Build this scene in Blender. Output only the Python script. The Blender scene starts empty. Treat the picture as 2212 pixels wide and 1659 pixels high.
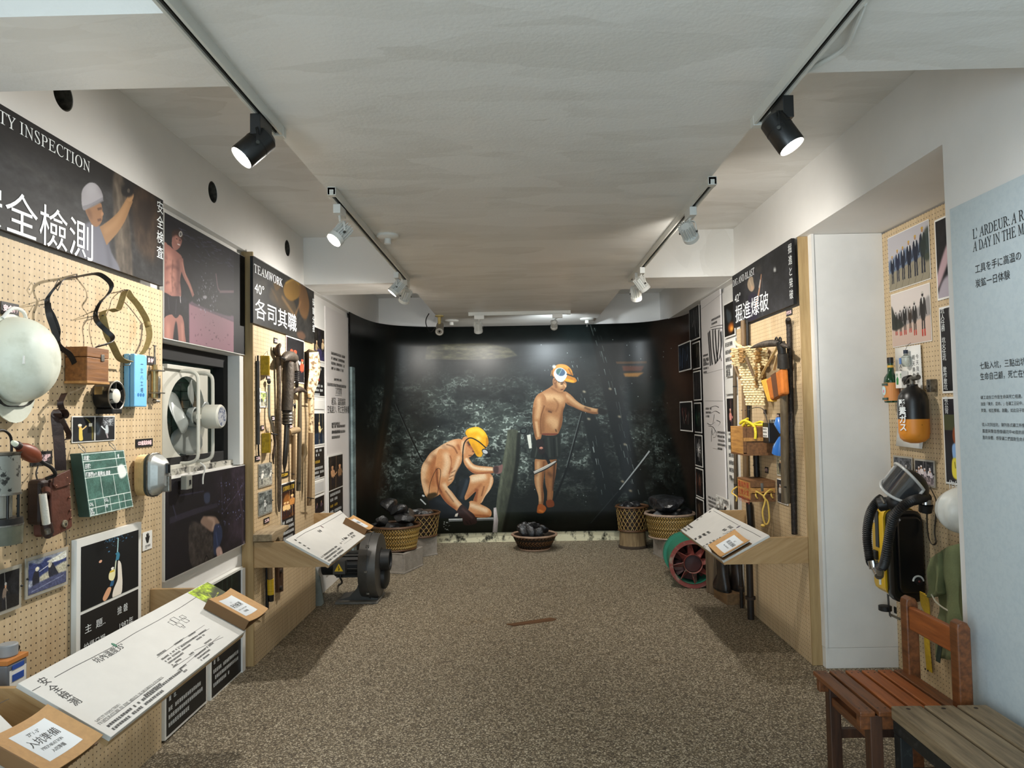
# A small mining museum gallery: two pegboard walls of tools, a curved mural at the end, track lights.
import bpy, bmesh, math, random
import numpy as np
from mathutils import Vector, Matrix, Euler
SC = bpy.context.scene
COL = SC.collection
PI = math.pi
V = Vector
random.seed(7)

# ------------------------------------------------------------------ camera
F, CX, CY = 1534.0, 1106.0, 829.5              # focal length and centre for a 2212 x 1659 frame
CAMZ, RHO = 1.49, 0.018
cr, sr = math.cos(RHO), math.sin(RHO)
va, vb = cr*19.0 - sr*62.5, -sr*19.0 - cr*62.5
PITCH = math.atan(-vb/F); YAW = math.atan(va*math.cos(PITCH)/F)
R0 = V((math.cos(YAW), math.sin(YAW), 0)); F0 = V((-math.sin(YAW), math.cos(YAW), 0)); ZZ = V((0, 0, 1))
FW = F0*math.cos(PITCH) + ZZ*math.sin(PITCH); U0 = ZZ*math.cos(PITCH) - F0*math.sin(PITCH)
RT = R0*cr - U0*sr; UP = U0*cr + R0*sr
CAMP = V((0, 0, CAMZ))
cam = bpy.data.cameras.new('camera'); cam.sensor_fit = 'HORIZONTAL'; cam.sensor_width = 36.0
cam.lens = F/2212*36.0; cam.clip_start = 0.05
camo = bpy.data.objects.new('camera', cam); COL.objects.link(camo); SC.camera = camo
camo.matrix_world = Matrix(((RT.x, UP.x, -FW.x, 0), (RT.y, UP.y, -FW.y, 0), (RT.z, UP.z, -FW.z, CAMZ), (0, 0, 0, 1)))

# measuring: where a sight line of the photograph meets a wall, the floor or a cross plane
def ray(px, py): return RT*((px-CX)/F) + UP*((CY-py)/F) + FW
def onX(px, py, X): d = ray(px, py); return CAMP + d*(X/d.x)
def onY(px, py, Y): d = ray(px, py); return CAMP + d*(Y/d.y)
def onZ(px, py, Z): d = ray(px, py); return CAMP + d*((Z-CAMZ)/d.z)

# ------------------------------------------------------------------ world, view, lamps
SC.view_settings.view_transform = 'Standard'; SC.view_settings.look = 'None'
SC.view_settings.gamma = 1.0; SC.view_settings.use_curve_mapping = False
SC.view_settings.exposure = 1.0
SC.cycles.use_denoising = True
SC.cycles.max_bounces = 8; SC.cycles.diffuse_bounces = 5; SC.cycles.sample_clamp_indirect = 4.0
wd = bpy.data.worlds.new('daylight'); SC.world = wd; wd.use_nodes = True
wd.node_tree.nodes['Background'].inputs[0].default_value = (0.62, 0.80, 0.92, 1)
wd.node_tree.nodes['Background'].inputs[1].default_value = 1.6
def area(name, loc, rot, sx, sy, watt, colr):
    l = bpy.data.lights.new(name, 'AREA'); l.shape = 'RECTANGLE'; l.size = sx; l.size_y = sy; l.energy = watt; l.color = colr
    o = bpy.data.objects.new(name, l); o.location = loc; o.rotation_euler = rot; COL.objects.link(o); return o
# daylight through the open entrance behind the camera
area('entrance_daylight', (0.3, -2.6, 1.5), (PI/2, 0, PI), 2.6, 2.2, 60, (0.80, 0.93, 1.0))
area('side_fill_light', (-1.6, -0.9, 1.15), (PI/2, 0, -PI/2+0.5), 1.3, 2.0, 46, (0.74, 0.89, 1.0))  # cool area light added to brighten the right wall; no door is there
SPOTS = []
def spot(name, p, target, watt, deg=50, blend=0.6, colr=(1, 0.94, 0.83), r=0.03):
    l = bpy.data.lights.new(name, 'SPOT'); l.energy = watt; l.spot_size = math.radians(deg); l.spot_blend = blend
    l.color = colr; l.shadow_soft_size = r
    o = bpy.data.objects.new(name, l); o.location = p
    o.rotation_euler = (V(target)-V(p)).to_track_quat('-Z', 'Y').to_euler(); COL.objects.link(o); return o

# ------------------------------------------------------------------ materials
MT = {}
def srgb(c):
    if isinstance(c, str): c = [int(c[i:i+2], 16)/255 for i in (0, 2, 4)]
    return tuple((x/12.92 if x <= 0.04045 else ((x+0.055)/1.055)**2.4) for x in c)
def nd(nt, t, **kw):
    n = nt.nodes.new(t)
    for k, v in kw.items():
        if k[0] == '_': setattr(n, k[1:], v)
        else:
            key = k.replace('9', ' ')
            n.inputs[int(k[1:]) if k[0] == 'i' and k[1:].isdigit() else key].default_value = v
    return n
def mat(name, c, rough=0.6, metal=0.0, var=0.0, scale=20.0, c2=None, thr=(0.4, 0.65), bump=0.0, bscale=None, stretch=None, emit=None, trans=0.0, alpha=1.0, coat=0.0, spec=None):
    """plain procedural material: base colour, optional second colour laid over it by noise, optional noise bump"""
    if name in MT: return MT[name]
    m = bpy.data.materials.new(name); m.use_nodes = True; nt = m.node_tree; b = nt.nodes['Principled BSDF']
    col = srgb(c); b.inputs['Base Color'].default_value = (*col, 1)
    b.inputs['Roughness'].default_value = rough; b.inputs['Metallic'].default_value = metal
    if spec is not None: b.inputs['Specular IOR Level'].default_value = spec
    if trans: b.inputs['Transmission Weight'].default_value = trans
    if coat: b.inputs['Coat Weight'].default_value = coat
    if alpha < 1: b.inputs['Alpha'].default_value = alpha
    if emit: b.inputs['Emission Color'].default_value = (*srgb(emit[0]), 1); b.inputs['Emission Strength'].default_value = emit[1]
    if var or c2 or bump:
        tc = nd(nt, 'ShaderNodeTexCoord'); vec = tc.outputs['Object']
        if stretch:
            mp = nd(nt, 'ShaderNodeMapping'); mp.inputs['Scale'].default_value = stretch; nt.links.new(vec, mp.inputs[0]); vec = mp.outputs[0]
        n = nd(nt, 'ShaderNodeTexNoise', Scale=scale, Detail=6.0, Roughness=0.62); nt.links.new(vec, n.inputs['Vector'])
        if var or c2:
            rp = nd(nt, 'ShaderNodeValToRGB'); e = rp.color_ramp.elements
            if c2 is None:
                e[0].position = 0.3; e[1].position = 0.72
                e[0].color = (*[x*(1-var) for x in col], 1); e[1].color = (*[min(1, x*(1+var)) for x in col], 1)
            else:
                e[0].position, e[1].position = thr; e[0].color = (*col, 1); e[1].color = (*srgb(c2), 1)
            nt.links.new(n.outputs['Fac'], rp.inputs[0]); nt.links.new(rp.outputs[0], b.inputs['Base Color'])
        if bump:
            bn = n
            if bscale:
                bn = nd(nt, 'ShaderNodeTexNoise', Scale=bscale, Detail=5.0); nt.links.new(vec, bn.inputs['Vector'])
            bp = nd(nt, 'ShaderNodeBump', Strength=bump, Distance=0.01); nt.links.new(bn.outputs['Fac'], bp.inputs['Height']); nt.links.new(bp.outputs[0], b.inputs['Normal'])
    MT[name] = m; return m

def wood(name, c, c2, axis=0, scale=9.0, rough=0.55, fine=1.0, bump=0.15):
    st = [scale*6, scale*6, scale*6]; st[axis] = scale*0.5
    return mat(name, c, rough, scale=fine, c2=c2, thr=(0.35, 0.7), stretch=tuple(st), bump=bump)

def pegmat():
    if 'pegboard' in MT: return MT['pegboard']
    m = bpy.data.materials.new('pegboard'); m.use_nodes = True; nt = m.node_tree; b = nt.nodes['Principled BSDF']; b.inputs['Roughness'].default_value = 0.62
    tc = nd(nt, 'ShaderNodeTexCoord'); sx = nd(nt, 'ShaderNodeSeparateXYZ'); nt.links.new(tc.outputs['Object'], sx.inputs[0])
    outs = []
    for k in ('X', 'Z'):
        a = nd(nt, 'ShaderNodeMath', _operation='DIVIDE', i1=0.025); nt.links.new(sx.outputs[k], a.inputs[0])
        f = nd(nt, 'ShaderNodeMath', _operation='FRACT'); nt.links.new(a.outputs[0], f.inputs[0])
        s = nd(nt, 'ShaderNodeMath', _operation='SUBTRACT', i1=0.5); nt.links.new(f.outputs[0], s.inputs[0])
        q = nd(nt, 'ShaderNodeMath', _operation='POWER', i1=2.0); nt.links.new(s.outputs[0], q.inputs[0]); outs.append(q)
    ad = nd(nt, 'ShaderNodeMath', _operation='ADD'); nt.links.new(outs[0].outputs[0], ad.inputs[0]); nt.links.new(outs[1].outputs[0], ad.inputs[1])
    lt = nd(nt, 'ShaderNodeMath', _operation='LESS_THAN', i1=0.0135); nt.links.new(ad.outputs[0], lt.inputs[0])
    mp = nd(nt, 'ShaderNodeMapping'); mp.inputs['Scale'].default_value = (30, 30, 2.5); nt.links.new(tc.outputs['Object'], mp.inputs[0])
    n = nd(nt, 'ShaderNodeTexNoise', Scale=1.6, Detail=5.0); nt.links.new(mp.outputs[0], n.inputs['Vector'])
    rp = nd(nt, 'ShaderNodeValToRGB'); e = rp.color_ramp.elements; e[0].position = 0.3; e[1].position = 0.75
    e[0].color = (*srgb('cbb592'), 1); e[1].color = (*srgb('b59c77'), 1); nt.links.new(n.outputs['Fac'], rp.inputs[0])
    n2 = nd(nt, 'ShaderNodeTexNoise', Scale=2.3, Detail=3.0); nt.links.new(tc.outputs['Object'], n2.inputs['Vector'])
    r2 = nd(nt, 'ShaderNodeValToRGB'); e = r2.color_ramp.elements; e[0].position = 0.55; e[1].position = 0.8; e[0].color = (1, 1, 1, 1); e[1].color = (.72, .6, .45, 1); nt.links.new(n2.outputs['Fac'], r2.inputs[0])
    mu = nd(nt, 'ShaderNodeMix', _data_type='RGBA', _blend_type='MULTIPLY'); mu.inputs[0].default_value = 0.6
    nt.links.new(rp.outputs[0], mu.inputs[6]); nt.links.new(r2.outputs[0], mu.inputs[7])
    mx = nd(nt, 'ShaderNodeMix', _data_type='RGBA'); mx.inputs[7].default_value = (*srgb('2a2018'), 1)
    nt.links.new(lt.outputs[0], mx.inputs[0]); nt.links.new(mu.outputs[2], mx.inputs[6]); nt.links.new(mx.outputs[2], b.inputs['Base Color'])
    MT['pegboard'] = m; return m

def imgmat(name, arr, rough=0.4, coat=0.0):
    """a printed sheet: pixels painted below in this script, laid on by the mesh's own UVs"""
    h, w = arr.shape[:2]
    im = bpy.data.images.new(name, w, h, alpha=False)
    px = np.ones((h, w, 4), np.float32); px[..., :3] = np.clip(arr[::-1], 0, 1)
    im.pixels.foreach_set(px.ravel()); im.update(); im.pack()
    m = bpy.data.materials.new(name); m.use_nodes = True; nt = m.node_tree; b = nt.nodes['Principled BSDF']
    t = nd(nt, 'ShaderNodeTexImage', _image=im, _extension='EXTEND'); nt.links.new(t.outputs[0], b.inputs['Base Color'])
    b.inputs['Roughness'].default_value = rough; b.inputs['Coat Weight'].default_value = coat; b.inputs['Specular IOR Level'].default_value = 0.28
    return m

# ------------------------------------------------------------------ mesh building
class MB:
    def __init__(s): s.v = []; s.f = []; s.uv = {}
    def add(s, vs, fs, M=None):
        o = len(s.v)
        s.v += [tuple(M @ V(p)) if M else tuple(p) for p in vs]
        s.f += [tuple(i+o for i in f) for f in fs]; return s
    def box(s, a, b, M=None):
        x0, y0, z0 = a; x1, y1, z1 = b
        return s.add([(x0, y0, z0), (x1, y0, z0), (x1, y1, z0), (x0, y1, z0), (x0, y0, z1), (x1, y0, z1), (x1, y1, z1), (x0, y1, z1)],
                     [(0, 3, 2, 1), (4, 5, 6, 7), (0, 1, 5, 4), (1, 2, 6, 5), (2, 3, 7, 6), (3, 0, 4, 7)], M)
    def bar(s, p0, p1, w, t, up=(0, 0, 1)):
        p0 = V(p0); p1 = V(p1); d = (p1-p0); L = d.length; d.normalize(); u = V(up)
        if abs(d.dot(u)) > 0.95: u = V((0, 1, 0))
        x = d.cross(u).normalized(); y = x.cross(d)
        M = Matrix(((x.x, d.x, y.x, p0.x), (x.y, d.y, y.y, p0.y), (x.z, d.z, y.z, p0.z), (0, 0, 0, 1)))
        return s.box((-w/2, 0, -t/2), (w/2, L, t/2), M)
    def tube(s, pts, r, n=8, closed=False, caps=True):
        P = [V(p) for p in pts]; m = len(P); rr = r if isinstance(r, (list, tuple)) else [r]*m
        rings = []; prev = None
        for i in range(m):
            if closed: t = P[(i+1) % m]-P[i-1]
            else: t = P[min(i+1, m-1)]-P[max(i-1, 0)]
            t.normalize()
            if prev is None:
                a = V((0, 0, 1)) if abs(t.z) < 0.9 else V((1, 0, 0)); x = t.cross(a).normalized()
            else:
                x = prev - t*prev.dot(t)
                x = x.normalized() if x.length > 1e-6 else t.cross(V((0.3, 0.5, 0.8))).normalized()
            prev = x; y = t.cross(x)
            rings.append([P[i] + (x*math.cos(2*PI*k/n) + y*math.sin(2*PI*k/n))*rr[i] for k in range(n)])
        vs = [p for q in rings for p in q]; fs = []
        for i in range(m if closed else m-1):
            j = (i+1) % m
            for k in range(n): fs.append((i*n+k, i*n+(k+1) % n, j*n+(k+1) % n, j*n+k))
        if caps and not closed: fs += [tuple(range(n))[::-1], tuple((m-1)*n+k for k in range(n))]
        return s.add(vs, fs)
    def cyl(s, p0, p1, r0, r1=None, n=16): return s.tube([p0, p1], [r0, r0 if r1 is None else r1], n)
    def lathe(s, prof, M=None, n=24, caps=True):
        vs = []; fs = []; m = len(prof)
        for r, z in prof: vs += [(r*math.cos(2*PI*k/n), r*math.sin(2*PI*k/n), z) for k in range(n)]
        for i in range(m-1):
            for k in range(n): fs.append((i*n+k, i*n+(k+1) % n, (i+1)*n+(k+1) % n, (i+1)*n+k))
        if caps: fs += [tuple(range(n))[::-1], tuple((m-1)*n+k for k in range(n))]
        return s.add(vs, fs, M)
    def prism(s, poly, d0, d1, M=None, axis='y'):
        """closed outline (x, z) pushed from depth d0 to d1 along y (or outline (x, y) along z)"""
        n = len(poly); mk = (lambda p, d: (p[0], d, p[1])) if axis == 'y' else ((lambda p, d: (p[0], p[1], d)) if axis == 'z' else (lambda p, d: (d, p[0], p[1])))
        vs = [mk(p, d0) for p in poly] + [mk(p, d1) for p in poly]
        fs = [tuple(range(n)), tuple(range(2*n-1, n-1, -1))] + [(i, (i+1) % n, n+(i+1) % n, n+i) for i in range(n)]
        return s.add(vs, fs, M)
    def ribbon(s, pts, wdir, w, t=0.003):
        """flat strap along pts; wdir = direction of its width (one vector or one per point)"""
        P = [V(p) for p in pts]; m = len(P); wd_ = [V(x) for x in wdir] if isinstance(wdir, list) else [V(wdir)]*m
        vs = []; fs = []
        for i in range(m):
            tg = (P[min(i+1, m-1)]-P[max(i-1, 0)]).normalized(); a = wd_[i].normalized()*w/2; nn = tg.cross(a)
            nn = nn.normalized()*t/2 if nn.length > 1e-8 else V((0, t/2, 0))
            vs += [P[i]-a-nn, P[i]+a-nn, P[i]+a+nn, P[i]-a+nn]
        for i in range(m-1):
            for k in range(4): fs.append((i*4+k, i*4+(k+1) % 4, i*4+4+(k+1) % 4, i*4+4+k))
        fs += [(3, 2, 1, 0), tuple((m-1)*4+k for k in range(4))]
        return s.add(vs, fs)
    def ell(s, c, r, n=16, m=10, z0=-1.0, z1=1.0, M=None, warp=None):
        """ellipsoid (or the slice of it between heights z0 and z1 of -1..1)"""
        vs = []; fs = []; t0 = math.asin(z0); t1 = math.asin(z1)
        for i in range(m+1):
            t = t0+(t1-t0)*i/m
            for k in range(n):
                p = V((math.cos(t)*math.cos(2*PI*k/n), math.cos(t)*math.sin(2*PI*k/n), math.sin(t)))
                if warp: p = warp(p)
                vs.append((c[0]+r[0]*p[0], c[1]+r[1]*p[1], c[2]+r[2]*p[2]))
        for i in range(m):
            for k in range(n): fs.append((i*n+k, i*n+(k+1) % n, (i+1)*n+(k+1) % n, (i+1)*n+k))
        fs += [tuple(range(n))[::-1], tuple(m*n+k for k in range(n))]
        return s.add(vs, fs, M)
    def quaduv(s, a, b, c, d):
        """front face with print coordinates: a lower left, b lower right, c upper right, d upper left"""
        o = len(s.v); s.v += [tuple(a), tuple(b), tuple(c), tuple(d)]; s.uv[len(s.f)] = [(0, 0), (1, 0), (1, 1), (0, 1)]
        s.f.append((o, o+1, o+2, o+3)); return s
    def obj(s, name, m, parent=None, bevel=0.0, smooth=0, sub=0, fix=True):
        me = bpy.data.meshes.new(name); me.from_pydata(s.v, [], s.f)
        if s.uv:
            L = me.uv_layers.new(name='print'); fi = 0
            for p in me.polygons:
                if p.index in s.uv:
                    for li, uv in zip(p.loop_indices, s.uv[p.index]): L.data[li].uv = uv
        if fix:
            bm = bmesh.new(); bm.from_mesh(me); bmesh.ops.remove_doubles(bm, verts=bm.verts, dist=1e-6)
            bmesh.ops.recalc_face_normals(bm, faces=bm.faces); bm.to_mesh(me); bm.free()
        if smooth:
            me.polygons.foreach_set('use_smooth', [True]*len(me.polygons)); me.set_sharp_from_angle(angle=math.radians(smooth if smooth > 1 else 40))
        me.materials.append(m)
        o = bpy.data.objects.new(name, me); COL.objects.link(o)
        if parent: o.parent = parent
        if bevel:
            b = o.modifiers.new('edge', 'BEVEL'); b.width = bevel; b.segments = 2; b.limit_method = 'ANGLE'; b.angle_limit = math.radians(40)
        if sub:
            q = o.modifiers.new('soft', 'SUBSURF'); q.levels = sub; q.render_levels = sub
        return o

def tag(o, label=None, cat=None, group=None, kind=None):
    if label: o['label'] = label
    if cat: o['category'] = cat
    if group: o['group'] = group
    if kind: o['kind'] = kind
    return o
def thing(name, label, cat, loc=(0, 0, 0), rot=0.0, group=None):
    o = bpy.data.objects.new(name, None); COL.objects.link(o); o.empty_display_size = 0.05
    o.location = loc; o.rotation_euler = (0, 0, rot) if isinstance(rot, (int, float)) else rot
    return tag(o, label, cat, group)
def struct(name, mb, m, parent=None, bevel=0.0, label=None, **k):
    o = mb.obj(name, m, parent, bevel, **k)
    if parent is None: o['kind'] = 'structure'
    if label: o['label'] = label
    return o
def at(o, loc, rot=0.0):
    o.location = loc; o.rotation_euler = (0, 0, rot) if isinstance(rot, (int, float)) else rot; return o
def copy_tree(o, parent=None):
    c = o.copy(); COL.objects.link(c); c.parent = parent
    for ch in [x for x in bpy.data.objects if x.parent == o]: copy_tree(ch, c)
    return c
def spl(pts, n=6, closed=False):
    """smooth curve through points (any dimension)"""
    P = [np.array(p, float) for p in pts]; m = len(P); out = []
    for i in range(m if closed else m-1):
        g = (lambda k: P[k % m]) if closed else (lambda k: P[min(max(k, 0), m-1)])
        a, b, c, d = g(i-1), g(i), g(i+1), g(i+2)
        for j in range(n):
            t = j/n; out.append(tuple(0.5*((2*b)+(c-a)*t+(2*a-5*b+4*c-d)*t*t+(3*b-a-3*c+d)*t**3)))
    if not closed: out.append(tuple(P[-1]))
    return out
XW = 1.66                                       # the two long walls stand at x = -1.66 and +1.66
class WF:
    """front view frame of a wall thing: x to the viewer's right, z up, y into the wall"""
    def __init__(s, side, px, py, X=None):
        s.side = side; s.X = X if X is not None else (-XW if side == 'L' else XW)
        s.o = onX(px, py, s.X); s.rot = PI/2 if side == 'L' else -PI/2
    def __call__(s, px, py, d=0.0):
        w = onX(px, py, s.X+d if s.side == 'L' else s.X-d) - s.o
        return V((w.y, -d, w.z)) if s.side == 'L' else V((-w.y, -d, w.z))
    def xz(s, px, py, d=0.0): p = s(px, py, d); return (p.x, p.z)
    def thing(s, name, label, cat, group=None): return thing(name, label, cat, s.o, s.rot, group)

# ------------------------------------------------------------------ lettering: text curves turned to thin meshes at the end
TEXTS = []
SERIF = {}
for i in range(26):
    SERIF[chr(65+i)] = chr(0x1D434+i); SERIF[chr(97+i)] = chr(0x1D44E+i) if i != 7 else chr(0x210E)
def text(s, size, m, parent, loc=(0, 0, 0), rot=(PI/2, 0, 0), align='LEFT', serif=False, sx=1.0, ls=1.0, vert=False, name='lettering', bold=0.0, width=None, lines=1.0):
    c = bpy.data.curves.new(name, 'FONT')
    if serif: s = ''.join(SERIF.get(ch, ch) for ch in s); c.shear = -0.28
    c.body = '\n'.join(s) if vert else s
    c.size = size; c.align_x = align; c.align_y = 'TOP' if vert else 'BOTTOM_BASELINE'; c.space_character = ls; c.space_line = lines
    c.resolution_u = 2 if size < 0.06 else 4; c.offset = bold
    o = bpy.data.objects.new(name, c); COL.objects.link(o); o.parent = parent; o.location = loc; o.rotation_euler = rot; o.scale = (sx, 1, 1)
    TEXTS.append((o, m, width)); return o
def finish_texts():
    bpy.context.view_layer.update(); dg = bpy.context.evaluated_depsgraph_get()
    for o, m, width in TEXTS:
        me = bpy.data.meshes.new_from_object(o.evaluated_get(dg)); me.materials.clear(); me.materials.append(m)
        n = bpy.data.objects.new(o.name.split('.')[0], me); COL.objects.link(n); n.parent = o.parent; n.location = o.location; n.rotation_euler = o.rotation_euler
        sx = o.scale.x
        if width and o.dimensions.x > 0:
            xs = [v.co.x for v in me.vertices]; sx = width/max(1e-6, max(xs)-min(xs))
        n.scale = (sx, 1, 1)
    for o, m, w in TEXTS: bpy.data.objects.remove(o)
# ------------------------------------------------------------------ the room
white = mat('white_wall_paint', 'e4e2de', 0.55, var=0.04, scale=2.5, bump=0.04, bscale=160)
white2 = mat('white_door_paint', 'dddcd8', 0.4, var=0.05, scale=4, bump=0.03, bscale=60)
def ceilmat():
    m = bpy.data.materials.new('brushed_ceiling_paint'); m.use_nodes = True; nt = m.node_tree; b = nt.nodes['Principled BSDF']
    tc = nd(nt, 'ShaderNodeTexCoord'); mp = nd(nt, 'ShaderNodeMapping'); mp.inputs['Scale'].default_value = (1.3, 4.2, 1); nt.links.new(tc.outputs['Object'], mp.inputs[0])
    v = nd(nt, 'ShaderNodeTexVoronoi', Scale=1.7, Randomness=1.0); v.inputs['Detail'].default_value = 1.5
    w = nd(nt, 'ShaderNodeTexNoise', Scale=2.0, Detail=4.0); nt.links.new(mp.outputs[0], w.inputs['Vector'])
    ad = nd(nt, 'ShaderNodeVectorMath', _operation='MULTIPLY_ADD'); ad.inputs[1].default_value = (.35, .35, 0); nt.links.new(w.outputs['Color'], ad.inputs[0]); nt.links.new(mp.outputs[0], ad.inputs[2])
    nt.links.new(ad.outputs[0], v.inputs['Vector'])
    rp = nd(nt, 'ShaderNodeValToRGB'); e = rp.color_ramp.elements; e[0].color = (*srgb('d5d2cb'), 1); e[1].color = (*srgb('e3e1dc'), 1)
    sp = nd(nt, 'ShaderNodeSeparateXYZ'); nt.links.new(v.outputs['Color'], sp.inputs[0]); nt.links.new(sp.outputs[0], rp.inputs[0]); nt.links.new(rp.outputs[0], b.inputs['Base Color'])
    mr = nd(nt, 'ShaderNodeMapRange'); mr.inputs['To Min'].default_value = .28; mr.inputs['To Max'].default_value = .5; nt.links.new(sp.outputs[1], mr.inputs[0]); nt.links.new(mr.outputs[0], b.inputs['Roughness'])
    n = nd(nt, 'ShaderNodeTexNoise', Scale=70.0, Detail=4.0); nt.links.new(tc.outputs['Object'], n.inputs['Vector'])
    bp = nd(nt, 'ShaderNodeBump', Strength=0.12, Distance=0.008); nt.links.new(n.outputs['Fac'], bp.inputs['Height']); nt.links.new(bp.outputs[0], b.inputs['Normal'])
    return m
ceilp = ceilmat()
def floormat():
    m = bpy.data.materials.new('washed_pebble_floor'); m.use_nodes = True; nt = m.node_tree; b = nt.nodes['Principled BSDF']
    tc = nd(nt, 'ShaderNodeTexCoord')
    v = nd(nt, 'ShaderNodeTexVoronoi', Scale=135.0); nt.links.new(tc.outputs['Object'], v.inputs['Vector'])
    sp = nd(nt, 'ShaderNodeSeparateXYZ'); nt.links.new(v.outputs['Color'], sp.inputs[0])
    rp = nd(nt, 'ShaderNodeValToRGB'); e = rp.color_ramp.elements; e[0].color = (*srgb('6a604f'), 1); e[1].color = (*srgb('e2d8c0'), 1); x = e.new(0.55); x.color = (*srgb('a3967c'), 1)
    nt.links.new(sp.outputs[0], rp.inputs[0])
    r3 = nd(nt, 'ShaderNodeValToRGB'); e = r3.color_ramp.elements; e[0].position = 0.25; e[1].position = 0.62; e[0].color = (1, 1, 1, 1); e[1].color = (.33, .3, .27, 1); nt.links.new(v.outputs['Distance'], r3.inputs[0])
    mg = nd(nt, 'ShaderNodeMix', _data_type='RGBA', _blend_type='MULTIPLY'); mg.inputs[0].default_value = 1; nt.links.new(rp.outputs[0], mg.inputs[6]); nt.links.new(r3.outputs[0], mg.inputs[7])
    n = nd(nt, 'ShaderNodeTexNoise', Scale=1.3, Detail=7.0, Roughness=0.7); nt.links.new(tc.outputs['Object'], n.inputs['Vector'])
    r2 = nd(nt, 'ShaderNodeValToRGB'); e = r2.color_ramp.elements; e[0].position = 0.62; e[1].position = 0.72; e[0].color = (1, 1, 1, 1); e[1].color = (.62, .47, .3, 1); nt.links.new(n.outputs['Fac'], r2.inputs[0])
    mx = nd(nt, 'ShaderNodeMix', _data_type='RGBA', _blend_type='MULTIPLY'); mx.inputs[0].default_value = 0.75; nt.links.new(mg.outputs[2], mx.inputs[6]); nt.links.new(r2.outputs[0], mx.inputs[7])
    nt.links.new(mx.outputs[2], b.inputs['Base Color']); b.inputs['Roughness'].default_value = 0.65
    bp = nd(nt, 'ShaderNodeBump', Strength=0.5, Distance=0.004, _invert=True); nt.links.new(v.outputs['Distance'], bp.inputs['Height']); nt.links.new(bp.outputs[0], b.inputs['Normal'])
    return m
struct('floor', MB().box((-1.9, -2.6, -0.1), (2.4, 8.5, 0)), floormat(), label='washed pebble floor with brown stains')
struct('ceiling', MB().box((-2.1, -2.6, 2.875), (2.4, 8.5, 2.97)), ceilp)
SB = 2.51
struct('trim_1', MB().box((-0.855, -2.6, SB), (0.855, 8.34, 2.875)), ceilp, label='broad dropped ceiling beam down the middle of the room')
k = 2
for y0, y1 in ((1.735, 2.135), (5.43, 5.92)):
    for x0, x1 in ((-1.66, -0.855), (0.855, 1.66)):
        struct('trim_%d' % k, MB().box((x0, y0, SB), (x1, y1, 2.875)), ceilp, label='white cross beam between side wall and middle beam'); k += 1

# left wall: upper band with three round sleeves, lower wall with a window
holes = []
for px, py in ((137, 205), (460, 415), (621, 536)):
    p = onX(px, py, -1.66); holes.append((p.y, p.z, 0.058))
def band_with_holes(y0, y1, z0, z1, hs, X, deep):
    mb = MB(); ys = [y0]+[(hs[i][0]+hs[i+1][0])/2 for i in range(len(hs)-1)]+[y1]; n = 32
    for i, (hy, hz, r) in enumerate(hs):
        a, b = ys[i], ys[i+1]; ring = []; out = []
        for j in range(n):
            t = 2*PI*j/n; c, s = math.cos(t), math.sin(t); ring.append((X, hy+r*c, hz+r*s))
            k_ = min(((b-hy)/c if c > 1e-9 else 1e9), ((a-hy)/c if c < -1e-9 else 1e9), ((z1-hz)/s if s > 1e-9 else 1e9), ((z0-hz)/s if s < -1e-9 else 1e9))
            out.append((X, hy+k_*c, hz+k_*s))
        mb.add(ring+out, [(j, (j+1) % n, n+(j+1) % n, n+j) for j in range(n)])
        for cy, cz in ((a, z0), (a, z1), (b, z0), (b, z1)):      # corner triangles
            ang = math.atan2(cz-hz, cy-hy) % (2*PI); j = int(ang/(2*PI/n))
            mb.add([out[j], (X, cy, cz), out[(j+1) % n]], [(0, 1, 2)])
        mb.add([(X, hy+r*math.cos(2*PI*j/n), hz+r*math.sin(2*PI*j/n)) for j in range(n)]+[(X+deep, hy+r*math.cos(2*PI*j/n), hz+r*math.sin(2*PI*j/n)) for j in range(n)],
               [(j, (j+1) % n, n+(j+1) % n, n+j) for j in range(n)])
    return mb
wl = band_with_holes(-2.6, 8.34, SB, 2.875, sorted(holes), -1.66, -0.2)
wl.box((-1.86, -2.6, SB-0.002), (-1.6601, 8.34, SB))
WY0, WY1, WZ0, WZ1 = 3.27, 4.245, 1.215, 1.86
wall_left = struct('wall_left', wl, white, fix=False)
for a, b in (((-1.9, -2.6, 0), (-1.70, WY0, SB-.003)), ((-1.9, WY1, 0), (-1.70, 8.34, SB-.003)), ((-1.9, WY0, 0), (-1.70, WY1, WZ0)), ((-1.9, WY0, WZ1), (-1.70, WY1, SB-.003))): struct('wall_left', MB().box(a, b), white)
dark = mat('black_void', '0a0a09', 0.9)
for hy, hz, r in holes:
    sl = MB().lathe([(r+0.001, 0), (r-0.004, 0), (r-0.004, 0.19)], Matrix.Translation((-1.662, hy, hz)) @ Matrix.Rotation(-PI/2, 4, 'Y'), 32, False)
    sl.lathe([(r, 0.19), (0.001, 0.19)], Matrix.Translation((-1.662, hy, hz)) @ Matrix.Rotation(-PI/2, 4, 'Y'), 32, False)
    s_ = sl.obj('pipe_sleeve', mat('dark_sleeve', '2e2c26', 0.8, c2='57534a', scale=30), wall_left, smooth=1)  # dark mottled lining and end disc inside each hole
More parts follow.
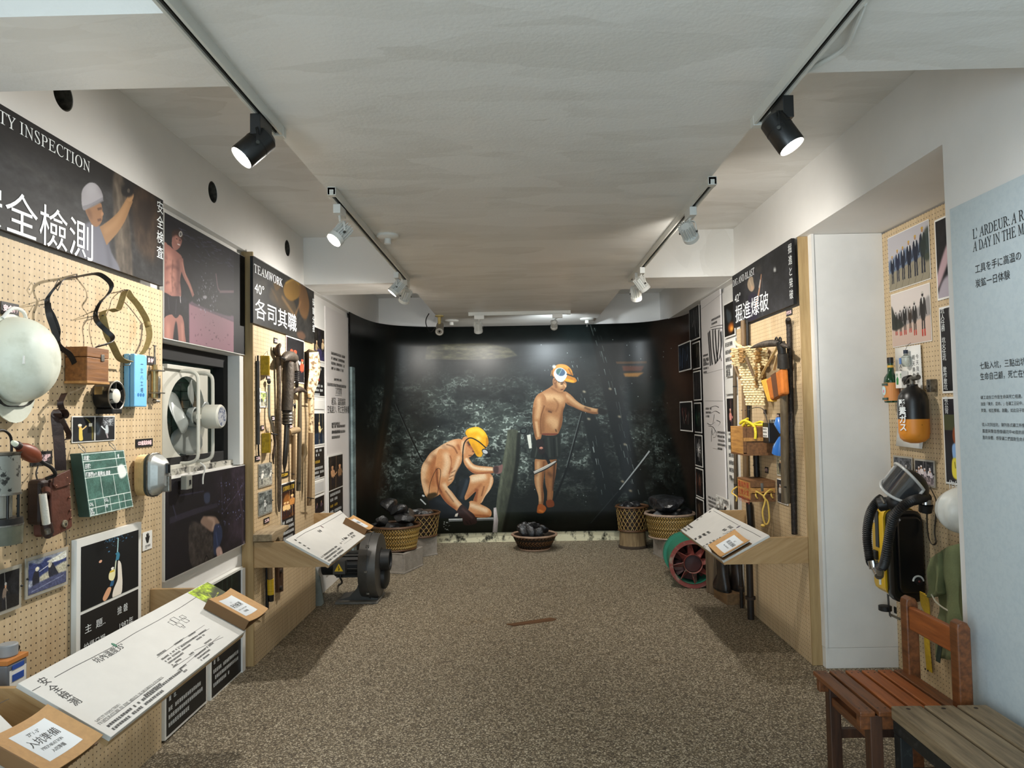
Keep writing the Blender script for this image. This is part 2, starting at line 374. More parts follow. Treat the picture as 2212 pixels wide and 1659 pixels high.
# right wall: upper band, near wall, far wall behind the panel, alcove between them
for a, b in (((1.66, -2.6, 2.505), (2.4, 8.34, 2.875)), ((1.66, -2.6, 0), (2.4, 2.745, 2.505)), ((1.73, 4.155, 0), (2.4, 6.5, 2.505)), ((1.86, 6.5, 0), (2.4, 8.34, 2.505)), ((2.16, 2.745, 0), (2.4, 4.155, 2.505))):
    struct('wall_right', MB().box(a, b), white)
struct('wall_back', MB().box((-1.9, 8.34, 0), (2.4, 8.5, 2.875)), white)
stain = mat('mouldy_base_paint', 'd8d3b4', 0.7, scale=9, c2='2b2a1c', thr=(0.5, 0.62), stretch=(1.4, 1, 1.0))
bb = struct('baseboard_back', MB().box((-1.5, 8.30, 0), (1.6, 8.34, 0.118)), stain, label='mouldy stained white base strip under the mural')
sk = MB().box((1.728, 4.14, 0), (2.13, 4.156, 0.115)); sk.box((1.718, 4.14, 0), (1.731, 4.19, 0.115))
struct('baseboard_right', sk, white2, bevel=0.002)
struct('trim_7', MB().box((1.716, 4.135, 0.117), (1.7305, 4.19, 2.505)).box((1.7165, 4.1405, 0.117), (2.13, 4.1545, 2.503)), white2, label='white boarding on the far side of the alcove')
struct('trim_8', MB().box((-1.70, 5.66, 0.02), (-1.675, 6.06, 2.45)), white2, label='white boarding behind the photograph column')

# window with black surround, glass and the garden behind
blackp = mat('matt_black_paint', '080808', 0.75)
wf = MB()
y0, y1, z0, z1 = WY0, WY1-0.055, WZ0+0.03, WZ1
iy1, iz0, iz1 = 4.13, 1.30, 1.785
for a, b in (((-1.9, iy1, z0), (-1.735, y1, z1)), ((-1.9, y0, iz1), (-1.735, iy1, z1)), ((-1.9, y0, z0), (-1.735, iy1, iz0))): wf.box(a, b)
win = struct('window_1', wf, blackp, bevel=0.002, label='black framed window holding the exhaust fan')
gl = mat('window_glass', '7f9184', 0.1, trans=0.9, spec=0.5)
MB().box((-1.80, y0, iz0-.01), (-1.794, iy1+.01, iz1+.01)).obj('pane', gl, win)
MB().box((-1.735, y0, WZ0), (-1.705, WY1-0.055, WZ0+0.03)).obj('sill', mat('flaking_sill', 'b9b6ab', 0.7, c2='2b2a27', scale=22, thr=(0.5, 0.6)), win)
MB().box((-1.74, WY1-0.055, WZ0), (-1.665, WY1, WZ1)).obj('jamb', white2, win)
# dim greenery outside the glass
gm = mat('hedge_leaves', '2d3a20', 0.6, c2='7f9a5c', scale=28, thr=(0.52, 0.75))
MB().box((-2.65, 2.4, 0.6), (-2.6, 8.0, 2.5)).obj('hedge', mat('hedge_dark', '2b3328', 0.9, c2='181e14', scale=6)).update_tag()
hd = bpy.data.objects['hedge']; tag(hd, 'dim green hedge seen through the fan window', 'hedge', kind='stuff')
lv = MB()
for i in range(620):
    c = V((-2.58+random.uniform(0, .25), random.uniform(2.5, 6.6), random.uniform(0.8, 2.3))); a = V((random.uniform(-.3, .3), random.uniform(-1, 1), random.uniform(-1, 1))).normalized()*random.uniform(.03, .09); b = a.cross(V((1, random.uniform(-.6, .6), random.uniform(-.6, .6)))).normalized()*random.uniform(.008, .02)
    lv.add([c-a, c+b, c+a, c-b], [(0, 1, 2, 3)])
lv.obj('foliage', gm, hd, fix=False)
hb = bpy.data.lights.new('garden_daylight', 'AREA'); hb.size = 1.2; hb.size = .6; hb.energy = 2.5; hb.color = (.85, 1, .9); ho = bpy.data.objects.new('garden_daylight', hb); ho.location = (-2.1, 3.5, 2.35); ho.rotation_euler = (0, 0.5, 0); COL.objects.link(ho)

# ------------------------------------------------------------------ track lights
tw = mat('track_white', 'c9c8c0', 0.4); tk = mat('lamp_black', '0e0f0f', 0.35); slot = mat('track_slot', '4a4a46', 0.5, metal=0.6); lw = mat('lamp_white', 'd3d2cc', 0.35); lens = mat('lamp_lens', 'ffffff', 0.3, emit=('fff6e6', 22.0)); lensoff = mat('lamp_lens_dim', 'fff6e6', 0.3, emit=('fff2dd', 5.0))
def track(x, y0, y1, label, across=False):
    if across: t = thing('lighting_track', label, 'track', ((x[0]+x[1])/2, y0, SB)); L = (x[1]-x[0])/2; rot = 0
    else: t = thing('lighting_track', label, 'track', (x, (y0+y1)/2, SB), PI/2); L = (y1-y0)/2
    m = MB().box((-L, -.018, -.034), (L, -.009, 0)).box((-L, .009, -.034), (L, .018, 0)).box((-L, -.009, -.012), (L, .009, 0))
    m.obj('rail', tw, t); MB().box((-L+.03, -.0085, -.026), (L-.03, -.003, -.0125)).box((-L+.03, .003, -.026), (L-.03, .0085, -.0125)).obj('conductor', slot, t)
    for s in (-1, 1): MB().box((s*L-.035*(s > 0)-.0, -.0195, -.037), (s*L+.035*(s < 0), .0195, 0)).obj('end_cap', tw, t, bevel=.003)
    return t
track(-0.832, 0.6, 2.47, 'near white track along the left edge of the middle beam, carrying the black spot')
track(-0.824, 3.11, 5.22, 'far white track along the left edge of the middle beam, carrying ribbed spots')
track(0.845, 0.6, 2.47, 'near white track along the right edge of the middle beam, carrying the black spot')
track(0.858, 3.08, 5.42, 'far white track along the right edge of the middle beam, carrying ribbed spots')
track((-0.51, 0.52), 7.12, 0, 'short white track across the middle beam near the mural', True)
def head_mat(p, d):                                 # frame at p whose z axis runs along the beam direction d
    return Matrix.Translation(p) @ V(d).to_track_quat('Z', 'Y').to_matrix().to_4x4()
BEAM, SPILL = 0.42, 0.80
def lamp(px, py, hx, hy, tgt, label, kind='white', on=True, watt=60, deg=42, across=False, xs=None, dy=0.0, grp=None, colr=(1, .955, .885), blend=.7, rg=1.0, sp=None):
    top = onZ(px, py, SB-0.035); X = xs if xs is not None else top.x; Y = top.y
    t = thing('black_track_spot' if kind == 'black' else 'ribbed_track_spot', label, 'spotlight', (X, Y, SB-0.035), 0, grp); inv = Matrix.Translation((-X, -Y, -(SB-0.035)))
    m = tk if kind == 'black' else lw
    a = MB()
    if across: a.box((-.05, -.017, -.042), (.05, .017, 0))
    else: a.box((-.017, -.05, -.07 if kind == 'black' else -.042), (.017, .06, 0))
    a.obj('adapter', m, t, bevel=.002)
    c = onY(hx, hy, Y+dy); d = (V(tgt)-c).normalized(); lc = inv @ c
    M = head_mat(lc, d); r = 0.038*rg; L = 0.105*rg
    h = MB()
    if kind == 'black':
        h.lathe([(r*.72, -L*.55), (r*.98, -L*.45), (r, 0), (r, L*.45), (r*.93, L*.5), (r*.93, L*.42)], M, 28)
        h.obj('housing', m, t, smooth=1); MB().lathe([(r*1.01, -L*.12), (r*1.015, -L*.1), (r*1.01, -L*.08)], M, 28, False).obj('groove', mat('lamp_groove', '050505', .6), t)
    else:
        h.lathe([(r*.6, -L*.45), (r*.62, L*.2), (r*1.05, L*.24), (r*1.05, L*.46), (r*.95, L*.47), (r*.95, L*.36)], M, 28); h.obj('housing', m, t, smooth=1)
        fn = MB()
        for k in range(14):
            a_ = 2*PI*k/14; R_ = M @ Matrix.Rotation(a_, 4, 'Z'); fn.box((r*.55, -.0016, -L*.5), (r*.98, .0016, L*.24), R_)
        fn.obj('cooling_fins', m, t)
    MB().lathe([(r*.93, L*.43), (0.0005, L*.44)], M, 28, False).obj('lens', lens if on else lensoff, t)
    # yoke: stem from the adapter to both sides of the head
    yk = MB(); side = d.cross(V((0, 0, 1))).normalized(); s0 = V((0, 0, -.04))
    mid = lc + V((0, 0, 1))*(r*1.45)
    yk.tube([s0, mid+(s0-mid)*.25, mid], .009 if kind == 'black' else .006, 8)
    for s in (-1, 1): yk.ribbon(spl([mid, mid+side*s*r*.9-V((0, 0, r*.25)), lc+side*s*r*1.12], 5), d, .012, .003)
    yk.obj('yoke', m, t)
    for s in (-1, 1): MB().cyl(lc+side*s*r*1.02, lc+side*s*r*1.22, .006, n=10).obj('hinge_screw', slot, t)
    if watt:
        spot('lamp_beam', c+d*(L*.62), tgt, watt*BEAM, deg, blend, colr); spot('lamp_spill', c+d*(L*.62), tgt, watt*(sp or SPILL), 165, .9, colr)
    return t
lamp(563, 258, 549, 318, (-1.66, 1.75, 1.35), 'black cylinder spot on the near left track', 'black', watt=7, deg=75, dy=-.02, rg=1.12, colr=(.95, .97, 1))
lamp(733, 447, 735, 505, (-1.66, 2.55, 1.15), 'white ribbed spot alone on the far left track, aimed at the pegboard', watt=40, deg=56, dy=-.02, grp=None)
lamp(858, 590, 857, 622, (-1.66, 4.75, 1.45), 'white ribbed spot at the far left track end, lit face showing', watt=56, deg=58)
lamp(877, 607, 876, 640, (-1.66, 6.35, .95), 'white ribbed spot hindmost on the far left track, turned towards the white banner', on=False, watt=34, deg=56)
lamp(1690, 220, 1689, 287, (1.66, 1.75, .7), 'black cylinder spot on the near right track', 'black', watt=8, deg=70, dy=-.03, rg=1.12, colr=(.95, .97, 1))
lamp(1492, 452, 1487, 502, (1.66, 4.75, 1.62), 'white ribbed spot alone on the far right track, aimed at the tool panel', watt=56, deg=46, dy=.02, sp=.42)
lamp(1385, 580, 1386, 614, (1.7, 5.3, 1.3), 'white ribbed spot at the far right track end, lit face showing', watt=24, deg=50)
lamp(1374, 592, 1374, 634, (1.2, 6.6, .4), 'white ribbed spot hindmost on the far right track, turned down to the green fan', on=False, watt=18, deg=50)
lamp(1035, 681, 1033, 707, (-.40, 8.28, .8), 'left ribbed spot on the short track in front of the mural', on=False, watt=42, deg=52, across=True, dy=.02, rg=1.1, colr=(1, .97, .9))
lamp(1204, 678, 1197, 702, (.35, 8.28, 1.75), 'right small round spot on the short track in front of the mural', on=False, watt=30, deg=60, across=True, dy=.02, rg=.9, colr=(.85, .95, 1))
# smoke detectors / sprinkler bases and the camera
for i, (px, py, lb, sc) in enumerate(((820, 508, 'round smoke detector base beside the far left track', 1.0), (975, 692, 'round detector base left of the mural track', 1.25), (1268, 688, 'round sprinkler base right of the mural track', 1.25))):
    p = onZ(px, py, SB); p.x = max(p.x, -.735) if i == 0 else p.x; t = thing('smoke_detector', lb, 'detector', p)
    MB().lathe([(.062*sc, 0), (.062*sc, -.012), (.05*sc, -.02), (.02*sc, -.022)], None, 28).obj('base', lw, t, smooth=1)
    MB().lathe([(.018*sc, -.02), (.02*sc, -.05), (.012*sc, -.055)], None, 16).obj('sensor', lw, t, smooth=1)
    if i == 2: MB().lathe([(.007, -.05), (.007, -.085), (.014, -.087), (.014, -.09)], None, 12).obj('sprinkler_head', slot, t, smooth=1)
p = onZ(949, 682, SB); t = thing('security_camera', 'grey bullet camera on a yellowed mount above the mural', 'camera', p)
ym = mat('yellowed_plastic', 'b9a468', .5)
MB().lathe([(.045, 0), (.045, -.008), (.018, -.016), (.016, -.085), (.02, -.09)], None, 20).obj('mount', ym, t, smooth=1)
Mc = head_mat(V((0.005, -.01, -.13)), V((.03, -.82, -.55)))
MB().lathe([(.03, -.07), (.04, -.06), (.04, .06), (.043, .065), (.043, .085), (.036, .085), (.036, .075)], Mc, 24).obj('housing', mat('camera_grey', '8e887c', .4), t, smooth=1)
MB().lathe([(.036, .07), (.001, .071)], Mc, 24, False).obj('face', tk, t)
MB().lathe([(.0365, .082), (.033, .086), (.028, .082)], Mc, 24, False).obj('ring', lw, t, smooth=1)
MB().lathe([(.012, .07), (.012, .078), (.001, .08)], Mc, 16, False).obj('lens', mat('lens_glass', '101418', .05, coat=1), t, smooth=1)
cb = MB().tube(spl([p+V((-.04, -.05, -.13)), p+V((-.09, -.02, -.17)), p+V((-.135, 0, -.1)), p+V((-.14, .02, -.03)), p+V((-.11, .03, .03))], 6), .005, 8).obj('camera_cable', tk); tag(cb, 'thin black cable looping beside the bullet camera', 'cable')
wc = MB().tube(spl([(0.885, 1.76, 2.505), (.905, 1.85, 2.498), (.93, 1.97, 2.5), (.90, 2.07, 2.503), (.875, 2.13, 2.505)], 6), .007, 8).obj('ceiling_wire', lw); tag(wc, 'pale wire stuck along the near right track', 'wire')
# ------------------------------------------------------------------ painter for printed pictures (numpy only)
def vnoise(h, w, sx, sy, seed, octv=4):
    rg = np.random.RandomState(seed); out = np.zeros((h, w), np.float32); amp = 1.0; tot = 0
    for o in range(octv):
        gh, gw = max(2, int(h/sy*2**o)+2), max(2, int(w/sx*2**o)+2)
        if gh > h*2 or gw > w*2: break
        g = rg.rand(gh, gw).astype(np.float32)
        y = np.linspace(0, gh-1.001, h); x = np.linspace(0, gw-1.001, w); yi = y.astype(int); xi = x.astype(int)
        fy = (y-yi)[:, None]; fx = (x-xi)[None]; fy = fy*fy*(3-2*fy); fx = fx*fx*(3-2*fx)
        out += amp*((g[yi][:, xi]*(1-fx)+g[yi][:, xi+1]*fx)*(1-fy)+(g[yi+1][:, xi]*(1-fx)+g[yi+1][:, xi+1]*fx)*fy); tot += amp; amp *= 0.55
    return out/tot
def blur(a, r):
    r = int(round(r))
    if r < 1: return a
    for ax in (0, 1):
        for _ in range(2):
            p = np.pad(a, [(r+1, r) if i == ax else (0, 0) for i in range(2)], mode='edge'); c = np.cumsum(p, ax, dtype=np.float64); n = 2*r+1
            a = ((c[n:] - c[:-n]) if ax == 0 else (c[:, n:] - c[:, :-n])).astype(np.float32)/n
    return a
def rgb(c): return np.array([int(c[i:i+2], 16)/255 for i in (0, 2, 4)], np.float32) if isinstance(c, str) else np.array(c, np.float32)
class Canvas:
    def __init__(s, w, h, bg, dom=None, fn=None, k=1.0):
        s.w, s.h = w, h; s.a = np.zeros((h, w, 3), np.float32)+rgb(bg); s.dom = dom or (0, 0, w, h); s.fn = fn; s.k = k     # k: canvas pixels per unit of stroke width
    def T(s, pts):
        P = np.array([s.fn(*p) for p in pts] if s.fn else pts, float); x0, y0, x1, y1 = s.dom
        return np.c_[(P[:, 0]-x0)/(x1-x0)*s.w, (P[:, 1]-y0)/(y1-y0)*s.h]
    def mask(s, pts, smooth=True, raw=False):
        P = pts if raw else s.T(spl(pts, 5, True) if smooth and len(pts) > 2 else pts)
        m = np.zeros((s.h, s.w), np.float32)
        x0, x1 = max(0, int(P[:, 0].min())), min(s.w, int(P[:, 0].max())+2); y0, y1 = max(0, int(P[:, 1].min())), min(s.h, int(P[:, 1].max())+2)
        if x1 <= x0 or y1 <= y0: return m
        q = 2; X = (np.arange((x1-x0)*q)+.5)/q+x0; Y = ((np.arange((y1-y0)*q)+.5)/q+y0)[:, None]; ins = np.zeros((len(Y), len(X)), bool)
        for i in range(len(P)):
            ax, ay = P[i-1]; bx, by = P[i]
            if abs(ay-by) < 1e-9: continue
            r = ((ay > Y) != (by > Y))[:, 0]
            if r.any(): ins[r] ^= X[None] < ((bx-ax)*(Y[r]-ay)/(by-ay)+ax)
        m[y0:y1, x0:x1] = ins.reshape(y1-y0, q, x1-x0, q).mean((1, 3)); return m
    def put(s, m, c, al=1.0):
        m = (m*al)[..., None]; s.a += (rgb(c)-s.a)*m
    def poly(s, pts, c, feather=0, al=1.0, clip=None, smooth=True):
        m = s.mask(pts, smooth)
        if feather: m = blur(m, feather*s.k)
        if clip is not None: m = m*clip
        s.put(m, c, al); return m
    def line(s, pts, wd, c, al=1.0, smooth=True, clip=None, feather=0):
        P = s.T(spl(pts, 6) if smooth and len(pts) > 2 else pts); n = len(P); W = wd if isinstance(wd, (list, tuple)) else [wd, wd]
        wv = np.interp(np.linspace(0, 1, n), np.linspace(0, 1, len(W)), W)/2*s.k
        d = np.gradient(P, axis=0); L = np.hypot(d[:, 0], d[:, 1])[:, None]+1e-9; nn = np.c_[-d[:, 1], d[:, 0]]/L*wv[:, None]
        m = s.mask(np.r_[P+nn, (P-nn)[::-1]], raw=True)
        if feather: m = blur(m, feather*s.k)
        if clip is not None: m = m*clip
        s.put(m, c, al); return m
    def ell(s, x, y, rx, ry, c, rot=0, feather=0, al=1.0, clip=None):
        t = np.linspace(0, 2*PI, 25)[:-1]; cc, ss = math.cos(rot), math.sin(rot)
        return s.poly([(x+rx*math.cos(a)*cc-ry*math.sin(a)*ss, y+rx*math.cos(a)*ss+ry*math.sin(a)*cc) for a in t], c, feather, al, clip, False)
    def rect(s, x0, y0, x1, y1, c, al=1.0, feather=0): return s.poly([(x0, y0), (x1, y0), (x1, y1), (x0, y1)], c, feather, al, smooth=False)
    def grain(s, amt, sx, sy, seed, m=None, octv=4):
        n = (vnoise(s.h, s.w, sx, sy, seed, octv)-.5)*2*amt; n = n if m is None else n*m; s.a *= np.clip(1+n, 0, 3)[..., None]
    def specks(s, n, seed, c='e8eef0', box=None, r=(.6, 1.6)):
        rg = random.Random(seed); x0, y0, x1, y1 = box or (0, 0, s.w, s.h)
        for _ in range(n):
            x, y, q = int(rg.uniform(x0, x1)), int(rg.uniform(y0, y1)), rg.uniform(*r); k = int(math.ceil(q))
            s.a[max(0, y-k+1):y+k, max(0, x-k+1):x+k] += (rgb(c)-s.a[max(0, y-k+1):y+k, max(0, x-k+1):x+k])*rg.uniform(.3, .95)
def dashes(mb, x0, z0, x1, lines, lh, seed, y=-0.0008, ch=0.006, gap=.25, last=.6, th=.55):
    """small print too fine to read: rows of character-sized blocks"""
    rg = random.Random(seed)
    for i in range(lines):
        z = z0-i*lh; end = x0+(x1-x0)*(last if i == lines-1 else rg.uniform(.9, 1))
        x = x0
        while x+ch*.8 < end:
            if rg.random() > .08:
                w = ch*(1-gap); h = lh*th
                k = rg.randint(0, 2)
                mb.add([(x, y, z-h*.42), (x+w, y, z-h*.42), (x+w, y, z-h*.58), (x, y, z-h*.58)], [(0, 1, 2, 3)])
                for t in ((.05, .0), (.45, .1), (.8, .05))[:2+(k > 0)]:
                    u, v = x+w*t[0], x+w*(t[0]+.2); zt = z-h*t[1]; mb.add([(u, y, zt), (v, y, zt), (v, y, z-h), (u, y, z-h)], [(0, 1, 2, 3)])
                if k != 1: mb.add([(x, y, z-h*.02), (x+w, y, z-h*.02), (x+w, y, z-h*.16), (x, y, z-h*.16)], [(0, 1, 2, 3)])
                if k != 2: mb.add([(x, y, z-h*.84), (x+w, y, z-h*.84), (x+w, y, z-h), (x, y, z-h)], [(0, 1, 2, 3)])
            x += ch
    return mb
# ------------------------------------------------------------------ the mural: a printed sheet bent round the end of the room
MP = spl([(-1.66, 6.90), (-1.65, 7.15), (-1.62, 7.5), (-1.55, 7.8), (-1.38, 8.05), (-1.07, 8.21), (-.66, 8.265), (.43, 8.28), (1.0, 8.265), (1.3, 8.225), (1.53, 8.08), (1.7, 7.8), (1.78, 7.5), (1.77, 7.05), (1.75, 6.65)], 5)
ML = [0.0]
for i in range(1, len(MP)): ML.append(ML[-1]+math.dist(MP[i], MP[i-1]))
MZ0, MZ1, MLEN = 0.115, 2.51, ML[-1]
MPa = np.array(MP); MLa = np.array(ML)
def mur(px, py):
    """where a sight line meets the bent sheet: (length along the sheet, height)"""
    d = ray(px, py); a = MPa[:-1]; e = MPa[1:]-a
    den = d.x*e[:, 1]-d.y*e[:, 0]; den = np.where(abs(den) < 1e-9, 1e-9, den)
    t = (a[:, 0]*e[:, 1]-a[:, 1]*e[:, 0])/den; u = (a[:, 0]*d.y-a[:, 1]*d.x)/den
    ok = (u >= -1e-4) & (u <= 1.0001) & (t > 0)
    if not ok.any():
        k = 0 if px < CX else len(u)-1
        return (ML[0]-.05 if k == 0 else MLEN+.05, CAMZ+d.z*6.8)
    i = int(np.argmax(np.where(ok, t, -1))) ; return (ML[i]+u[i]*(ML[i+1]-ML[i]), CAMZ+d.z*t[i])
MPX = 0.0031
mw, mh = int(MLEN/MPX), int((MZ1-MZ0)/MPX)
C = Canvas(mw, mh, '10150f', (0, MZ1, MLEN, MZ0), mur, 1.6)
# rock face: fractured grey-green coal, paler around the middle, dark towards the ends and the roof
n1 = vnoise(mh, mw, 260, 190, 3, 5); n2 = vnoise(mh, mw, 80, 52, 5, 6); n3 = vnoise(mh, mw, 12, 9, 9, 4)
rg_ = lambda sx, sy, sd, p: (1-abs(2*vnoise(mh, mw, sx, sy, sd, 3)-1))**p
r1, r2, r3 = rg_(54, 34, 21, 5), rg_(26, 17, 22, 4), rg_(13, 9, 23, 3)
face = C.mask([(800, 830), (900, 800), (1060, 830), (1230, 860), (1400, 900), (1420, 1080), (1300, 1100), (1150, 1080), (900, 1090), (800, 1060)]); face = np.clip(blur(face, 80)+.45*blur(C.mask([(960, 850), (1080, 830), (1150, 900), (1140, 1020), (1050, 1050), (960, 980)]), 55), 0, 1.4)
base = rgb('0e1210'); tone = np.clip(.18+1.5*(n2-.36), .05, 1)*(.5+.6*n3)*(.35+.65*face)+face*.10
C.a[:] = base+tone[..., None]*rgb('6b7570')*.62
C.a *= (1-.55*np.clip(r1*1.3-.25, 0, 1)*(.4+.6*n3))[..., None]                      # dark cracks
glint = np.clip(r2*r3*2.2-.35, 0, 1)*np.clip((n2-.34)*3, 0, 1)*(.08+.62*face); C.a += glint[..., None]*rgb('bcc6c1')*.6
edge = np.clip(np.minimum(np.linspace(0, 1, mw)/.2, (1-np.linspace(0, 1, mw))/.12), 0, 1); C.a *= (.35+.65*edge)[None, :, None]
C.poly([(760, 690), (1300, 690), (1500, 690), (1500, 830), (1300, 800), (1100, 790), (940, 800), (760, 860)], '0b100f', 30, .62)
# roof beam, lagging boards
bm_ = C.poly([(922, 748), (960, 743), (1050, 741), (1100, 752), (1118, 768), (1090, 774), (960, 780), (918, 776)], '504d3a', 1.2, .8, smooth=False); C.grain(.55, 24, 7, 77, bm_); C.line([(930, 778), (1060, 780), (1160, 768), (1250, 778)], 5, '0a0d0c', .9)
C.line([(960, 752), (1110, 760)], 3, '7b7560', .5, feather=2)
C.poly([(1210, 700), (1300, 705), (1300, 800), (1225, 790)], '2b3a3c', 14, .45)
C.poly([(1405, 700), (1500, 680), (1500, 1090), (1470, 1000), (1440, 900), (1425, 790)], '3a2a21', 8, .7); C.poly([(1440, 720), (1500, 700), (1500, 860), (1450, 820)], '5b3c2c', 16, .5)
C.poly([(1330, 781), (1397, 780), (1397, 785), (1332, 786)], '6a4a26', 0, .8, smooth=False); C.poly([(1343, 790), (1392, 790), (1386, 802), (1346, 802)], '6b3a20', 1, .9, smooth=False); C.poly([(1346, 806), (1392, 804), (1378, 814), (1350, 814)], 'b5813d', 1, .9, smooth=False)
C.poly([(1360, 840), (1430, 820), (1430, 850), (1370, 880)], '18211f', 4, .9)
# dark pit floor
C.poly([(760, 1090), (860, 1080), (1000, 1050), (1150, 1048), (1230, 1060), (1390, 1100), (1500, 1110), (1500, 1160), (760, 1160)], '10150f', 14, .72)
C.poly([(935, 1120), (1100, 1090), (1120, 1150), (935, 1152)], '20281f', 10, .7)
C.specks(120, 4, 'b9c6c4', (int(mw*.5), 60, int(mw*.8), mh-60)); C.specks(60, 8, 'cfd8d6', (int(mw*.15), int(mh*.2), int(mw*.5), mh-10), (.5, 1.1))
# leaning pit props and bars
C.line([(846, 700), (838, 850), (815, 1000), (800, 1130)], [34, 30, 34, 38], '131410', .9, feather=2); C.line([(838, 860), (816, 1000)], 8, '2c2118', .5, feather=3)
C.line([(1240, 774), (1258, 850), (1290, 970), (1310, 1090)], [20, 28, 32, 34], '141a19', .97, feather=1)
def streaks(path, wd_, n, sd):
    P = spl(path, 10); rg = random.Random(sd)
    for _ in range(n):
        i = rg.randint(0, len(P)-4); o = rg.uniform(-wd_, wd_); C.line([(P[i][0]+o, P[i][1]), (P[i+1][0]+o, P[i+1][1])], [rg.uniform(.6, 2.2), rg.uniform(.4, 1.4)], rg.choice(['8d9a96', 'b4bfbb', '6c7874', '55605c']), rg.uniform(.3, .85), smooth=False)
streaks([(1238, 780), (1256, 850), (1286, 965), (1306, 1085)], 6, 26, 5)
C.line([(1285, 700), (1312, 800), (1345, 950), (1382, 1085)], [30, 38, 42, 46], '111615', .97, feather=1); streaks([(1283, 702), (1315, 810), (1349, 960), (1382, 1085)], 10, 46, 9)
for x, y in ((1318, 840), (1338, 900), (1350, 960), (1262, 846), (1272, 905), (1345, 1040), (1362, 1060)): C.ell(x, y, 4, 2.5, 'cdbfa2', .4, 1, .75)
C.line([(1258, 890), (1225, 1010), (1195, 1085)], 4.5, '0a0c0b'); C.line([(1256, 890), (1223, 1010)], 1.4, '8d9795', .7)
C.line([(855, 872), (885, 940), (913, 998)], 3, '090b0a'); C.line([(853, 872), (883, 940), (911, 998)], 1, '6f7b78', .5)
C.line([(1270, 1142), (1330, 1075), (1403, 974)], [13, 12, 6], '0d1110'); C.line([(1338, 1058), (1403, 974)], [2.5, 4], 'c9d0d0', .85); C.line([(1276, 1130), (1335, 1062)], 2, '414b49', .6)
# upright timber between the men
tm = C.poly([(1097, 930), (1112, 928), (1120, 940), (1114, 1010), (1100, 1080), (1086, 1149), (1068, 1150), (1073, 1080), (1085, 1000), (1095, 945)], '4b5042'); C.line([(1098, 935), (1088, 1010), (1076, 1090), (1072, 1150)], 7, '6d7462', .7, clip=tm, feather=2); C.line([(1121, 935), (1116, 1010), (1103, 1080), (1088, 1150)], 9, '14170f', .9, feather=1)
C.grain(.25, 8, 26, 21, tm)

def shade(m, strokes):
    for pts, wd, c, al, fe in strokes: C.line(pts, wd, c, min(1, al*1.25), clip=m, feather=fe*.75)
# ---- crouching man in the yellow helmet
sk1, hi1, sh1, de1 = 'd59a68', 'fbe0bb', '9c5a34', '5a2f18'
leg = C.poly([(1012, 1032), (1034, 1024), (1058, 1023), (1066, 1036), (1061, 1054), (1048, 1072), (1038, 1088), (1022, 1084), (1028, 1062), (1004, 1080)], sk1)
shade(leg, [([(1016, 1036), (1050, 1028)], 16, hi1, .8, 4), ([(1062, 1030), (1058, 1052), (1042, 1086)], 6, hi1, .6, 2), ([(1030, 1056), (1026, 1084)], 8, sh1, .7, 2), ([(1010, 1074), (1040, 1046)], 5, sh1, .5, 3), ([(1046, 1050), (1040, 1072)], 3, de1, .4, 1)])
knee = C.poly([(1016, 1082), (1040, 1090), (1058, 1100), (1062, 1110), (1056, 1117), (1028, 1117), (1008, 1104)], sk1); shade(knee, [([(1014, 1090), (1054, 1104)], 10, hi1, .7, 3), ([(1010, 1112), (1058, 1116)], 6, sh1, .6, 2)])
arm2 = C.poly([(1000, 984), (1010, 985), (1020, 1000), (1034, 1006), (1068, 1010), (1067, 1021), (1036, 1024), (1020, 1021), (1004, 1004)], sk1); shade(arm2, [([(1006, 990), (1024, 1010), (1066, 1014)], 7, hi1, .8, 2), ([(1010, 1012), (1030, 1022), (1066, 1020)], 4, sh1, .7, 2)])
C.poly([(1067, 1008), (1078, 1006), (1085, 1003), (1086, 1010), (1082, 1022), (1068, 1022)], '8d6a66'); C.poly([(1066, 1009), (1076, 1008), (1076, 1021), (1067, 1022)], '4c3b3a', 1)
sh = C.poly([(985, 1045), (1013, 1030), (1012, 1050), (1002, 1080), (1014, 1086), (1010, 1105), (1000, 1117), (945, 1117), (925, 1085), (922, 1076), (950, 1070)], '1d2328'); shade(sh, [([(1010, 1036), (996, 1078)], 8, '39444e', .7, 2), ([(940, 1080), (1005, 1100)], 8, '313a42', .5, 3), ([(990, 1050), (984, 1080)], 6, '0d1012', .8, 2)])
torso = C.poly([(992, 948), (978, 950), (960, 958), (944, 968), (930, 978), (920, 992), (911, 1008), (909, 1030), (913, 1054), (920, 1072), (932, 1076), (950, 1068), (966, 1052), (978, 1040), (988, 1020), (996, 1002), (1000, 984), (1004, 966), (1000, 952)], sk1)
shade(torso, [([(985, 955), (950, 968), (926, 990), (914, 1015)], 14, hi1, .55, 6), ([(916, 1010), (914, 1040), (924, 1068)], 12, hi1, .5, 4), ([(944, 985), (934, 1010), (936, 1050)], 12, sh1, .45, 5), ([(958, 972), (948, 1002), (950, 1040)], 4, sh1, .6, 2),
    ([(992, 985), (984, 1010), (970, 1040)], 8, hi1, .6, 3), ([(976, 1010), (968, 1026), (962, 1040)], 5, sh1, .6, 2), ([(984, 1016), (974, 1022)], 2, de1, .5, 1), ([(980, 1026), (970, 1031)], 2, de1, .5, 1), ([(977, 1034), (968, 1038)], 2, de1, .5, 1), ([(964, 960), (980, 966), (988, 980)], 3, de1, .45, 1), ([(940, 970), (926, 982), (918, 1000)], 5, de1, .28, 3), ([(988, 960), (994, 972)], 6, sh1, .5, 2)])
for x, y, a in ((926, 1000, .35), (921, 1040, .25), (960, 966, .3), (935, 985, .3)): C.ell(x, y, 7, 4, de1, .6, 3, a, torso)
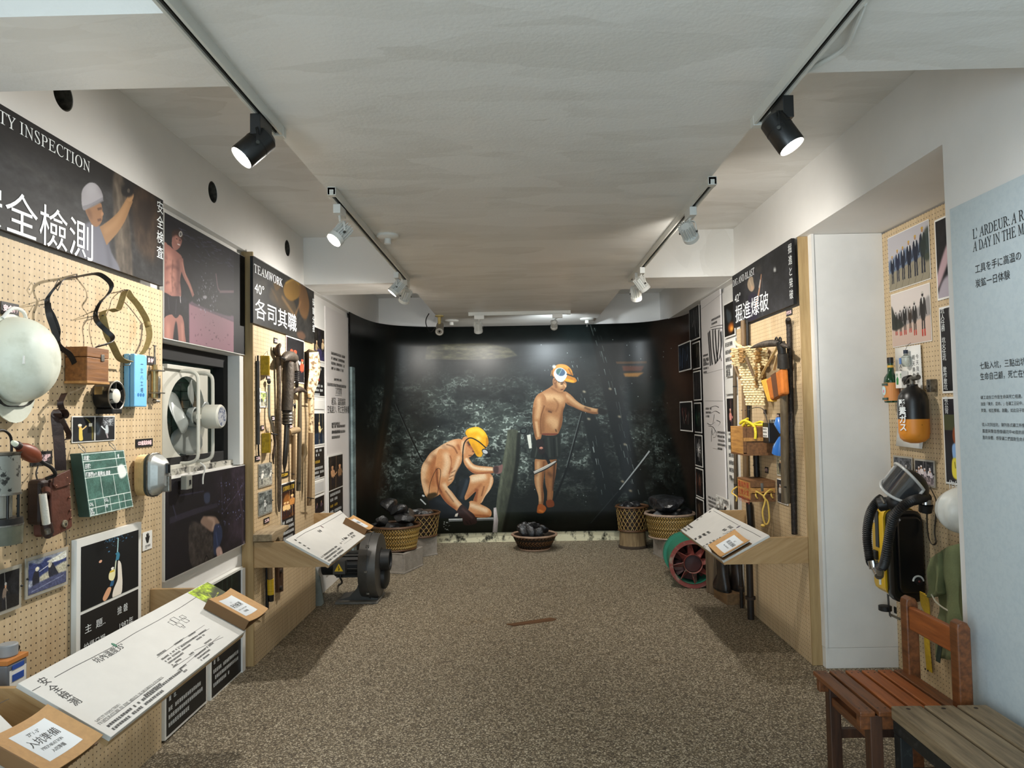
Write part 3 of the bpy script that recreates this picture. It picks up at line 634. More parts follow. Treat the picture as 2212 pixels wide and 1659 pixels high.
arm = C.poly([(946, 974), (958, 970), (970, 976), (976, 992), (974, 1014), (968, 1034), (966, 1050), (976, 1062), (988, 1078), (999, 1092), (990, 1104), (982, 1100), (962, 1084), (948, 1062), (942, 1040), (940, 1010)], sk1)
shade(arm, [([(962, 978), (966, 1000), (958, 1030)], 13, hi1, .6, 5), ([(958, 1044), (974, 1070), (994, 1094)], 9, hi1, .65, 3), ([(942, 1010), (944, 1044), (962, 1080), (984, 1100)], 7, sh1, .75, 3), ([(972, 984), (976, 1000), (970, 1024)], 3, sh1, .6, 1), ([(962, 1060), (980, 1084)], 2.5, de1, .4, 1), ([(944, 1012), (946, 1046), (954, 1064)], 2, de1, .55, 1)])
head = C.poly([(1000, 946), (1010, 944), (1014, 958), (1022, 964), (1026, 976), (1022, 982), (1014, 988), (1004, 988), (998, 982), (994, 966)], sk1); shade(head, [([(1000, 952), (1000, 980)], 7, hi1, .6, 3), ([(1010, 960), (1024, 972)], 6, sh1, .6, 2), ([(1020, 974), (1026, 977)], 3, de1, .7, 1), ([(1012, 984), (1020, 984)], 2, de1, .6, 1), ([(1010, 954), (1016, 962)], 5, '3a2418', .7, 2)])
hm = C.poly([(1006, 932), (1012, 926), (1030, 922), (1044, 929), (1053, 943), (1055, 958), (1049, 968), (1044, 975), (1040, 986), (1030, 985), (1022, 970), (1014, 956), (1010, 944), (1006, 938)], 'f0b414'); shade(hm, [([(1012, 932), (1032, 928), (1046, 940)], 9, 'ffd84a', .8, 4), ([(1020, 958), (1034, 982)], 6, 'c98a10', .6, 3), ([(1052, 945), (1052, 964), (1044, 976)], 5, 'b9780c', .7, 2), ([(1030, 944), (1038, 950)], 8, 'ffe98e', .8, 4)])
C.line([(1000, 1000), (1000, 975), (1004, 955), (1016, 946), (1034, 954), (1050, 968)], 2.6, '15150f'); C.line([(998, 1004), (990, 1030), (986, 1050)], [7, 5, 9], '171a18'); C.poly([(1000, 1000), (994, 1024), (986, 1040), (982, 1030), (990, 1012)], '15191a', 1)
C.ell(1049, 976, 9, 6, '2a2c2e', .5); C.ell(1048, 976, 6, 4, 'c9ced1', .5); C.ell(1055, 984, 5, 4, '101112')
C.line([(926, 1090), (928, 1050), (940, 1018), (948, 1012), (952, 1020), (948, 1050), (944, 1070)], 1.2, '3a2418', .9)
C.poly([(924, 1068), (940, 1064), (944, 1070), (930, 1080), (922, 1078)], '3b3018', 1, .9)
gl1 = C.poly([(988, 1102), (998, 1090), (1012, 1102), (1024, 1112), (1030, 1126), (1026, 1132), (1004, 1134), (998, 1120), (986, 1108)], '3c2a27'); shade(gl1, [([(998, 1098), (1022, 1120)], 5, '5b4440', .7, 2), ([(1006, 1126), (1012, 1133)], 1.5, '1c1312', .8, 0), ([(1014, 1124), (1018, 1132)], 1.5, '1c1312', .8, 0)])
C.line([(969, 1124), (999, 1123)], 6, '8f9494'); C.line([(969, 1122), (999, 1121)], 2.4, 'f0f3f2'); C.line([(1030, 1122), (1068, 1121)], 6, '777c7c'); C.line([(1030, 1120), (1066, 1119)], 2, 'e6eaea')
C.poly([(1066, 1097), (1072, 1096), (1076, 1124), (1074, 1150), (1064, 1150), (1066, 1126)], 'c9c0c0', 0, 1, smooth=False); C.line([(1069, 1098), (1069, 1148)], 2, 'f4f0f0', .8)
C.poly([(984, 1110), (990, 1108), (988, 1116), (982, 1116)], 'e9e3d6', 0, 1, smooth=False)
C.line([(908, 1078), (920, 1090)], 3, 'dfe5e5', .9); C.line([(912, 1070), (917, 1072)], 4, 'eef2f2', .9)
C.specks(14, 3, 'f2f6f6', (int(C.T([(955, 1130)])[0][0]), int(C.T([(955, 1128)])[0][1]), int(C.T([(972, 1145)])[0][0]), int(C.T([(972, 1146)])[0][1])), (1, 2.4))
# ---- standing man
sk2, hi2, sh2, de2 = 'a3744b', 'dcb98c', '734825', '3c2412'
l1 = C.poly([(1157, 990), (1177, 992), (1176, 1020), (1173, 1050), (1175, 1072), (1172, 1092), (1164, 1094), (1163, 1072), (1155, 1044), (1155, 1016)], sk2); l2 = C.poly([(1179, 992), (1201, 990), (1201, 1020), (1196, 1050), (1195, 1068), (1192, 1082), (1182, 1082), (1182, 1062), (1178, 1044), (1177, 1010)], '8f6038')
shade(l1, [([(1163, 996), (1162, 1040), (1167, 1084)], 7, hi2, .65, 3), ([(1175, 996), (1172, 1050), (1172, 1088)], 4, sh2, .8, 2), ([(1156, 1020), (1160, 1028)], 6, de2, .4, 3)]); shade(l2, [([(1188, 996), (1188, 1050), (1187, 1078)], 6, sk2, .7, 3), ([(1198, 1000), (1195, 1060)], 4, de2, .7, 2), ([(1184, 1020), (1192, 1030)], 8, de2, .45, 3)])
b1 = C.poly([(1163, 1090), (1173, 1090), (1180, 1098), (1174, 1108), (1161, 1108), (1160, 1102)], 'a4581d'); shade(b1, [([(1164, 1102), (1174, 1106)], 4, 'd9863a', .7, 2)]); b2 = C.poly([(1181, 1081), (1193, 1080), (1197, 1086), (1196, 1094), (1184, 1096), (1180, 1090)], '7d3f15')
sh = C.poly([(1153, 936), (1180, 938), (1207, 936), (1210, 955), (1208, 988), (1180, 993), (1150, 990), (1146, 985), (1150, 960)], '20241f')
shade(sh, [([(1165, 945), (1156, 988)], 3, '4c534b', .6, 1), ([(1184, 944), (1188, 988)], 5, '3a403a', .7, 2), ([(1202, 944), (1204, 986)], 3, '535a52', .5, 1), ([(1174, 948), (1172, 990)], 4, '0c0f0c', .8, 2), ([(1196, 946), (1198, 988)], 3, '0c0f0c', .7, 1)])
a2 = C.poly([(1219, 846), (1232, 852), (1246, 866), (1262, 876), (1284, 882), (1294, 884), (1294, 893), (1280, 894), (1258, 888), (1240, 880), (1222, 870)], sk2); shade(a2, [([(1222, 852), (1250, 874), (1290, 886)], 6, hi2, .6, 3), ([(1224, 870), (1256, 888), (1290, 893)], 4, sh2, .8, 2), ([(1262, 880), (1276, 886)], 5, de2, .45, 2)])
C.poly([(1293, 882), (1306, 884), (1312, 890), (1306, 896), (1293, 894)], '14120f', 1)
torso = C.poly([(1196, 832), (1186, 838), (1172, 846), (1163, 852), (1158, 866), (1160, 890), (1168, 905), (1167, 920), (1168, 938), (1200, 940), (1210, 928), (1215, 910), (1216, 890), (1221, 874), (1222, 856), (1219, 846), (1208, 844)], sk2)
shade(torso, [([(1172, 858), (1200, 858), (1216, 866)], 16, hi2, .6, 6), ([(1178, 884), (1196, 888)], 6, sh2, .5, 3), ([(1196, 860), (1206, 874), (1200, 890)], 3, sh2, .45, 2), ([(1182, 905), (1200, 912), (1196, 926)], 18, hi2, .5, 6), ([(1218, 880), (1213, 905), (1208, 932)], 7, sh2, .75, 3), ([(1172, 890), (1172, 934)], 8, sh2, .5, 4), ([(1184, 888), (1192, 891)], 4, de2, .5, 1), ([(1200, 927), (1202, 933)], 2.5, de2, .7, 1), ([(1190, 838), (1205, 846), (1216, 848)], 3, sh2, .6, 2), ([(1170, 938), (1205, 938)], 4, '6b2f22', .7, 1)])
a1 = C.poly([(1163, 851), (1172, 850), (1180, 862), (1178, 880), (1172, 898), (1168, 916), (1170, 940), (1166, 950), (1158, 950), (1152, 925), (1150, 905), (1151, 880), (1155, 862)], sk2); shade(a1, [([(1164, 858), (1164, 880), (1160, 905)], 9, hi2, .55, 4), ([(1158, 910), (1163, 944)], 6, hi2, .6, 2), ([(1176, 876), (1168, 905), (1169, 938)], 3, sh2, .8, 1), ([(1153, 880), (1152, 910), (1158, 944)], 3, sh2, .7, 2)])
head = C.poly([(1196, 816), (1210, 818), (1222, 826), (1224, 834), (1219, 842), (1214, 847), (1206, 846), (1198, 838), (1194, 828)], sk2); shade(head, [([(1206, 826), (1214, 836)], 9, hi2, .6, 3), ([(1198, 822), (1202, 838)], 5, sh2, .6, 2), ([(1211, 830), (1216, 829)], 2.4, de2, .9, 0), ([(1219, 830), (1223, 836)], 3, hi2, .8, 1), ([(1211, 842), (1217, 841)], 2, '5c2a1c', .9, 0), ([(1210, 827), (1218, 826)], 1.6, '2b1a10', .8, 0)]); C.ell(1199, 824, 3.4, 5, sh2, .2); C.ell(1199, 824, 2, 3, sk2, .2); C.line([(1200, 816), (1209, 826)], 4, '1c130d', .9)
hm = C.poly([(1193, 806), (1196, 794), (1206, 787), (1222, 788), (1234, 798), (1239, 812), (1246, 822), (1240, 827), (1226, 825), (1210, 820), (1196, 814)], 'c07c1c'); shade(hm, [([(1204, 791), (1224, 793), (1234, 806)], 6, 'e8a83c', .7, 3), ([(1216, 818), (1240, 825)], 5, 'e7b030', .8, 2), ([(1228, 796), (1236, 812)], 3, '7b4a10', .7, 1)])
C.poly([(1196, 806), (1202, 796), (1214, 795), (1224, 804), (1224, 814), (1216, 824), (1206, 824), (1199, 816)], 'c9d2d8'); C.ell(1211, 804, 10, 8, '3f5d78', .3); C.ell(1207, 802, 5, 6, '3c6a5c', .4, 1, .9); C.line([(1206, 812), (1214, 797)], 1.5, '9db4c4', .8); C.line([(1224, 808), (1240, 814)], 3, '1b1b18'); C.ell(1243, 812, 5, 4, '0f1010'); C.ell(1197, 792, 4, 4, 'cfd5d4', 0, 1); C.line([(1190, 812), (1192, 800)], 1.4, 'b98f48')
gl2 = C.poly([(1159, 951), (1171, 950), (1176, 962), (1178, 974), (1172, 982), (1164, 978), (1160, 966)], '241b19'); C.ell(1169, 968, 4, 3, 'c78d78'); C.line([(1166, 970), (1173, 970)], 1, '241b19')
C.line([(1176, 978), (1188, 1004)], 7, '141514'); C.line([(1152, 1022), (1180, 1010), (1202, 996)], [9, 8, 6], '191a1a'); C.line([(1153, 1021), (1180, 1009), (1201, 996)], [6, 5, 3.5], 'b7b6ae'); C.line([(1156, 1018), (1198, 997)], 1.5, 'eceae2', .9)
C.poly([(1138, 940), (1146, 938), (1149, 968), (1143, 969)], 'd9dcd2', 0, 1, smooth=False); C.line([(1140, 938), (1145, 926), (1150, 915)], 2, '1a1d1c'); C.ell(1131, 931, 8, 7, '0f1211'); C.ell(1131, 931, 5.5, 4.5, '3d4744'); 
C.grain(.05, 3, 3, 33, None, 2)
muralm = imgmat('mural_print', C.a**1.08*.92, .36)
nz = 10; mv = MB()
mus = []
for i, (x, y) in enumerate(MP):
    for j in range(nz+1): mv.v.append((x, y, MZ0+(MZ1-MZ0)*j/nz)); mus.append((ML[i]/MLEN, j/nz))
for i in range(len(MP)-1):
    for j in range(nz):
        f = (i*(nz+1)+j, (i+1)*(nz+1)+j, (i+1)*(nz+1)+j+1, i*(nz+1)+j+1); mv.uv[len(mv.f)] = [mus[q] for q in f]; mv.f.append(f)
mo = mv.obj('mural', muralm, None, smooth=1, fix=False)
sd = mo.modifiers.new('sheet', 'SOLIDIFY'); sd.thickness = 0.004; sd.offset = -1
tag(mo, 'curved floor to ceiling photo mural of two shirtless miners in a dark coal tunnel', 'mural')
# ------------------------------------------------------------------ shared things for the walls
paper = mat('white_paper', 'e6e4de', .6); foam = mat('white_foam_board', 'dddcd6', .5); blackc = mat('black_card', '121111', .55)
ink = mat('black_ink', '1b1a1a', .6); whitet = mat('white_lettering', 'e9eeee', .5); pinkt = mat('pink_white_lettering', 'f1cfd2', .5); yel = mat('yellow_lettering', 'd9b03a', .5)
ply = wood('plywood', 'b2946a', '9a7a50', 1, 5, .5, 1.2); plyv = wood('plywood_post', 'ae9468', '937850', 2, 6, .5); peg = pegmat()
iron = mat('rusty_iron', '3a322c', .7, .5, scale=30, c2='5a4636', thr=(.45, .7), bump=.3, bscale=90); steel = mat('worn_steel', '8f8c84', .35, .8, scale=40, c2='5d5850', bump=.1)
blacki = mat('black_iron', '1d1b19', .5, .4, var=.3, scale=40, bump=.2); leather = mat('black_leather', '191716', .45, var=.3, scale=50, bump=.2); oldwood = wood('old_handle_wood', '7d6444', '5a452d', 2, 8, .6)
def frame_thing(side, x0, x1, yt, yb, d, name, label, cat, group=None, xr=None):
    """a flat sheet on a long wall; x0,x1 its left and right edge, yt,yb its top and bottom at the left edge, d its distance from the wall plane"""
    X = -XW+d if side == 'L' else XW-d
    a = onX(x0, yt, X); b = onX(x0, yb, X); c = onX(x1, xr if xr is not None else (yt+yb)/2, X)
    W = abs(c.y-a.y); H = a.z-b.z; w = WF(side, x0, yt, X); w.o = V((X, (a.y+c.y)/2, (a.z+b.z)/2))
    return w, w.thing(name, label, cat, group), W, H
def backing(t, W, H, th, m, name='backing', bevel=0.0): return MB().box((-W/2, 0, -H/2), (W/2, th, H/2)).obj(name, m, t, bevel)
def printed(t, x0, z0, x1, z1, arr, name='print', rough=.6, y=-.0012, nm=None):
    m = imgmat(nm or ('printed_'+name), arr, rough)
    return MB().box((x0, y, z0), (x1, -.0002, z1)).quaduv((x0, y-.0002, z0), (x1, y-.0002, z0), (x1, y-.0002, z1), (x0, y-.0002, z1)).obj(name, m, t, fix=False)
def sticker(t, x0, z0, x1, z1, m, name='panel', y=-.001): return MB().box((x0, y, z0), (x1, 0, z1)).obj(name, m, t)
def tag_card(side, x0, x1, yt, yb, s, label, d=.004, serif=False, tm=None):
    w, t, W, H = frame_thing(side, x0, x1, yt, yb, d, 'name_tag', label, 'label'); backing(t, W, H, .003, blackc, 'card')
    if s: text(s, H*.55, tm or pinkt, t, (0, -.0012, -H*.2), align='CENTER', width=W*.82, bold=.0012)
    return t
# ---- small invented snapshots: figures at work, painted from a seed
def snap(seed, bg='16181a', fg='c9c2b4', n=3, hi='e8e2d4', w=150, h=110, floor='4a463c', glow=None, mono=False, kind='men'):
    c = Canvas(w, h, bg, (0, 0, 1, h/w), None, w/100); rg = random.Random(seed); A = h/w
    c.grain(.8, 18, 14, seed); 
    if floor: c.poly([(0, A*.7), (.5, A*.64), (1, A*.72), (1, A), (0, A)], floor, 1, .8); c.grain(.4, 9, 5, seed+1)
    if glow: c.ell(rg.uniform(.3, .7), A*.4, .3, A*.3, glow, 0, 6, .6)
    for k in range(rg.randint(2, 4)):
        x = rg.random(); c.line([(x, 0), (x+rg.uniform(-.1, .1), A)], [rg.uniform(1.5, 4)]*2, hi if rg.random() < .4 else floor or fg, .5)
    for k in range(n):
        x = (k+.5+rg.uniform(-.2, .2))/n; s = A*rg.uniform(.5, .68); b = A*rg.uniform(.86, .96); lean = rg.uniform(-.06, .06); cl = fg if rg.random() < .6 else hi
        c.poly([(x-s*.12, b-s*.42), (x-s*.15+lean, b-s*.78), (x+s*.15+lean, b-s*.78), (x+s*.13, b-s*.42)], cl, .3); c.line([(x-s*.06, b-s*.45), (x-s*.08, b)], s*8, '20202a' if not mono else '2a2a2a'); c.line([(x+s*.06, b-s*.45), (x+s*.09, b)], s*8, '1a1a20')
        c.line([(x+s*.13+lean, b-s*.74), (x+s*.28+lean*2, b-s*.55), (x+s*.34, b-s*.66)], s*6, cl); c.ell(x+lean*1.4, b-s*.9, s*.085, s*.11, 'b98a68' if not mono else 'a8a49c'); c.ell(x+lean*1.4, b-s*.97, s*.1, s*.065, hi)
    c.grain(.2, 3, 3, seed+5); return c.a
def photo(side, x0, x1, yt, yb, label, arr, d=.012, border=.006, th=.004, group=None, cat='photograph', clear=False, xr=None):
    w, t, W, H = frame_thing(side, x0, x1, yt, yb, d, 'photograph', label, cat, group, xr)
    backing(t, W, H, th, paper if not clear else mat('clear_acrylic', 'd9d5c8', .1, trans=.6), 'mount')
    printed(t, -W/2+border, -H/2+border, W/2-border, H/2-border, arr)
    if clear:
        for s in (-1, 1): MB().ell((s*(W/2-.004), -.004, 0), (.004, .004, .004), 8, 6).obj('pin', blackc, t)
    return t
def boardtext(t, x0, z0, x1, n, lh, seed, m, ch, name='small_print', y=-.0016, **k):
    o = dashes(MB(), x0, z0, x1, n, lh, seed, y, ch, **k).obj(name, m, t, fix=False); o['kind'] = 'stuff'; return o

# ------------------------------------------------------------------ left wall, first pegboard
w = WF('L', 200, 1000); yy = w.o.y
t = w.thing('pegboard', 'nearest pale pegboard on the left wall, under the safety inspection banner', 'board')
MB().box((1.2-yy, 0, .002-w.o.z), (WY0-yy, .039, 2.088-w.o.z)).obj('board', peg, t)

def banner(side, x0, x1, yt, yb, label, paint, th=.016, mpp=.003):
    w, t, W, H = frame_thing(side, x0, x1, yt, yb, .017, 'photo_banner', label, 'banner'); backing(t, W, H, th, blackc, 'panel')
    c = Canvas(int(W/mpp), int(H/mpp), '26272a', (-W/2, H/2, W/2, -H/2), lambda px, py: w.xz(px, py)); paint(c, w); c.a *= .8; printed(t, -W/2, -H/2, W/2, H/2, c.a, nm='printed_banner'); return w, t, W, H
def p1(c, w):
    c.a[:] = rgb('2b2b2c'); c.grain(.55, 70, 40, 21); c.grain(.4, 12, 6, 22)
    c.poly([(0, 228), (355, 437), (355, 470), (200, 390), (0, 300)], '1e1b19', 8, .7)
    c.line([(20, 330), (120, 400), (220, 430)], [10, 6, 3], '5b574f', .35, feather=4)
    c.poly([(243, 388), (268, 395), (285, 560), (283, 630), (255, 610)], '5e5347', 2, .95); c.line([(250, 395), (262, 500), (268, 600)], 5, '877b6c', .6, feather=2); c.line([(262, 395), (276, 500), (280, 600)], 5, '3a322b', .7, feather=2)
    c.poly([(285, 405), (338, 432), (338, 560), (300, 545), (285, 480)], '4c3a2c', 6, .8); c.grain(.35, 10, 16, 23, blur(c.mask([(243, 388), (340, 430), (340, 620), (250, 600)]), 4)); c.poly([(300, 430), (330, 445), (320, 500), (302, 480)], '2a211c', 4, .7)
    c.poly([(176, 590), (174, 500), (182, 486), (198, 478), (214, 488), (226, 500), (240, 545), (256, 575), (258, 600), (235, 630)], '767784', 1); c.line([(190, 490), (196, 560), (192, 600)], 14, '8d8e9a', .6, feather=5); c.line([(228, 505), (236, 560), (240, 600)], 9, '565763', .7, feather=4)
    c.line([(222, 510), (244, 490), (262, 468), (276, 440), (282, 428)], [26, 22, 18, 14, 12], 'a37a52'); c.line([(224, 500), (250, 480), (276, 434)], 6, 'c79b6e', .6, feather=3); c.ell(281, 424, 7, 12, 'b98d62', .2); c.poly([(262, 408), (272, 398), (284, 402), (288, 418), (276, 426), (264, 420)], '1d1a1a', 1); c.ell(277, 412, 3, 5, '5b544c')
    c.poly([(184, 452), (200, 444), (216, 438), (220, 450), (221, 470), (216, 484), (206, 490), (196, 482), (188, 466)], 'a2744f'); c.poly([(186, 452), (196, 456), (198, 474), (190, 466)], '7a5338', 2, .7); c.line([(210, 452), (219, 450)], 3, '50331f', .8); c.line([(210, 476), (218, 474)], 3, '5e3a28', .8); c.ell(220, 462, 3, 5, 'b98762')
    hm = c.poly([(180, 454), (175, 430), (178, 408), (192, 395), (206, 397), (217, 410), (222, 428), (214, 436), (198, 444)], 'b5b2b8', .5); c.line([(184, 412), (196, 402), (208, 410)], 16, 'd2d0d6', .7, clip=hm, feather=6); c.line([(178, 450), (198, 443), (222, 430)], 5, '8c8a92', .8); c.line([(212, 404), (226, 420), (245, 440)], 5, '5f5d60', .5, feather=4)
w, t, W, H = banner('L', -120, 352, 153, 452, 'large dark photo banner of a white helmeted inspector over the nearest left pegboard', p1)
a = w(196, 375, .001); b = w(4, 266, .001)
text('SAFETY INSPECTION', .060, whitet, t, (a.x, -.003, (w(196, 375).z)), align='RIGHT', serif=True, width=.635)
a = w(203, 560); text('安全檢測', .155, whitet, t, (a.x, -.003, w(175, 563).z+.022), align='RIGHT', width=.62)
a = w(338, 441); text('安全検査', .062, whitet, t, (w(337, 500).x, -.003, w(345, 436).z), vert=True, lines=1.12)

# ---- black and khaki straps, wooden box and blue case
w = WF('L', 138, 790); t = w.thing('wooden_lamp_box', 'small brown wooden box with a looping black leather strap, hung on the pegboard', 'box')
bw = wood('box_wood', '8a5a2c', '5f3a1a', 0, 10, .45)
B0 = w(138, 749); bx, bd, bh, bz = .135, .085, .128, B0.z-.128
MB().box((0, -bd, bz), (bx, -.004, bz+bh*.70)).obj('body', bw, t, .002); MB().box((-.001, -bd-.001, bz+bh*.715), (bx+.001, -.003, bz+bh)).obj('lid', bw, t, .002); MB().box((-.003, -bd-.003, bz-.006), (bx+.003, -.002, bz+.003)).obj('base', wood('box_base', 'b88a52', '9a6d3a', 0, 10), t, .001)
MB().box((bx*.62, -bd-.004, bz+bh*.62), (bx*.76, -bd, bz+bh*.82)).obj('latch', steel, t, .001)
def strap(w, t, pts, ds, width, m, name='strap', wdir=None, n=5, th=.0025):
    P = [tuple(w(px, py, d)) for (px, py), d in zip(pts, ds)]; return MB().ribbon(spl(P, n), wdir or V((.25, -.9, .25)), width, th).obj(name, m, t, smooth=1)
pts = [(161, 785), (150, 765), (129, 749), (124, 735), (125, 714), (115, 686), (105, 667), (102, 649), (108, 635), (126, 614), (140, 603), (166, 598), (192, 593), (213, 592), (232, 604), (241, 618), (234, 635), (218, 651), (209, 667), (206, 681), (211, 696), (229, 714), (243, 728), (239, 740), (224, 745), (208, 749)]
ds = [.04, .045, .05, .04, .05, .04, .03, .02, .03, .05, .05, .04, .05, .06, .07, .07, .06, .05, .03, .02, .04, .06, .08, .09, .085, .08]
strap(w, t, pts, ds, .019, leather, wdir=V((.35, -.75, .55)))
strap(w, t, [(124, 737), (117, 712), (106, 680), (103, 655)], [.06, .055, .045, .03], .02, leather, 'strap_loop', V((.6, -.6, .2)))
q = w(126, 617, .055); MB().tube([q+V((.016, 0, .013)), q+V((.002, 0, .024)), q+V((-.018, 0, -.004)), q+V((-.004, 0, -.018))], .0018, 6, True).obj('buckle', steel, t)
for px, py in ((103, 651), (166, 598), (206, 677)): MB().tube([w(px, py-6, .004), w(px, py, .06), w(px, py+5, .004)], .002, 6).obj('cable_tie', blackc, t)
w = WF('L', 265, 770); t = w.thing('blue_metal_case', 'tall chipped blue metal case with a khaki webbing strap on the pegboard', 'case')
bl = mat('chipped_blue_paint', '6fb1dd', .45, scale=14, c2='d8e3e0', thr=(.6, .68), bump=.15); z1 = w(265, 764).z; z0 = z1-.222
MB().box((0, -.028, z0), (.10, -.004, z1)).obj('case_back', bl, t, .004); MB().box((0, -.05, z0), (.10, -.030, z1)).obj('case_front', bl, t, .004)
MB().tube([(-.003, -.012, z1-.04), (-.012, -.012, z1-.05), (-.012, -.035, z1-.05), (-.003, -.035, z1-.04)], .002, 6).obj('strap_ring', steel, t)
for k in range(3): MB().cyl((.03+.02*k, -.0495, z0+.05), (.03+.02*k, -.051, z0+.05), .0075, n=14).obj('maker_mark', mat('faded_mark', '2f6ea6', .5), t)
text('一三八工場', .022, mat('dark_mark', '23486b', .6), t, (.045, -.052, z0+.19), vert=True, lines=1.25)
kh = mat('khaki_webbing', '8b7a4b', .8, var=.2, scale=60, bump=.2)
pts = [(281, 783), (259, 775), (243, 745), (232, 724), (224, 693), (222, 675), (239, 668), (253, 672), (260, 658), (266, 639), (273, 628), (283, 642), (297, 658), (313, 684), (318, 698), (322, 714), (322, 731), (315, 752), (305, 766)]
strap(w, t, pts, [.045, .05, .05, .045, .04, .02, .03, .035, .035, .035, .02, .03, .03, .025, .02, .03, .035, .04, .03], .026, kh, wdir=V((.5, -.8, .35)))
q = w(319, 700, .025); MB().ell(q, (.013, .014, .012), 10, 8).obj('knot', kh, t, smooth=1)
for px, py in ((222, 681), (273, 626)): MB().tube([w(px-4, py, .004), w(px, py, .05), w(px+4, py, .004)], .002, 6).obj('cable_tie', blackc, t)
tag_card('L', 317, 337, 768, 787, '救命器', 'black tag behind the silver tube, beside the blue case')
# ---- silver sampling tube
w = WF('L', 322, 800); t = w.thing('brass_sampling_pump', 'shiny brass and steel hand pump standing right of the blue case', 'pump')
x = w(322, 800).x; zt = w(322, 788).z; zb = w(322, 861).z; br = mat('old_brass', 'a9946a', .3, .85, var=.2, scale=30)
MB().lathe([(.004, 0), (.015, .002), (.015, .03), (.0165, .031), (.0165, .036), (.015, .037), (.015, .118), (.0165, .119), (.0165, .127), (.013, .13), (.011, zt-zb)], Matrix.Translation((x+.005, -.022, zb)), 20).obj('barrel', br, t, smooth=1)
MB().cyl((x+.005, -.022, zt), (x+.005, -.022, zt+.085), .004, n=10).obj('plunger', steel, t, smooth=1); MB().cyl((x-.008, -.022, zt+.086), (x+.018, -.022, zt+.086), .003, n=8).obj('handle', steel, t, smooth=1)
MB().lathe([(.008, 0), (.009, .02), (.006, .03), (.009, .05), (.009, .09), (.006, .1)], Matrix.Translation((x+.032, -.026, zb+.0)), 14).obj('side_cylinder', steel, t, smooth=1)
for k in range(2): MB().box((x-.012, -.05, zb+.022+.1*k), (x+.045, -.004, zb+.027+.1*k)).obj('clamp', steel, t)
MB().lathe([(.004, 0), (.008, .006), (.012, .012), (.006, .02)], Matrix.Translation((x+.008, -.022, zb-.022)), 14).obj('valve', steel, t, smooth=1)
MB().cyl((x-.004, -.03, zb-.012), (x+.03, -.03, zb-.012), .006, n=10).obj('outlet', steel, t, smooth=1)
# ---- black air flow meter
w = WF('L', 214, 856); t = w.thing('air_flow_meter', 'short black round air flow meter with a white hub under the wooden box', 'instrument')
My = Matrix.Rotation(PI/2, 4, 'X')                                   # z of the lathe points out of the wall (-y)
MB().lathe([(.045, .006), (.056, .008), (.058, .03), (.059, .07), (.052, .07), (.050, .03)], My, 32).obj('tube', mat('black_plastic', '131211', .3), t, smooth=1)
MB().lathe([(.0595, .0685), (.0605, .0715), (.057, .0725), (.053, .0705)], My, 32, False).obj('rim', steel, t, smooth=1)
MB().lathe([(.03, .045), (.028, .069), (.024, .072), (.001, .0725)], My, 24).obj('hub', mat('hub_white', 'cfcabd', .5, var=.1), t, smooth=1)
for k in range(6):
    a = PI/6+k*PI/3; MB().bar((.026*math.cos(a), -.062, .026*math.sin(a)), (.052*math.cos(a), -.062, .052*math.sin(a)), .003, .012, (0, 1, 0)).obj('spoke', steel if k % 2 else blacki, t)
MB().box((-.035, -.075, -.07), (.03, -.006, -.05)).obj('foot', blacki, t, .003); MB().bar((-.058, -.02, .02), (-.058, -.05, .02), .012, .03).obj('plate', br, t)
# ---- paired photograph, tags, green board
def pp(c):
    pass
c = Canvas(220, 140, '191a1e', (0, 0, 220, 140)); c.rect(0, 0, 108, 140, '1b1c20'); c.rect(113, 0, 220, 140, '15161a'); c.rect(108, 0, 113, 140, 'e8e4da')
c.line([(70, 10), (95, 60), (98, 135)], [4, 10, 8], '8a7b2e', .8, feather=2); c.line([(60, 5), (90, 40)], 3, 'a89a4a', .7); c.rect(78, 36, 96, 56, 'f0ead8'); c.poly([(30, 60), (44, 64), (46, 100), (48, 132), (30, 132), (28, 90)], 'd9bd5c'); c.line([(42, 74), (58, 60), (66, 50)], 7, 'd8b678'); c.ell(33, 52, 9, 9, 'd7ae78'); c.ell(33, 46, 10, 7, 'f1e7cf')
for i in range(60):
    rg = random.Random(i); c.line([(150+rg.random()*70, rg.random()*50), (150+rg.random()*70, rg.random()*60)], 1.5, 'dfe6ea', .5)
c.poly([(170, 50), (182, 54), (186, 90), (176, 110), (166, 90)], 'cdd6da', 2, .9); c.line([(168, 80), (150, 62), (146, 54)], 7, 'd6dee0'); c.line([(174, 100), (182, 130)], 8, '9a8f90'); c.poly([(116, 30), (140, 60), (130, 110), (116, 90)], '6f8390', 6, .6)
photo('L', 156, 248, 899, 957, 'print with two night photographs side by side above the green board', c.a, .004, .004, .002, xr=930)
tag_card('L', 3, 41, 650, 677, '安全帽', 'black tag lettered safety helmet, left edge above the white helmet')
tag_card('L', 67, 113, 977, 1007, '氣體檢測器', 'black tag half hidden behind the brown rubber bulb')
tag_card('L', 294, 330, 949, 967, 'CO自救救命器', 'black tag above the silver self rescuer')
w = WF('L', 220, 1045); t = w.thing('green_record_board', 'tilted dark green record board ruled with white lines, hung on two hooks', 'board')
Q = [(175, 980), (267.5, 972), (288, 1094.5), (194, 1117)]; q = [w.xz(x, y, .06) for x, y in Q]; grn = mat('green_board_paint', '2f4a42', .5, var=.15, scale=20)
MB().prism(q, -.06, -.018).obj('board', grn, t, .002)
mn = [min(p[i] for p in q) for i in (0, 1)]; mxx = [max(p[i] for p in q) for i in (0, 1)]
c = Canvas(300, int(300*(mxx[1]-mn[1])/(mxx[0]-mn[0])), '4a6b61', (mn[0], mxx[1], mxx[0], mn[1]), lambda px, py: w.xz(px, py, .06), 1.6); c.grain(.25, 30, 30, 5); c.grain(.2, 4, 4, 6)
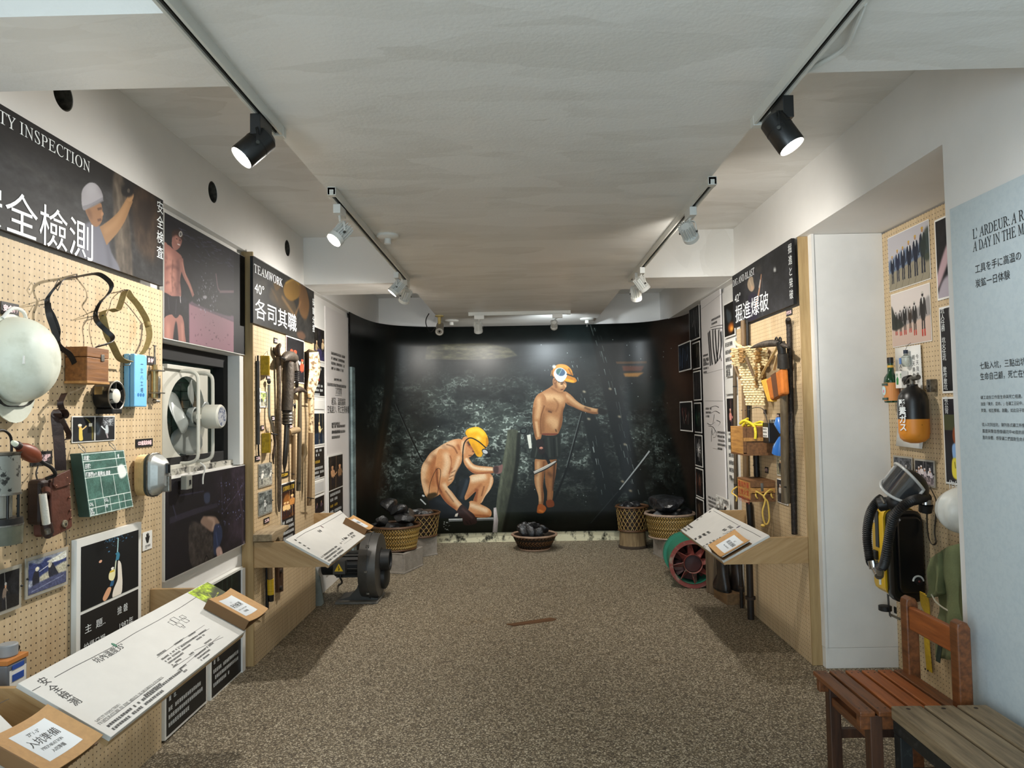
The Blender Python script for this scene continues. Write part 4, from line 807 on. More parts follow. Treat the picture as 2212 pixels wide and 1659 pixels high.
def gz(u, v): a = [Q[0][i]+(Q[1][i]-Q[0][i])*u for i in (0, 1)]; b = [Q[3][i]+(Q[2][i]-Q[3][i])*u for i in (0, 1)]; return tuple(a[i]+(b[i]-a[i])*v for i in (0, 1))
for a, b in (((0, .01), (1, .01)), ((0, .13), (1, .13)), ((.0, .27), (1, .27)), ((0, .39), (1, .39)), ((0, .74), (1, .74)), ((.0, .87), (1, .87)), ((0, .985), (1, .985)), ((.015, 0), (.015, 1)), ((.985, 0), (.985, 1)), ((.78, 0), (.78, .27)), ((.36, .39), (.36, .74)), ((.66, .39), (.66, .74)), ((.16, .74), (.16, 1)), ((.37, .74), (.37, 1)), ((.5, .74), (.5, 1)), ((.7, .74), (.7, 1)), ((.83, .74), (.83, 1))): c.line([gz(*a), gz(*b)], 1.7, 'e8efe9', .9, smooth=False)
c.poly([gz(.78, .28), gz(.9, .24), gz(.97, .34), gz(.95, .44), gz(.82, .48), gz(.78, .4)], 'eef3ee', 1, .95)
o = MB(); P3 = [w(x, y, .0612) for x, y in (Q[3], Q[2], Q[1], Q[0])]; o.quaduv(*P3)
o.uv[0] = [((p.x-mn[0])/(mxx[0]-mn[0]), (p.z-mn[1])/(mxx[1]-mn[1])) for p in P3]; o.obj('ruled_face', imgmat('ruled_green_face', c.a, .5), t, fix=False)
tl = -.19
for s_, u, v, sz in (('坑道：', .04, .105, .019), ('日期：', .04, .235, .019), ('組', .82, .12, .016), ('斷面積(m²) 風速(%) 風量', .03, .365, .0185), ('CH₄', .03, .83, .016), ('(%)', .03, .92, .016), ('CO₂', .38, .81, .016), ('(%)', .38, .9, .016), ('記録', .03, .98, .014)):
    p = w(*gz(u, v), .0622); text(s_, sz, whitet, t, tuple(p), (PI/2, math.radians(2), 0), bold=.0006, sx=.8)
for u in (.12, .82):
    p = w(*gz(u, 0), .05); MB().tube(spl([p+V((0, 0, -.004)), p+V((.004, .01, .02)), p+V((0, .03, .035)), p+V((-.004, .02, .02)), p+V((0, 0, -.002))], 4), .0015, 6).obj('hook', steel, t)
# ---- silver self rescuer
w = WF('L', 297, 1026); t = w.thing('self_rescuer', 'silver faceted self rescuer canister with a ribbed yellow back on the pegboard', 'canister')
def rr(wd, ht, r, n=5, k=None):
    out = []
    for cx, cz, a0 in ((wd/2-r, ht/2-r, 0), (-wd/2+r, ht/2-r, 90), (-wd/2+r, -ht/2+r, 180), (wd/2-r, -ht/2+r, 270)):
        for i in range(n): a = math.radians(a0+90*i/(n-1)); out.append((cx+r*math.cos(a), cz+r*math.sin(a)))
    return out
def stack(layers, M=None):
    """closed skin through outlines (x,z) at depths y"""
    mb = MB(); n = len(layers[0][1]); vs = [(x, y, z) for y, o in layers for x, z in o]; m = len(layers)
    fs = [(i*n+k, i*n+(k+1) % n, (i+1)*n+(k+1) % n, (i+1)*n+k) for i in range(m-1) for k in range(n)]+[tuple(range(n)), tuple((m-1)*n+k for k in range(n))]
    return mb.add(vs, fs, M)
ly = []
for k in range(8): ly += [(-.02-.005*k, rr(.125, .175, .045)), (-.0215-.005*k, rr(.12, .17, .044)), (-.0235-.005*k, rr(.12, .17, .044))]
stack(ly).obj('ribbed_back', mat('yellow_canister', 'cdb07c', .5, var=.15, scale=30), t, smooth=1)
stack([(-.06, rr(.132, .182, .046)), (-.074, rr(.132, .182, .046))]).obj('seal', mat('dark_rubber', '24302f', .5), t, .002, smooth=1)
stack([(-.074, rr(.128, .178, .045)), (-.088, rr(.124, .172, .044)), (-.112, rr(.094, .135, .03)), (-.128, rr(.05, .10, .018))]).obj('lid', mat('brushed_aluminium', 'b9bbb8', .35, .75, var=.12, scale=40), t, smooth=20)
MB().box((-.012, -.136, .005), (.016, -.118, .045)).obj('window', mat('dark_glass', '1b1d1e', .15), t, .002); MB().box((-.004, -.14, -.075), (.018, -.10, -.005)).obj('clasp', steel, t, .004)
MB().tube(rr3 := [(x, -.0755, z) for x, z in rr(.134, .184, .047)], .0025, 6, True).obj('wire_band', steel, t, smooth=1)
# ---- white helmet at the left edge
w = WF('L', 16, 778); t = w.thing('hard_hat', 'scuffed white hard hat hung on the pegboard at the left edge', 'helmet')
hw = mat('scuffed_white_shell', 'd5d8c8', .45, scale=7, c2='b3b49f', thr=(.45, .72), bump=.08, bscale=40)
d = MB(); n = 40; vs = []; rows = 14
for i in range(rows+1):
    a = PI/2*i/rows
    for k in range(n):
        b = 2*PI*k/n; rr_ = math.cos(a)**.72; rib = 1+.02*math.exp(-((math.cos(b)*rr_)/.12)**2) if i > 2 else 1
        vs.append((.120*rr_*math.cos(b)*(1+.0), -.025-.12*math.sin(a)*rib, .140*rr_*math.sin(b)*1.0))
d.add(vs, [(i*n+k, i*n+(k+1) % n, (i+1)*n+(k+1) % n, (i+1)*n+k) for i in range(rows) for k in range(n)])
d.obj('shell', hw, t, smooth=60)
br_ = MB(); vs = []
for k in range(n):
    b = 2*PI*k/n; pk = max(0, -math.sin(b))**3; e = .010+.055*pk; c_, s_ = math.cos(b), math.sin(b)
    for rr_, y in ((0, -.022), (e, -.018-.012*pk), (e, -.014-.012*pk), (0, -.017)): vs.append(((.119+rr_*.9)*c_, y, (.139+rr_)*s_))
br_.add(vs, [(k*4+j, k*4+(j+1) % 4, ((k+1) % n)*4+(j+1) % 4, ((k+1) % n)*4+j) for k in range(n) for j in range(4)]).obj('brim', hw, t, smooth=1)
MB().ribbon(spl([(-.12, -.03, -.08), (-.06, -.028, -.142), (.0, -.028, -.15), (.06, -.03, -.142), (.11, -.03, -.09)], 4), (0, -1, 0), .01, .003).obj('sweatband', leather, t)
MB().tube(spl([(-.05, -.02, .13), (-.02, -.03, .165), (.03, -.03, .16), (.06, -.02, .125)], 5), .006, 8).obj('suspension', foam, t, smooth=1)
MB().box((-.09, -.118, -.02), (-.06, -.100, .005)).obj('badge', paper, t)
# ---- leather gas tester with bulb
w = WF('L', 90, 1060); t = w.thing('gas_tester', 'brown leather gas tester pouch with a rubber squeeze bulb, hung by its belt', 'instrument')
brn = mat('brown_leather', '5b3327', .5, scale=18, c2='432519', thr=(.4, .7), bump=.2, bscale=80); dbr = mat('dark_belt_leather', '2b1914', .45, var=.3, scale=40, bump=.2)
f = .075; q = [w.xz(110, 1043, f), w.xz(150, 1022, f), w.xz(157, 1137, f), w.xz(152, 1142, f), w.xz(116, 1160, f), w.xz(112, 1156, f)]
MB().prism(q, -f, -.012).obj('pouch', brn, t, .004); q = [w.xz(113, 1030, f), w.xz(148, 1014, f), w.xz(151, 1040, f), w.xz(146, 1048, f), w.xz(118, 1056, f), w.xz(112, 1048, f)]
MB().prism(q, -f-.006, -f).obj('flap', brn, t, .002)
for px, py in ((121, 1050), (144, 1033), (149, 1046), (150, 1075), (152, 1103), (153, 1080+40)): MB().ell(w(px, py, f+.004), (.0045, .004, .0045), 10, 6).obj('rivet', mat('copper_rivet', '7c5340', .4, .6), t, smooth=1)
p = w(140, 1131, f+.004); MB().cyl(p+V((0, .004, 0)), p+V((0, -.004, 0)), .0125, n=20).obj('lock', mat('lock_nickel', 'b5ad94', .3, .7), t, .002); MB().box((p.x-.002, p.y-.0055, p.z-.007), (p.x+.002, p.y-.003, p.z+.002)).obj('keyhole', dark, t)
q = w(108, 1065, .06); MB().box((q.x-.06, -.07, q.z-.10), (q.x, -.02, q.z+.05)).obj('side_pocket', dbr, t, .012)
strap(w, t, [(131, 1016), (130, 990), (127, 950), (124, 920), (122, 895), (128, 885)], [.06, .06, .05, .04, .03, .03], .036, dbr, 'belt', V((.8, -.6, 0)))
strap(w, t, [(126, 885), (136, 885), (142, 895), (138, 903), (128, 902), (124, 893)], [.05, .065, .06, .05, .04, .04], .026, dbr, 'belt_loop', V((0, -1, 0)))
strap(w, t, [(134, 884), (130, 872), (134, 860), (139, 850)], [.04, .045, .04, .03], .02, dbr, 'belt_tongue', V((.7, -.7, .2)))
strap(w, t, [(133, 905), (143, 925), (149, 938), (146, 949), (136, 950)], [.05, .06, .06, .055, .05], .02, dbr, 'belt_end', V((0, -1, .2)))
A = w(38, 962, .11); Bq = w(86, 994, .11); ax = (Bq-A); Lb = ax.length/2; Mb = head_mat((A+Bq)/2, ax)
MB().lathe([(.006, -Lb), (.014, -Lb*.8), (.022, -Lb*.45), (.026, 0), (.023, Lb*.45), (.014, Lb*.8), (.007, Lb)], Mb, 20).obj('rubber_bulb', mat('brown_rubber', '7b3a22', .45, var=.12), t, smooth=1)
MB().lathe([(.01, -Lb*1.14), (.012, -Lb*1.1), (.012, -Lb*.85)], Mb, 14).obj('bulb_collar', dbr, t, smooth=1); MB().lathe([(.005, -Lb*1.45), (.008, -Lb*1.35), (.009, -Lb*1.1)], Mb, 12).obj('nozzle', mat('milky_nozzle', 'd5d8c0', .4), t, smooth=1)
MB().tube(spl([w(86, 994, .11), w(94, 1000, .11), w(108, 1008, .105), w(117, 1018, .1), w(119, 1026, .095), w(112, 1030, .09), w(100, 1034, .085)], 5), .006, 10).obj('hose', blackc, t, smooth=1)
MB().tube([w(92, 1067, .085), w(96, 1100, .085), w(100, 1132, .085)], [.011, .012, .012], 12).obj('cloth_tube', mat('white_gauze', 'd8d4c8', .8, bump=.3, bscale=120), t, smooth=1)
MB().tube([w(100, 1132, .085), w(103, 1150, .085), w(104, 1158, .08)], [.017, .019, .012], 14).obj('tube_cup', dbr, t, smooth=1); MB().tube([w(102, 1143, .1), w(104, 1152, .1)], .009, 12).obj('tube_cap', steel, t, smooth=1)
strap(w, t, [(88, 1062), (98, 1056), (108, 1060), (107, 1075)], [.07, .095, .09, .07], .016, brn, 'holder_strap', V((0, 0, 1)))
MB().tube(spl([w(82, 1008, .01), w(78, 1025, .03), w(84, 1045, .06), w(90, 1068, .08)], 4), .0025, 6).obj('lanyard', blackc, t)
MB().tube(spl([w(140, 1134, .08), w(143, 1150, .07), w(143, 1178, .06)], 4), .0015, 6).obj('chain', steel, t)
# ---- miner's oil lamp at the left edge
w = WF('L', -52, 1080); t = w.thing('safety_lamp', 'grey perforated miners safety lamp with a glass foot, cut off by the left edge', 'lamp')
zz = lambda y: w(-52, y).z
def band(r0, r1, ya, yb, nm, m, n=24): MB().lathe([(r0, zz(yb)), (r1, zz(ya))], Matrix.Translation((.0, -.075, 0)), n).obj(nm, m, t, smooth=1)
pm = mat('perforated_zinc', '7f7f76', .5, .5, scale=42, c2='2c2b27', thr=(.56, .6)); band(.052, .05, 985, 1065, 'perforated_hood', pm); band(.054, .054, 1065, 1070, 'hood_rim', steel); band(.05, .054, 978, 984, 'hood_top', steel)
for k in range(6): a = PI*k/3; MB().cyl((.045*math.cos(a), -.075+.045*math.sin(a), zz(1120)), (.045*math.cos(a), -.075+.045*math.sin(a), zz(1070)), .004, n=8).obj('rod', blacki, t, smooth=1)
band(.03, .03, 1072, 1119, 'inner_glass', mat('grey_glass', '9a9a90', .15, trans=.5)); band(.06, .058, 1120, 1133, 'collar', blacki); band(.058, .06, 1136, 1176, 'glass_foot', mat('green_grey_glass', '6e7060', .2, trans=.4, var=.2)); band(.061, .061, 1133, 1136, 'collar_ring', steel)
MB().tube(spl([(-.045, -.075, zz(985)), (-.04, -.075, zz(945)), (0, -.075, zz(930)), (.04, -.075, zz(945)), (.045, -.075, zz(985))], 5), .004, 8).obj('bail', blacki, t, smooth=1)
# ---- framed photographs low on the pegboard
photo('L', -14, 46, 1236, 1335, 'clear framed dark photograph of a white capped miner, cut off by the left edge', snap(41, '17181a', '7a6a5c', 1, 'c9c4bb', floor='221f1c'), .012, .012, clear=True)
c = Canvas(150, 120, '8d93a0', (0, 0, 150, 120)); c.poly([(0, 10), (40, 20), (70, 5), (110, 25), (150, 10), (150, 60), (0, 70)], '36406b', 2); c.poly([(70, 20), (110, 10), (150, 0), (150, 25), (100, 30)], 'd6d6c8', 1); c.poly([(40, 70), (80, 55), (150, 40), (150, 80), (60, 90)], 'b5b09a', 2); c.line([(40, 48), (90, 30), (150, 14)], 2.5, 'd9dade'); c.poly([(20, 45), (34, 42), (40, 70), (38, 105), (18, 105), (14, 70)], '24252e'); c.ell(32, 36, 8, 8, 'd8d2bc'); c.poly([(78, 35), (92, 30), (108, 60), (118, 85), (90, 90), (76, 70)], '2b2c36'); c.ell(82, 34, 7, 12, 'bdb7a4', .2); c.poly([(0, 95), (150, 78), (150, 120), (0, 120)], '4d516e', 2); c.line([(10, 112), (140, 90)], 3, '9aa0b8', .7); c.grain(.3, 4, 4, 3)
photo('L', 56, 147, 1207, 1296, 'clear framed blue photograph of two workers outdoors low on the pegboard', c.a, .012, .012, clear=True, xr=1225)
w, t, W, H = frame_thing('L', 166, 305, 1167, 1432, .022, 'photo_poster', 'white edged black poster of an arm reaching up a blue rope, low on the pegboard', 'poster', None, 1240); backing(t, W, H, .02, foam, 'foam_board')
c = Canvas(300, 380, '131415', (0, 0, 150, 190), None, 2)
for i in range(40):
    rg = random.Random(i+9); c.ell(rg.gauss(92, 18), abs(rg.gauss(0, 16)), rg.uniform(.6, 2.6), rg.uniform(.5, 2), '5b9ccc', 0, 0, rg.uniform(.4, .9))
c.line([(92, 6), (90, 50), (86, 80)], 3, '9fc2c4'); c.line([(88, 52), (92, 62), (89, 76)], 9, '3c7d97'); c.line([(86, 78), (82, 120), (76, 140)], 3.5, 'c9d1b8')
c.poly([(92, 80), (100, 92), (103, 130), (104, 160), (100, 190), (78, 190), (80, 165), (90, 140), (91, 110)], 'e6ddcf', 0); c.poly([(68, 110), (76, 100), (84, 106), (84, 124), (78, 136), (68, 128)], 'ece3b0'); c.line([(70, 106), (82, 106)], 5, 'd8b62f'); c.ell(77, 97, 4, 4, 'f1ede2'); c.line([(78, 136), (74, 152)], 9, '2b5a80'); c.poly([(66, 152), (74, 158), (68, 178), (58, 190), (52, 180), (58, 164)], 'd9a27c'); c.ell(46, 62, 4, 4.5, 'd9a78a', .5)
pw = W-.05; printed(t, -pw/2, -H*.10, pw/2, H/2-.03, c.a); sticker(t, -pw/2, -H/2+.01, pw/2, -H*.10-.012, blackc)
text('主  題..', .034, whitet, t, (-pw/2+.02, -.003, -H*.10-.085), width=.13); text('撿 磐', .034, whitet, t, (pw/2-.16, -.003, -H*.10-.075)); text('拍攝日期..', .032, whitet, t, (-pw/2+.015, -.003, -H*.10-.15), width=.15); text('1982年', .034, whitet, t, (pw/2-.15, -.003, -H*.10-.14), width=.1)
w, t, W, H = frame_thing('L', 308.5, 328.6, 1151, 1191, .004, 'notice_card', 'small white do not touch card with a black hand, beside the rope poster', 'notice', None, 1165); backing(t, W, H, .002, paper, 'card')
hp = [(-.012, -.005), (-.02, .012), (-.016, .014), (-.009, .006), (-.012, .026), (-.008, .027), (-.004, .012), (-.002, .03), (.002, .03), (.003, .012), (.008, .027), (.012, .025), (.008, .008), (.016, .016), (.018, .012), (.01, -.006), (.006, -.014), (-.006, -.014)]
MB().prism([(x*.9, z+.004) for x, z in hp], -.0015, 0).obj('hand_symbol', ink, t); text('請勿觸摸', .011, ink, t, (0, -.002, -H*.33), align='CENTER'); boardtext(t, -.018, -H*.36, .018, 1, .006, 3, ink, .004)

# ---- small gas meter at the lower left corner
w = WF('L', 2, 1440); t = w.thing('gas_meter', 'grey gas meter with a blue and white label, cut off by the lower left edge', 'instrument')
z = lambda y: w(2, y).z; MB().box((-.09, -.085, z(1492)), (.0, -.012, z(1418))).obj('body', mat('meter_grey', '6d6f74', .45, var=.1, scale=20), t, .006); MB().box((-.092, -.087, z(1418)), (.002, -.01, z(1408))).obj('orange_band', mat('meter_orange', 'b8763a', .5), t, .002)
MB().cyl((-.04, -.05, z(1408)), (-.04, -.05, z(1382)), .028, n=18).obj('cap', mat('meter_cap', '8b8d8e', .5), t, .004, smooth=1); MB().box((-.08, -.0865, z(1484)), (-.008, -.085, z(1432))).obj('label', paper, t)
for i in range(3): MB().box((-.07, -.088, z(1480)+.035*i), (-.02, -.0865, z(1480)+.035*i+.014+.006*(i == 1))).obj('label_bar', mat('label_blue', '2b4fa0', .5), t)
MB().tube(spl([(-.02, -.06, z(1392)), (.01, -.05, z(1400)), (.022, -.03, z(1425)), (.026, -.02, z(1455))], 5), .0035, 6).obj('cord', blackc, t)
MB().tube([(.026+.008*math.cos(a*.63), -.02, z(1462)+.008*math.sin(a*.63)) for a in range(10)], .0012, 6, True).obj('ring', steel, t); MB().box((.008, -.016, z(1488)), (.034, -.013, z(1466))).obj('paper_tag', mat('tag_buff', 'c9b48c', .7), t)
# ------------------------------------------------------------------ exhaust fan in the window
t = thing('exhaust_fan', 'old white exhaust fan with grey blades standing in the black window', 'fan', (-1.74, 3.68, 1.50), PI/2)
old = mat('yellowed_white_enamel', 'c9c7bb', .4, scale=9, c2='8d7350', thr=(.68, .78), bump=.05); blade = mat('grey_blade', '8f9490', .3, var=.06)
n = 48; H_, R_ = .25, .212; vs = []; fs = []
for k in range(n):
    a = 2*PI*k/n; c_, s_ = math.cos(a), math.sin(a); m_ = max(abs(c_), abs(s_)); vs += [(R_*c_, -.004, R_*s_), (H_*c_/m_, 0, H_*s_/m_), (R_*c_, .035, R_*s_), (H_*c_/m_, .012, H_*s_/m_)]
for k in range(n):
    a, b = k*4, (k+1) % n*4; fs += [(a, b, b+1, a+1), (a+1, b+1, b+3, a+3), (a+2, a, b, b+2)[::1]]
MB().add(vs, fs).obj('mounting_plate', old, t)
for k, a0 in enumerate((80, 170, 260, 350)):
    vs = []; fs = []; nr, na = 6, 8
    for i in range(nr+1):
        r = .05+(.195-.05)*i/nr; wd_ = math.radians(20+26*math.sin(PI*min(1, (i+.6)/nr*.8)))
        for j in range(na+1):
            u = j/na-.5; a = math.radians(a0)+u*2*wd_*(.75 if i == nr else 1); vs.append((r*math.cos(a), -.02-.075*u*(.4+r*3)+.012*i/nr, r*math.sin(a)))
    for i in range(nr):
        for j in range(na): q = i*(na+1)+j; fs.append((q, q+1, q+na+2, q+na+1))
    o = MB().add(vs, fs).obj('blade', blade, t, smooth=60, fix=False); q = o.modifiers.new('sheet', 'SOLIDIFY'); q.thickness = .003
MB().lathe([(.05, .02), (.052, .05), (.046, .052), (.044, .03)], Matrix.Rotation(PI/2, 4, 'X'), 28).obj('hub', blade, t, smooth=1)
MB().lathe([(.02, .03), (.058, .10), (.062, .105), (.062, .178), (.055, .186), (.052, .186)], Matrix.Rotation(PI/2, 4, 'X'), 32).obj('motor', old, t, smooth=1)
MB().lathe([(.05, .1865), (.001, .188)], Matrix.Rotation(PI/2, 4, 'X'), 28, False).obj('maker_plate', mat('motor_plate', 'aeb0b4', .4, scale=60, c2='56607a', thr=(.5, .55)), t)
for s in (-1, 1):
    MB().tube(spl([(s*.085, -.01, .235), (s*.085, -.06, .232), (s*.085, -.095, .21), (s*.085, -.10, .15)], 4)+[(s*.085, -.10, -.15)]+spl([(s*.085, -.10, -.15), (s*.085, -.095, -.21), (s*.085, -.06, -.232), (s*.085, -.01, -.235)], 4), .0095, 8).obj('support_bar', old, t, smooth=1)
for z in (.0,): MB().box((-.095, -.104, -.012), (.095, -.092, .012)).obj('crossbar', old, t, .002)
MB().cyl((.0, -.118, -.03), (.0, -.095, -.03), .012, n=12).obj('bracket_bolt', old, t)
for z in (-.255, .243): MB().box((-.24, -.02, z-.004), (.24, .012, z+.018)).obj('frame_rail', old, t, .003)
for k in range(9):
    z = -.18+.045*k; hw_ = math.sqrt(max(.001, .205**2-z*z)); MB().cyl((-hw_, .03, z), (hw_, .03, z), .0016, n=6).obj('guard_wire', blacki, t)
for k in range(3): MB().cyl((-.1+.1*k, .031, -.18), (-.1+.1*k, .031, .18), .0016, n=6).obj('guard_wire', blacki, t)
q = MB().tube(spl([V((-1.66, 3.66, 1.262)), V((-1.63, 3.65, 1.24)), V((-1.636, 3.64, 1.19)), V((-1.637, 3.64, 1.155))], 5), .004, 8).obj('fan_cord', lw); tag(q, 'short grey cord from the exhaust fan down to its switch', 'cord')
p = onX(403, 1042, -1.6365); t = thing('cord_switch', 'small grey switch box hanging below the exhaust fan', 'switch', p, PI/2); MB().box((-.03, -.015, -.034), (.03, .015, .034)).obj('body', mat('switch_grey', '83847c', .5), t, .004); MB().box((-.004, -.02, -.012), (.008, -.0148, .012)).obj('toggle', tk, t, .001)

# ------------------------------------------------------------------ posters around the window
def nich(x0, x1, yt, yb, label, paint, mpp=.003, d=-.008, xr=None):
    w, t, W, H = frame_thing('L', x0, x1, yt, yb, d, 'photo_poster', label, 'poster', None, xr); backing(t, W, H, .02, foam, 'foam_board', 0)
    c = Canvas(int(W/mpp), int(H/mpp), '17151b', (-W/2, H/2, W/2, -H/2), lambda px, py: w.xz(px, py), 1.25); paint(c); c.a = np.clip(c.a, 0, 1)**1.12*.95; printed(t, -W/2+.004, -H/2+.004, W/2-.004, H/2-.004, c.a, nm='printed_photo_panel'); return t
def pa(c):
    c.grain(.9, 60, 24, 31); c.grain(.6, 10, 5, 32); c.poly([(355, 450), (527, 550), (527, 640), (400, 560)], '2b2936', 14, .5)
    for i in range(70):
        rg = random.Random(i); x = rg.uniform(380, 500); y = 470+(x-355)*.55+abs(rg.gauss(0, 22)); c.line([(x, y), (x+rg.uniform(3, 12), y+rg.uniform(1, 6))], 1.2, '6d6986', rg.uniform(.2, .6))
    for i in range(60):
        rg = random.Random(i+99); c.ell(rg.gauss(450, 10), rg.gauss(620, 25), rg.uniform(.6, 1.5), rg.uniform(.6, 1.8), '9a98a6', 0, 0, rg.uniform(.3, .8))
    c.poly([(460, 590), (480, 570), (505, 590), (512, 625), (490, 640), (468, 630)], '201d26', 2); c.line([(466, 590), (470, 620), (474, 628)], 3, '94707a', .8); c.line([(474, 630), (505, 630)], 4, '9d7e84', .7)
    cart = c.poly([(407, 655), (505, 695), (505, 790), (408, 760)], '9a7480', 1, smooth=False); c.poly([(407, 655), (418, 648), (505, 683), (505, 696)], '6c5666', .5, smooth=False)
    for i in range(34):
        rg = random.Random(i); c.ell(rg.uniform(412, 500), rg.uniform(670, 750), rg.uniform(.5, 2), rg.uniform(.5, 3), '5c3d46', 0, 0, rg.uniform(.3, .8), cart)
    c.poly([(415, 650), (440, 640), (480, 655), (500, 682), (470, 676), (430, 660)], '19171b', 1); c.ell(442, 642, 5, 4, 'a9a6ad', 0, 1); c.specks(60, 6, 'a8a6b4', (int(c.w*.35), int(c.h*.45), int(c.w*.6), int(c.h*.7)), (.6, 1.5))
    s1, h1, d1 = '9a6c62', 'd09a88', '4a2d2c'
    lg = c.poly([(352, 690), (385, 680), (395, 692), (398, 720), (398, 760), (352, 760)], s1); c.poly([(379, 695), (374, 720), (372, 760), (384, 760), (383, 720)], '19171b', 1); c.line([(362, 700), (362, 740)], 9, h1, .5, clip=lg, feather=3); c.line([(392, 700), (394, 750)], 5, h1, .5, clip=lg, feather=2)
    tr = c.poly([(352, 530), (362, 528), (372, 536), (384, 545), (392, 555), (392, 580), (388, 605), (388, 645), (352, 640)], s1)
    for pts, wd, cc, al, fe in (([(362, 545), (370, 590), (364, 630)], 16, h1, .6, 5), ([(384, 560), (384, 600), (382, 640)], 6, d1, .5, 3), ([(356, 580), (372, 574), (386, 582)], 3, d1, .5, 2), ([(372, 560), (370, 600), (372, 632)], 2.5, d1, .4, 1), ([(356, 548), (360, 560)], 4, d1, .3, 2)): c.line(pts, wd, cc, al, clip=tr, feather=fe)
    for i in range(30):
        rg = random.Random(i+5); c.ell(rg.uniform(354, 390), rg.uniform(545, 640), rg.uniform(1, 3), rg.uniform(1, 3), d1, 0, 1, .3, tr)
    c.line([(390, 558), (396, 590), (408, 615), (417, 640)], [12, 9, 8, 7], s1); c.line([(392, 565), (400, 595), (414, 630)], 3, h1, .6, feather=1)
    hd_ = c.poly([(371, 508), (376, 500), (386, 506), (392, 518), (388, 532), (378, 540), (370, 530)], s1); c.line([(378, 510), (384, 522)], 6, h1, .6, clip=hd_, feather=2); c.line([(382, 526), (388, 528)], 1.6, 'e6d6d0'); c.line([(379, 514), (382, 515)], 1.5, d1); c.line([(386, 517), (389, 518)], 1.5, d1)
    c.poly([(370, 510), (371, 498), (380, 494), (392, 500), (394, 520), (390, 514), (380, 506)], '3a2016', .5); c.ell(389, 504, 4, 6.5, 'dcd8d2'); c.ell(389, 504, 2.4, 4, '6e6b6a')
    sh_ = c.poly([(352, 634), (370, 640), (390, 642), (388, 660), (386, 680), (378, 688), (366, 676), (352, 672)], '211d22'); c.line([(362, 642), (364, 670)], 2, '4a4450', .7); c.line([(380, 646), (378, 680)], 2, '4a4450', .7); c.line([(388, 640), (389, 655)], 1.6, 'd4d0d4')
    c.poly([(505, 545), (535, 565), (535, 790), (505, 780)], '121116', 0, 1, smooth=False)
nich(354, 529, 456, 731, 'dark photo panel of a shirtless miner leaning on a coal cart, above the fan', pa, xr=650)
def pb(c):
    c.a[:] = rgb('2d252e'); c.grain(.6, 50, 50, 61); c.grain(.3, 8, 8, 62)
    c.poly([(356, 1036), (470, 1020), (470, 1260), (356, 1260)], '161419', 16, .75); c.line([(365, 1125), (420, 1105), (470, 1090)], [8, 8, 6], '35313f', .8); c.line([(372, 1090), (380, 1120)], 3, '3d3a4c', .8); c.line([(385, 1070), (440, 1060)], 2, '39364a', .8); c.poly([(440, 1066), (452, 1064), (452, 1084), (442, 1086)], '3a4054', 1)
    ct = c.poly([(408, 1135), (420, 1126), (452, 1146), (462, 1180), (455, 1225), (428, 1240), (410, 1215), (406, 1170)], '3d3734', 1); c.grain(.5, 7, 7, 63, ct)
    c.poly([(432, 1128), (444, 1110), (458, 1108), (470, 1116), (474, 1130), (464, 1140), (458, 1150), (446, 1142)], '8d7667', .5); c.line([(448, 1116), (462, 1126), (458, 1145)], 6, 'c0a795', .6, feather=2); c.poly([(440, 1114), (446, 1106), (470, 1106), (478, 1118), (474, 1128), (464, 1116)], '0f0e10', .5)
    c.poly([(462, 1140), (470, 1132), (478, 1138), (480, 1160), (474, 1180), (464, 1202), (460, 1180)], '303a55', .8); c.line([(466, 1150), (470, 1180)], 3, '50608a', .6, feather=1)
    c.poly([(466, 1190), (476, 1182), (482, 1200), (488, 1226), (490, 1246), (478, 1258), (474, 1226)], 'b79b92', .5); c.line([(476, 1192), (484, 1240)], 4, 'dcc6ba', .6, feather=1); c.line([(442, 1230), (440, 1215), (446, 1202), (450, 1216), (444, 1232)], 2, '0d0c0e')
    c.line([(478, 1028), (480, 1100)], 2, '4c4557', .6); c.line([(512, 1040), (524, 1120), (522, 1230)], 5, '584a58', .6, feather=2); c.specks(120, 16, '7a80a8', (int(c.w*.6), int(c.h*.15), c.w-4, int(c.h*.7)), (.5, 1.5)); c.line([(527, 1170), (529, 1200)], 3, 'd8c8c4', .7, feather=1); c.line([(480, 1110), (530, 1040)], 2, '544a5c', .6)
nich(356, 530, 1036, 1257, 'dark photo panel of a miner bending at a cart, below the fan', pb, xr=1120)
for x0, x1, yt, lb, sd in ((357, 447, 1322, 'black caption poster on the floor under the reading board, left of the pair', 3), (455, 525, 1262, 'black caption poster on the floor under the reading board, right of the pair', 7)):
    w, t, W, H = frame_thing('L', x0, x1, yt, 1600 if x0 < 400 else 1515, -.006, 'caption_poster', lb, 'poster', None, 1500); backing(t, W, H, .03, foam, 'foam_board'); sticker(t, -W/2+.012, -H/2+.012, W/2-.012, -.0, blackc, 'caption_panel')
    printed(t, -W/2+.012, .012, W/2-.012, H/2-.012, snap(70+sd, '10160f', '2a3a2c', 1, '3c4c40', floor='141a14'))
    for i, s_ in enumerate(('拍攝地點..  瑞三 侯硐二坑', '人物姓名..', '圖    註..')): text(s_, .024, whitet, t, (-W/2+.03, -.003, -.045-.04*i), sx=.9)
    boardtext(t, 0, -.066, W/2-.03, 1, .03, sd, yel, .02); boardtext(t, -W/2+.03, -.155, W/2-.03, 3, .036, sd+1, whitet, .021)
MB_ = MB().box((-1.674, WY1-.045, .002), (-1.655, WY1+.0, .60)); struct('trim_9', MB_, white2, label='white edging strip beside the caption posters')

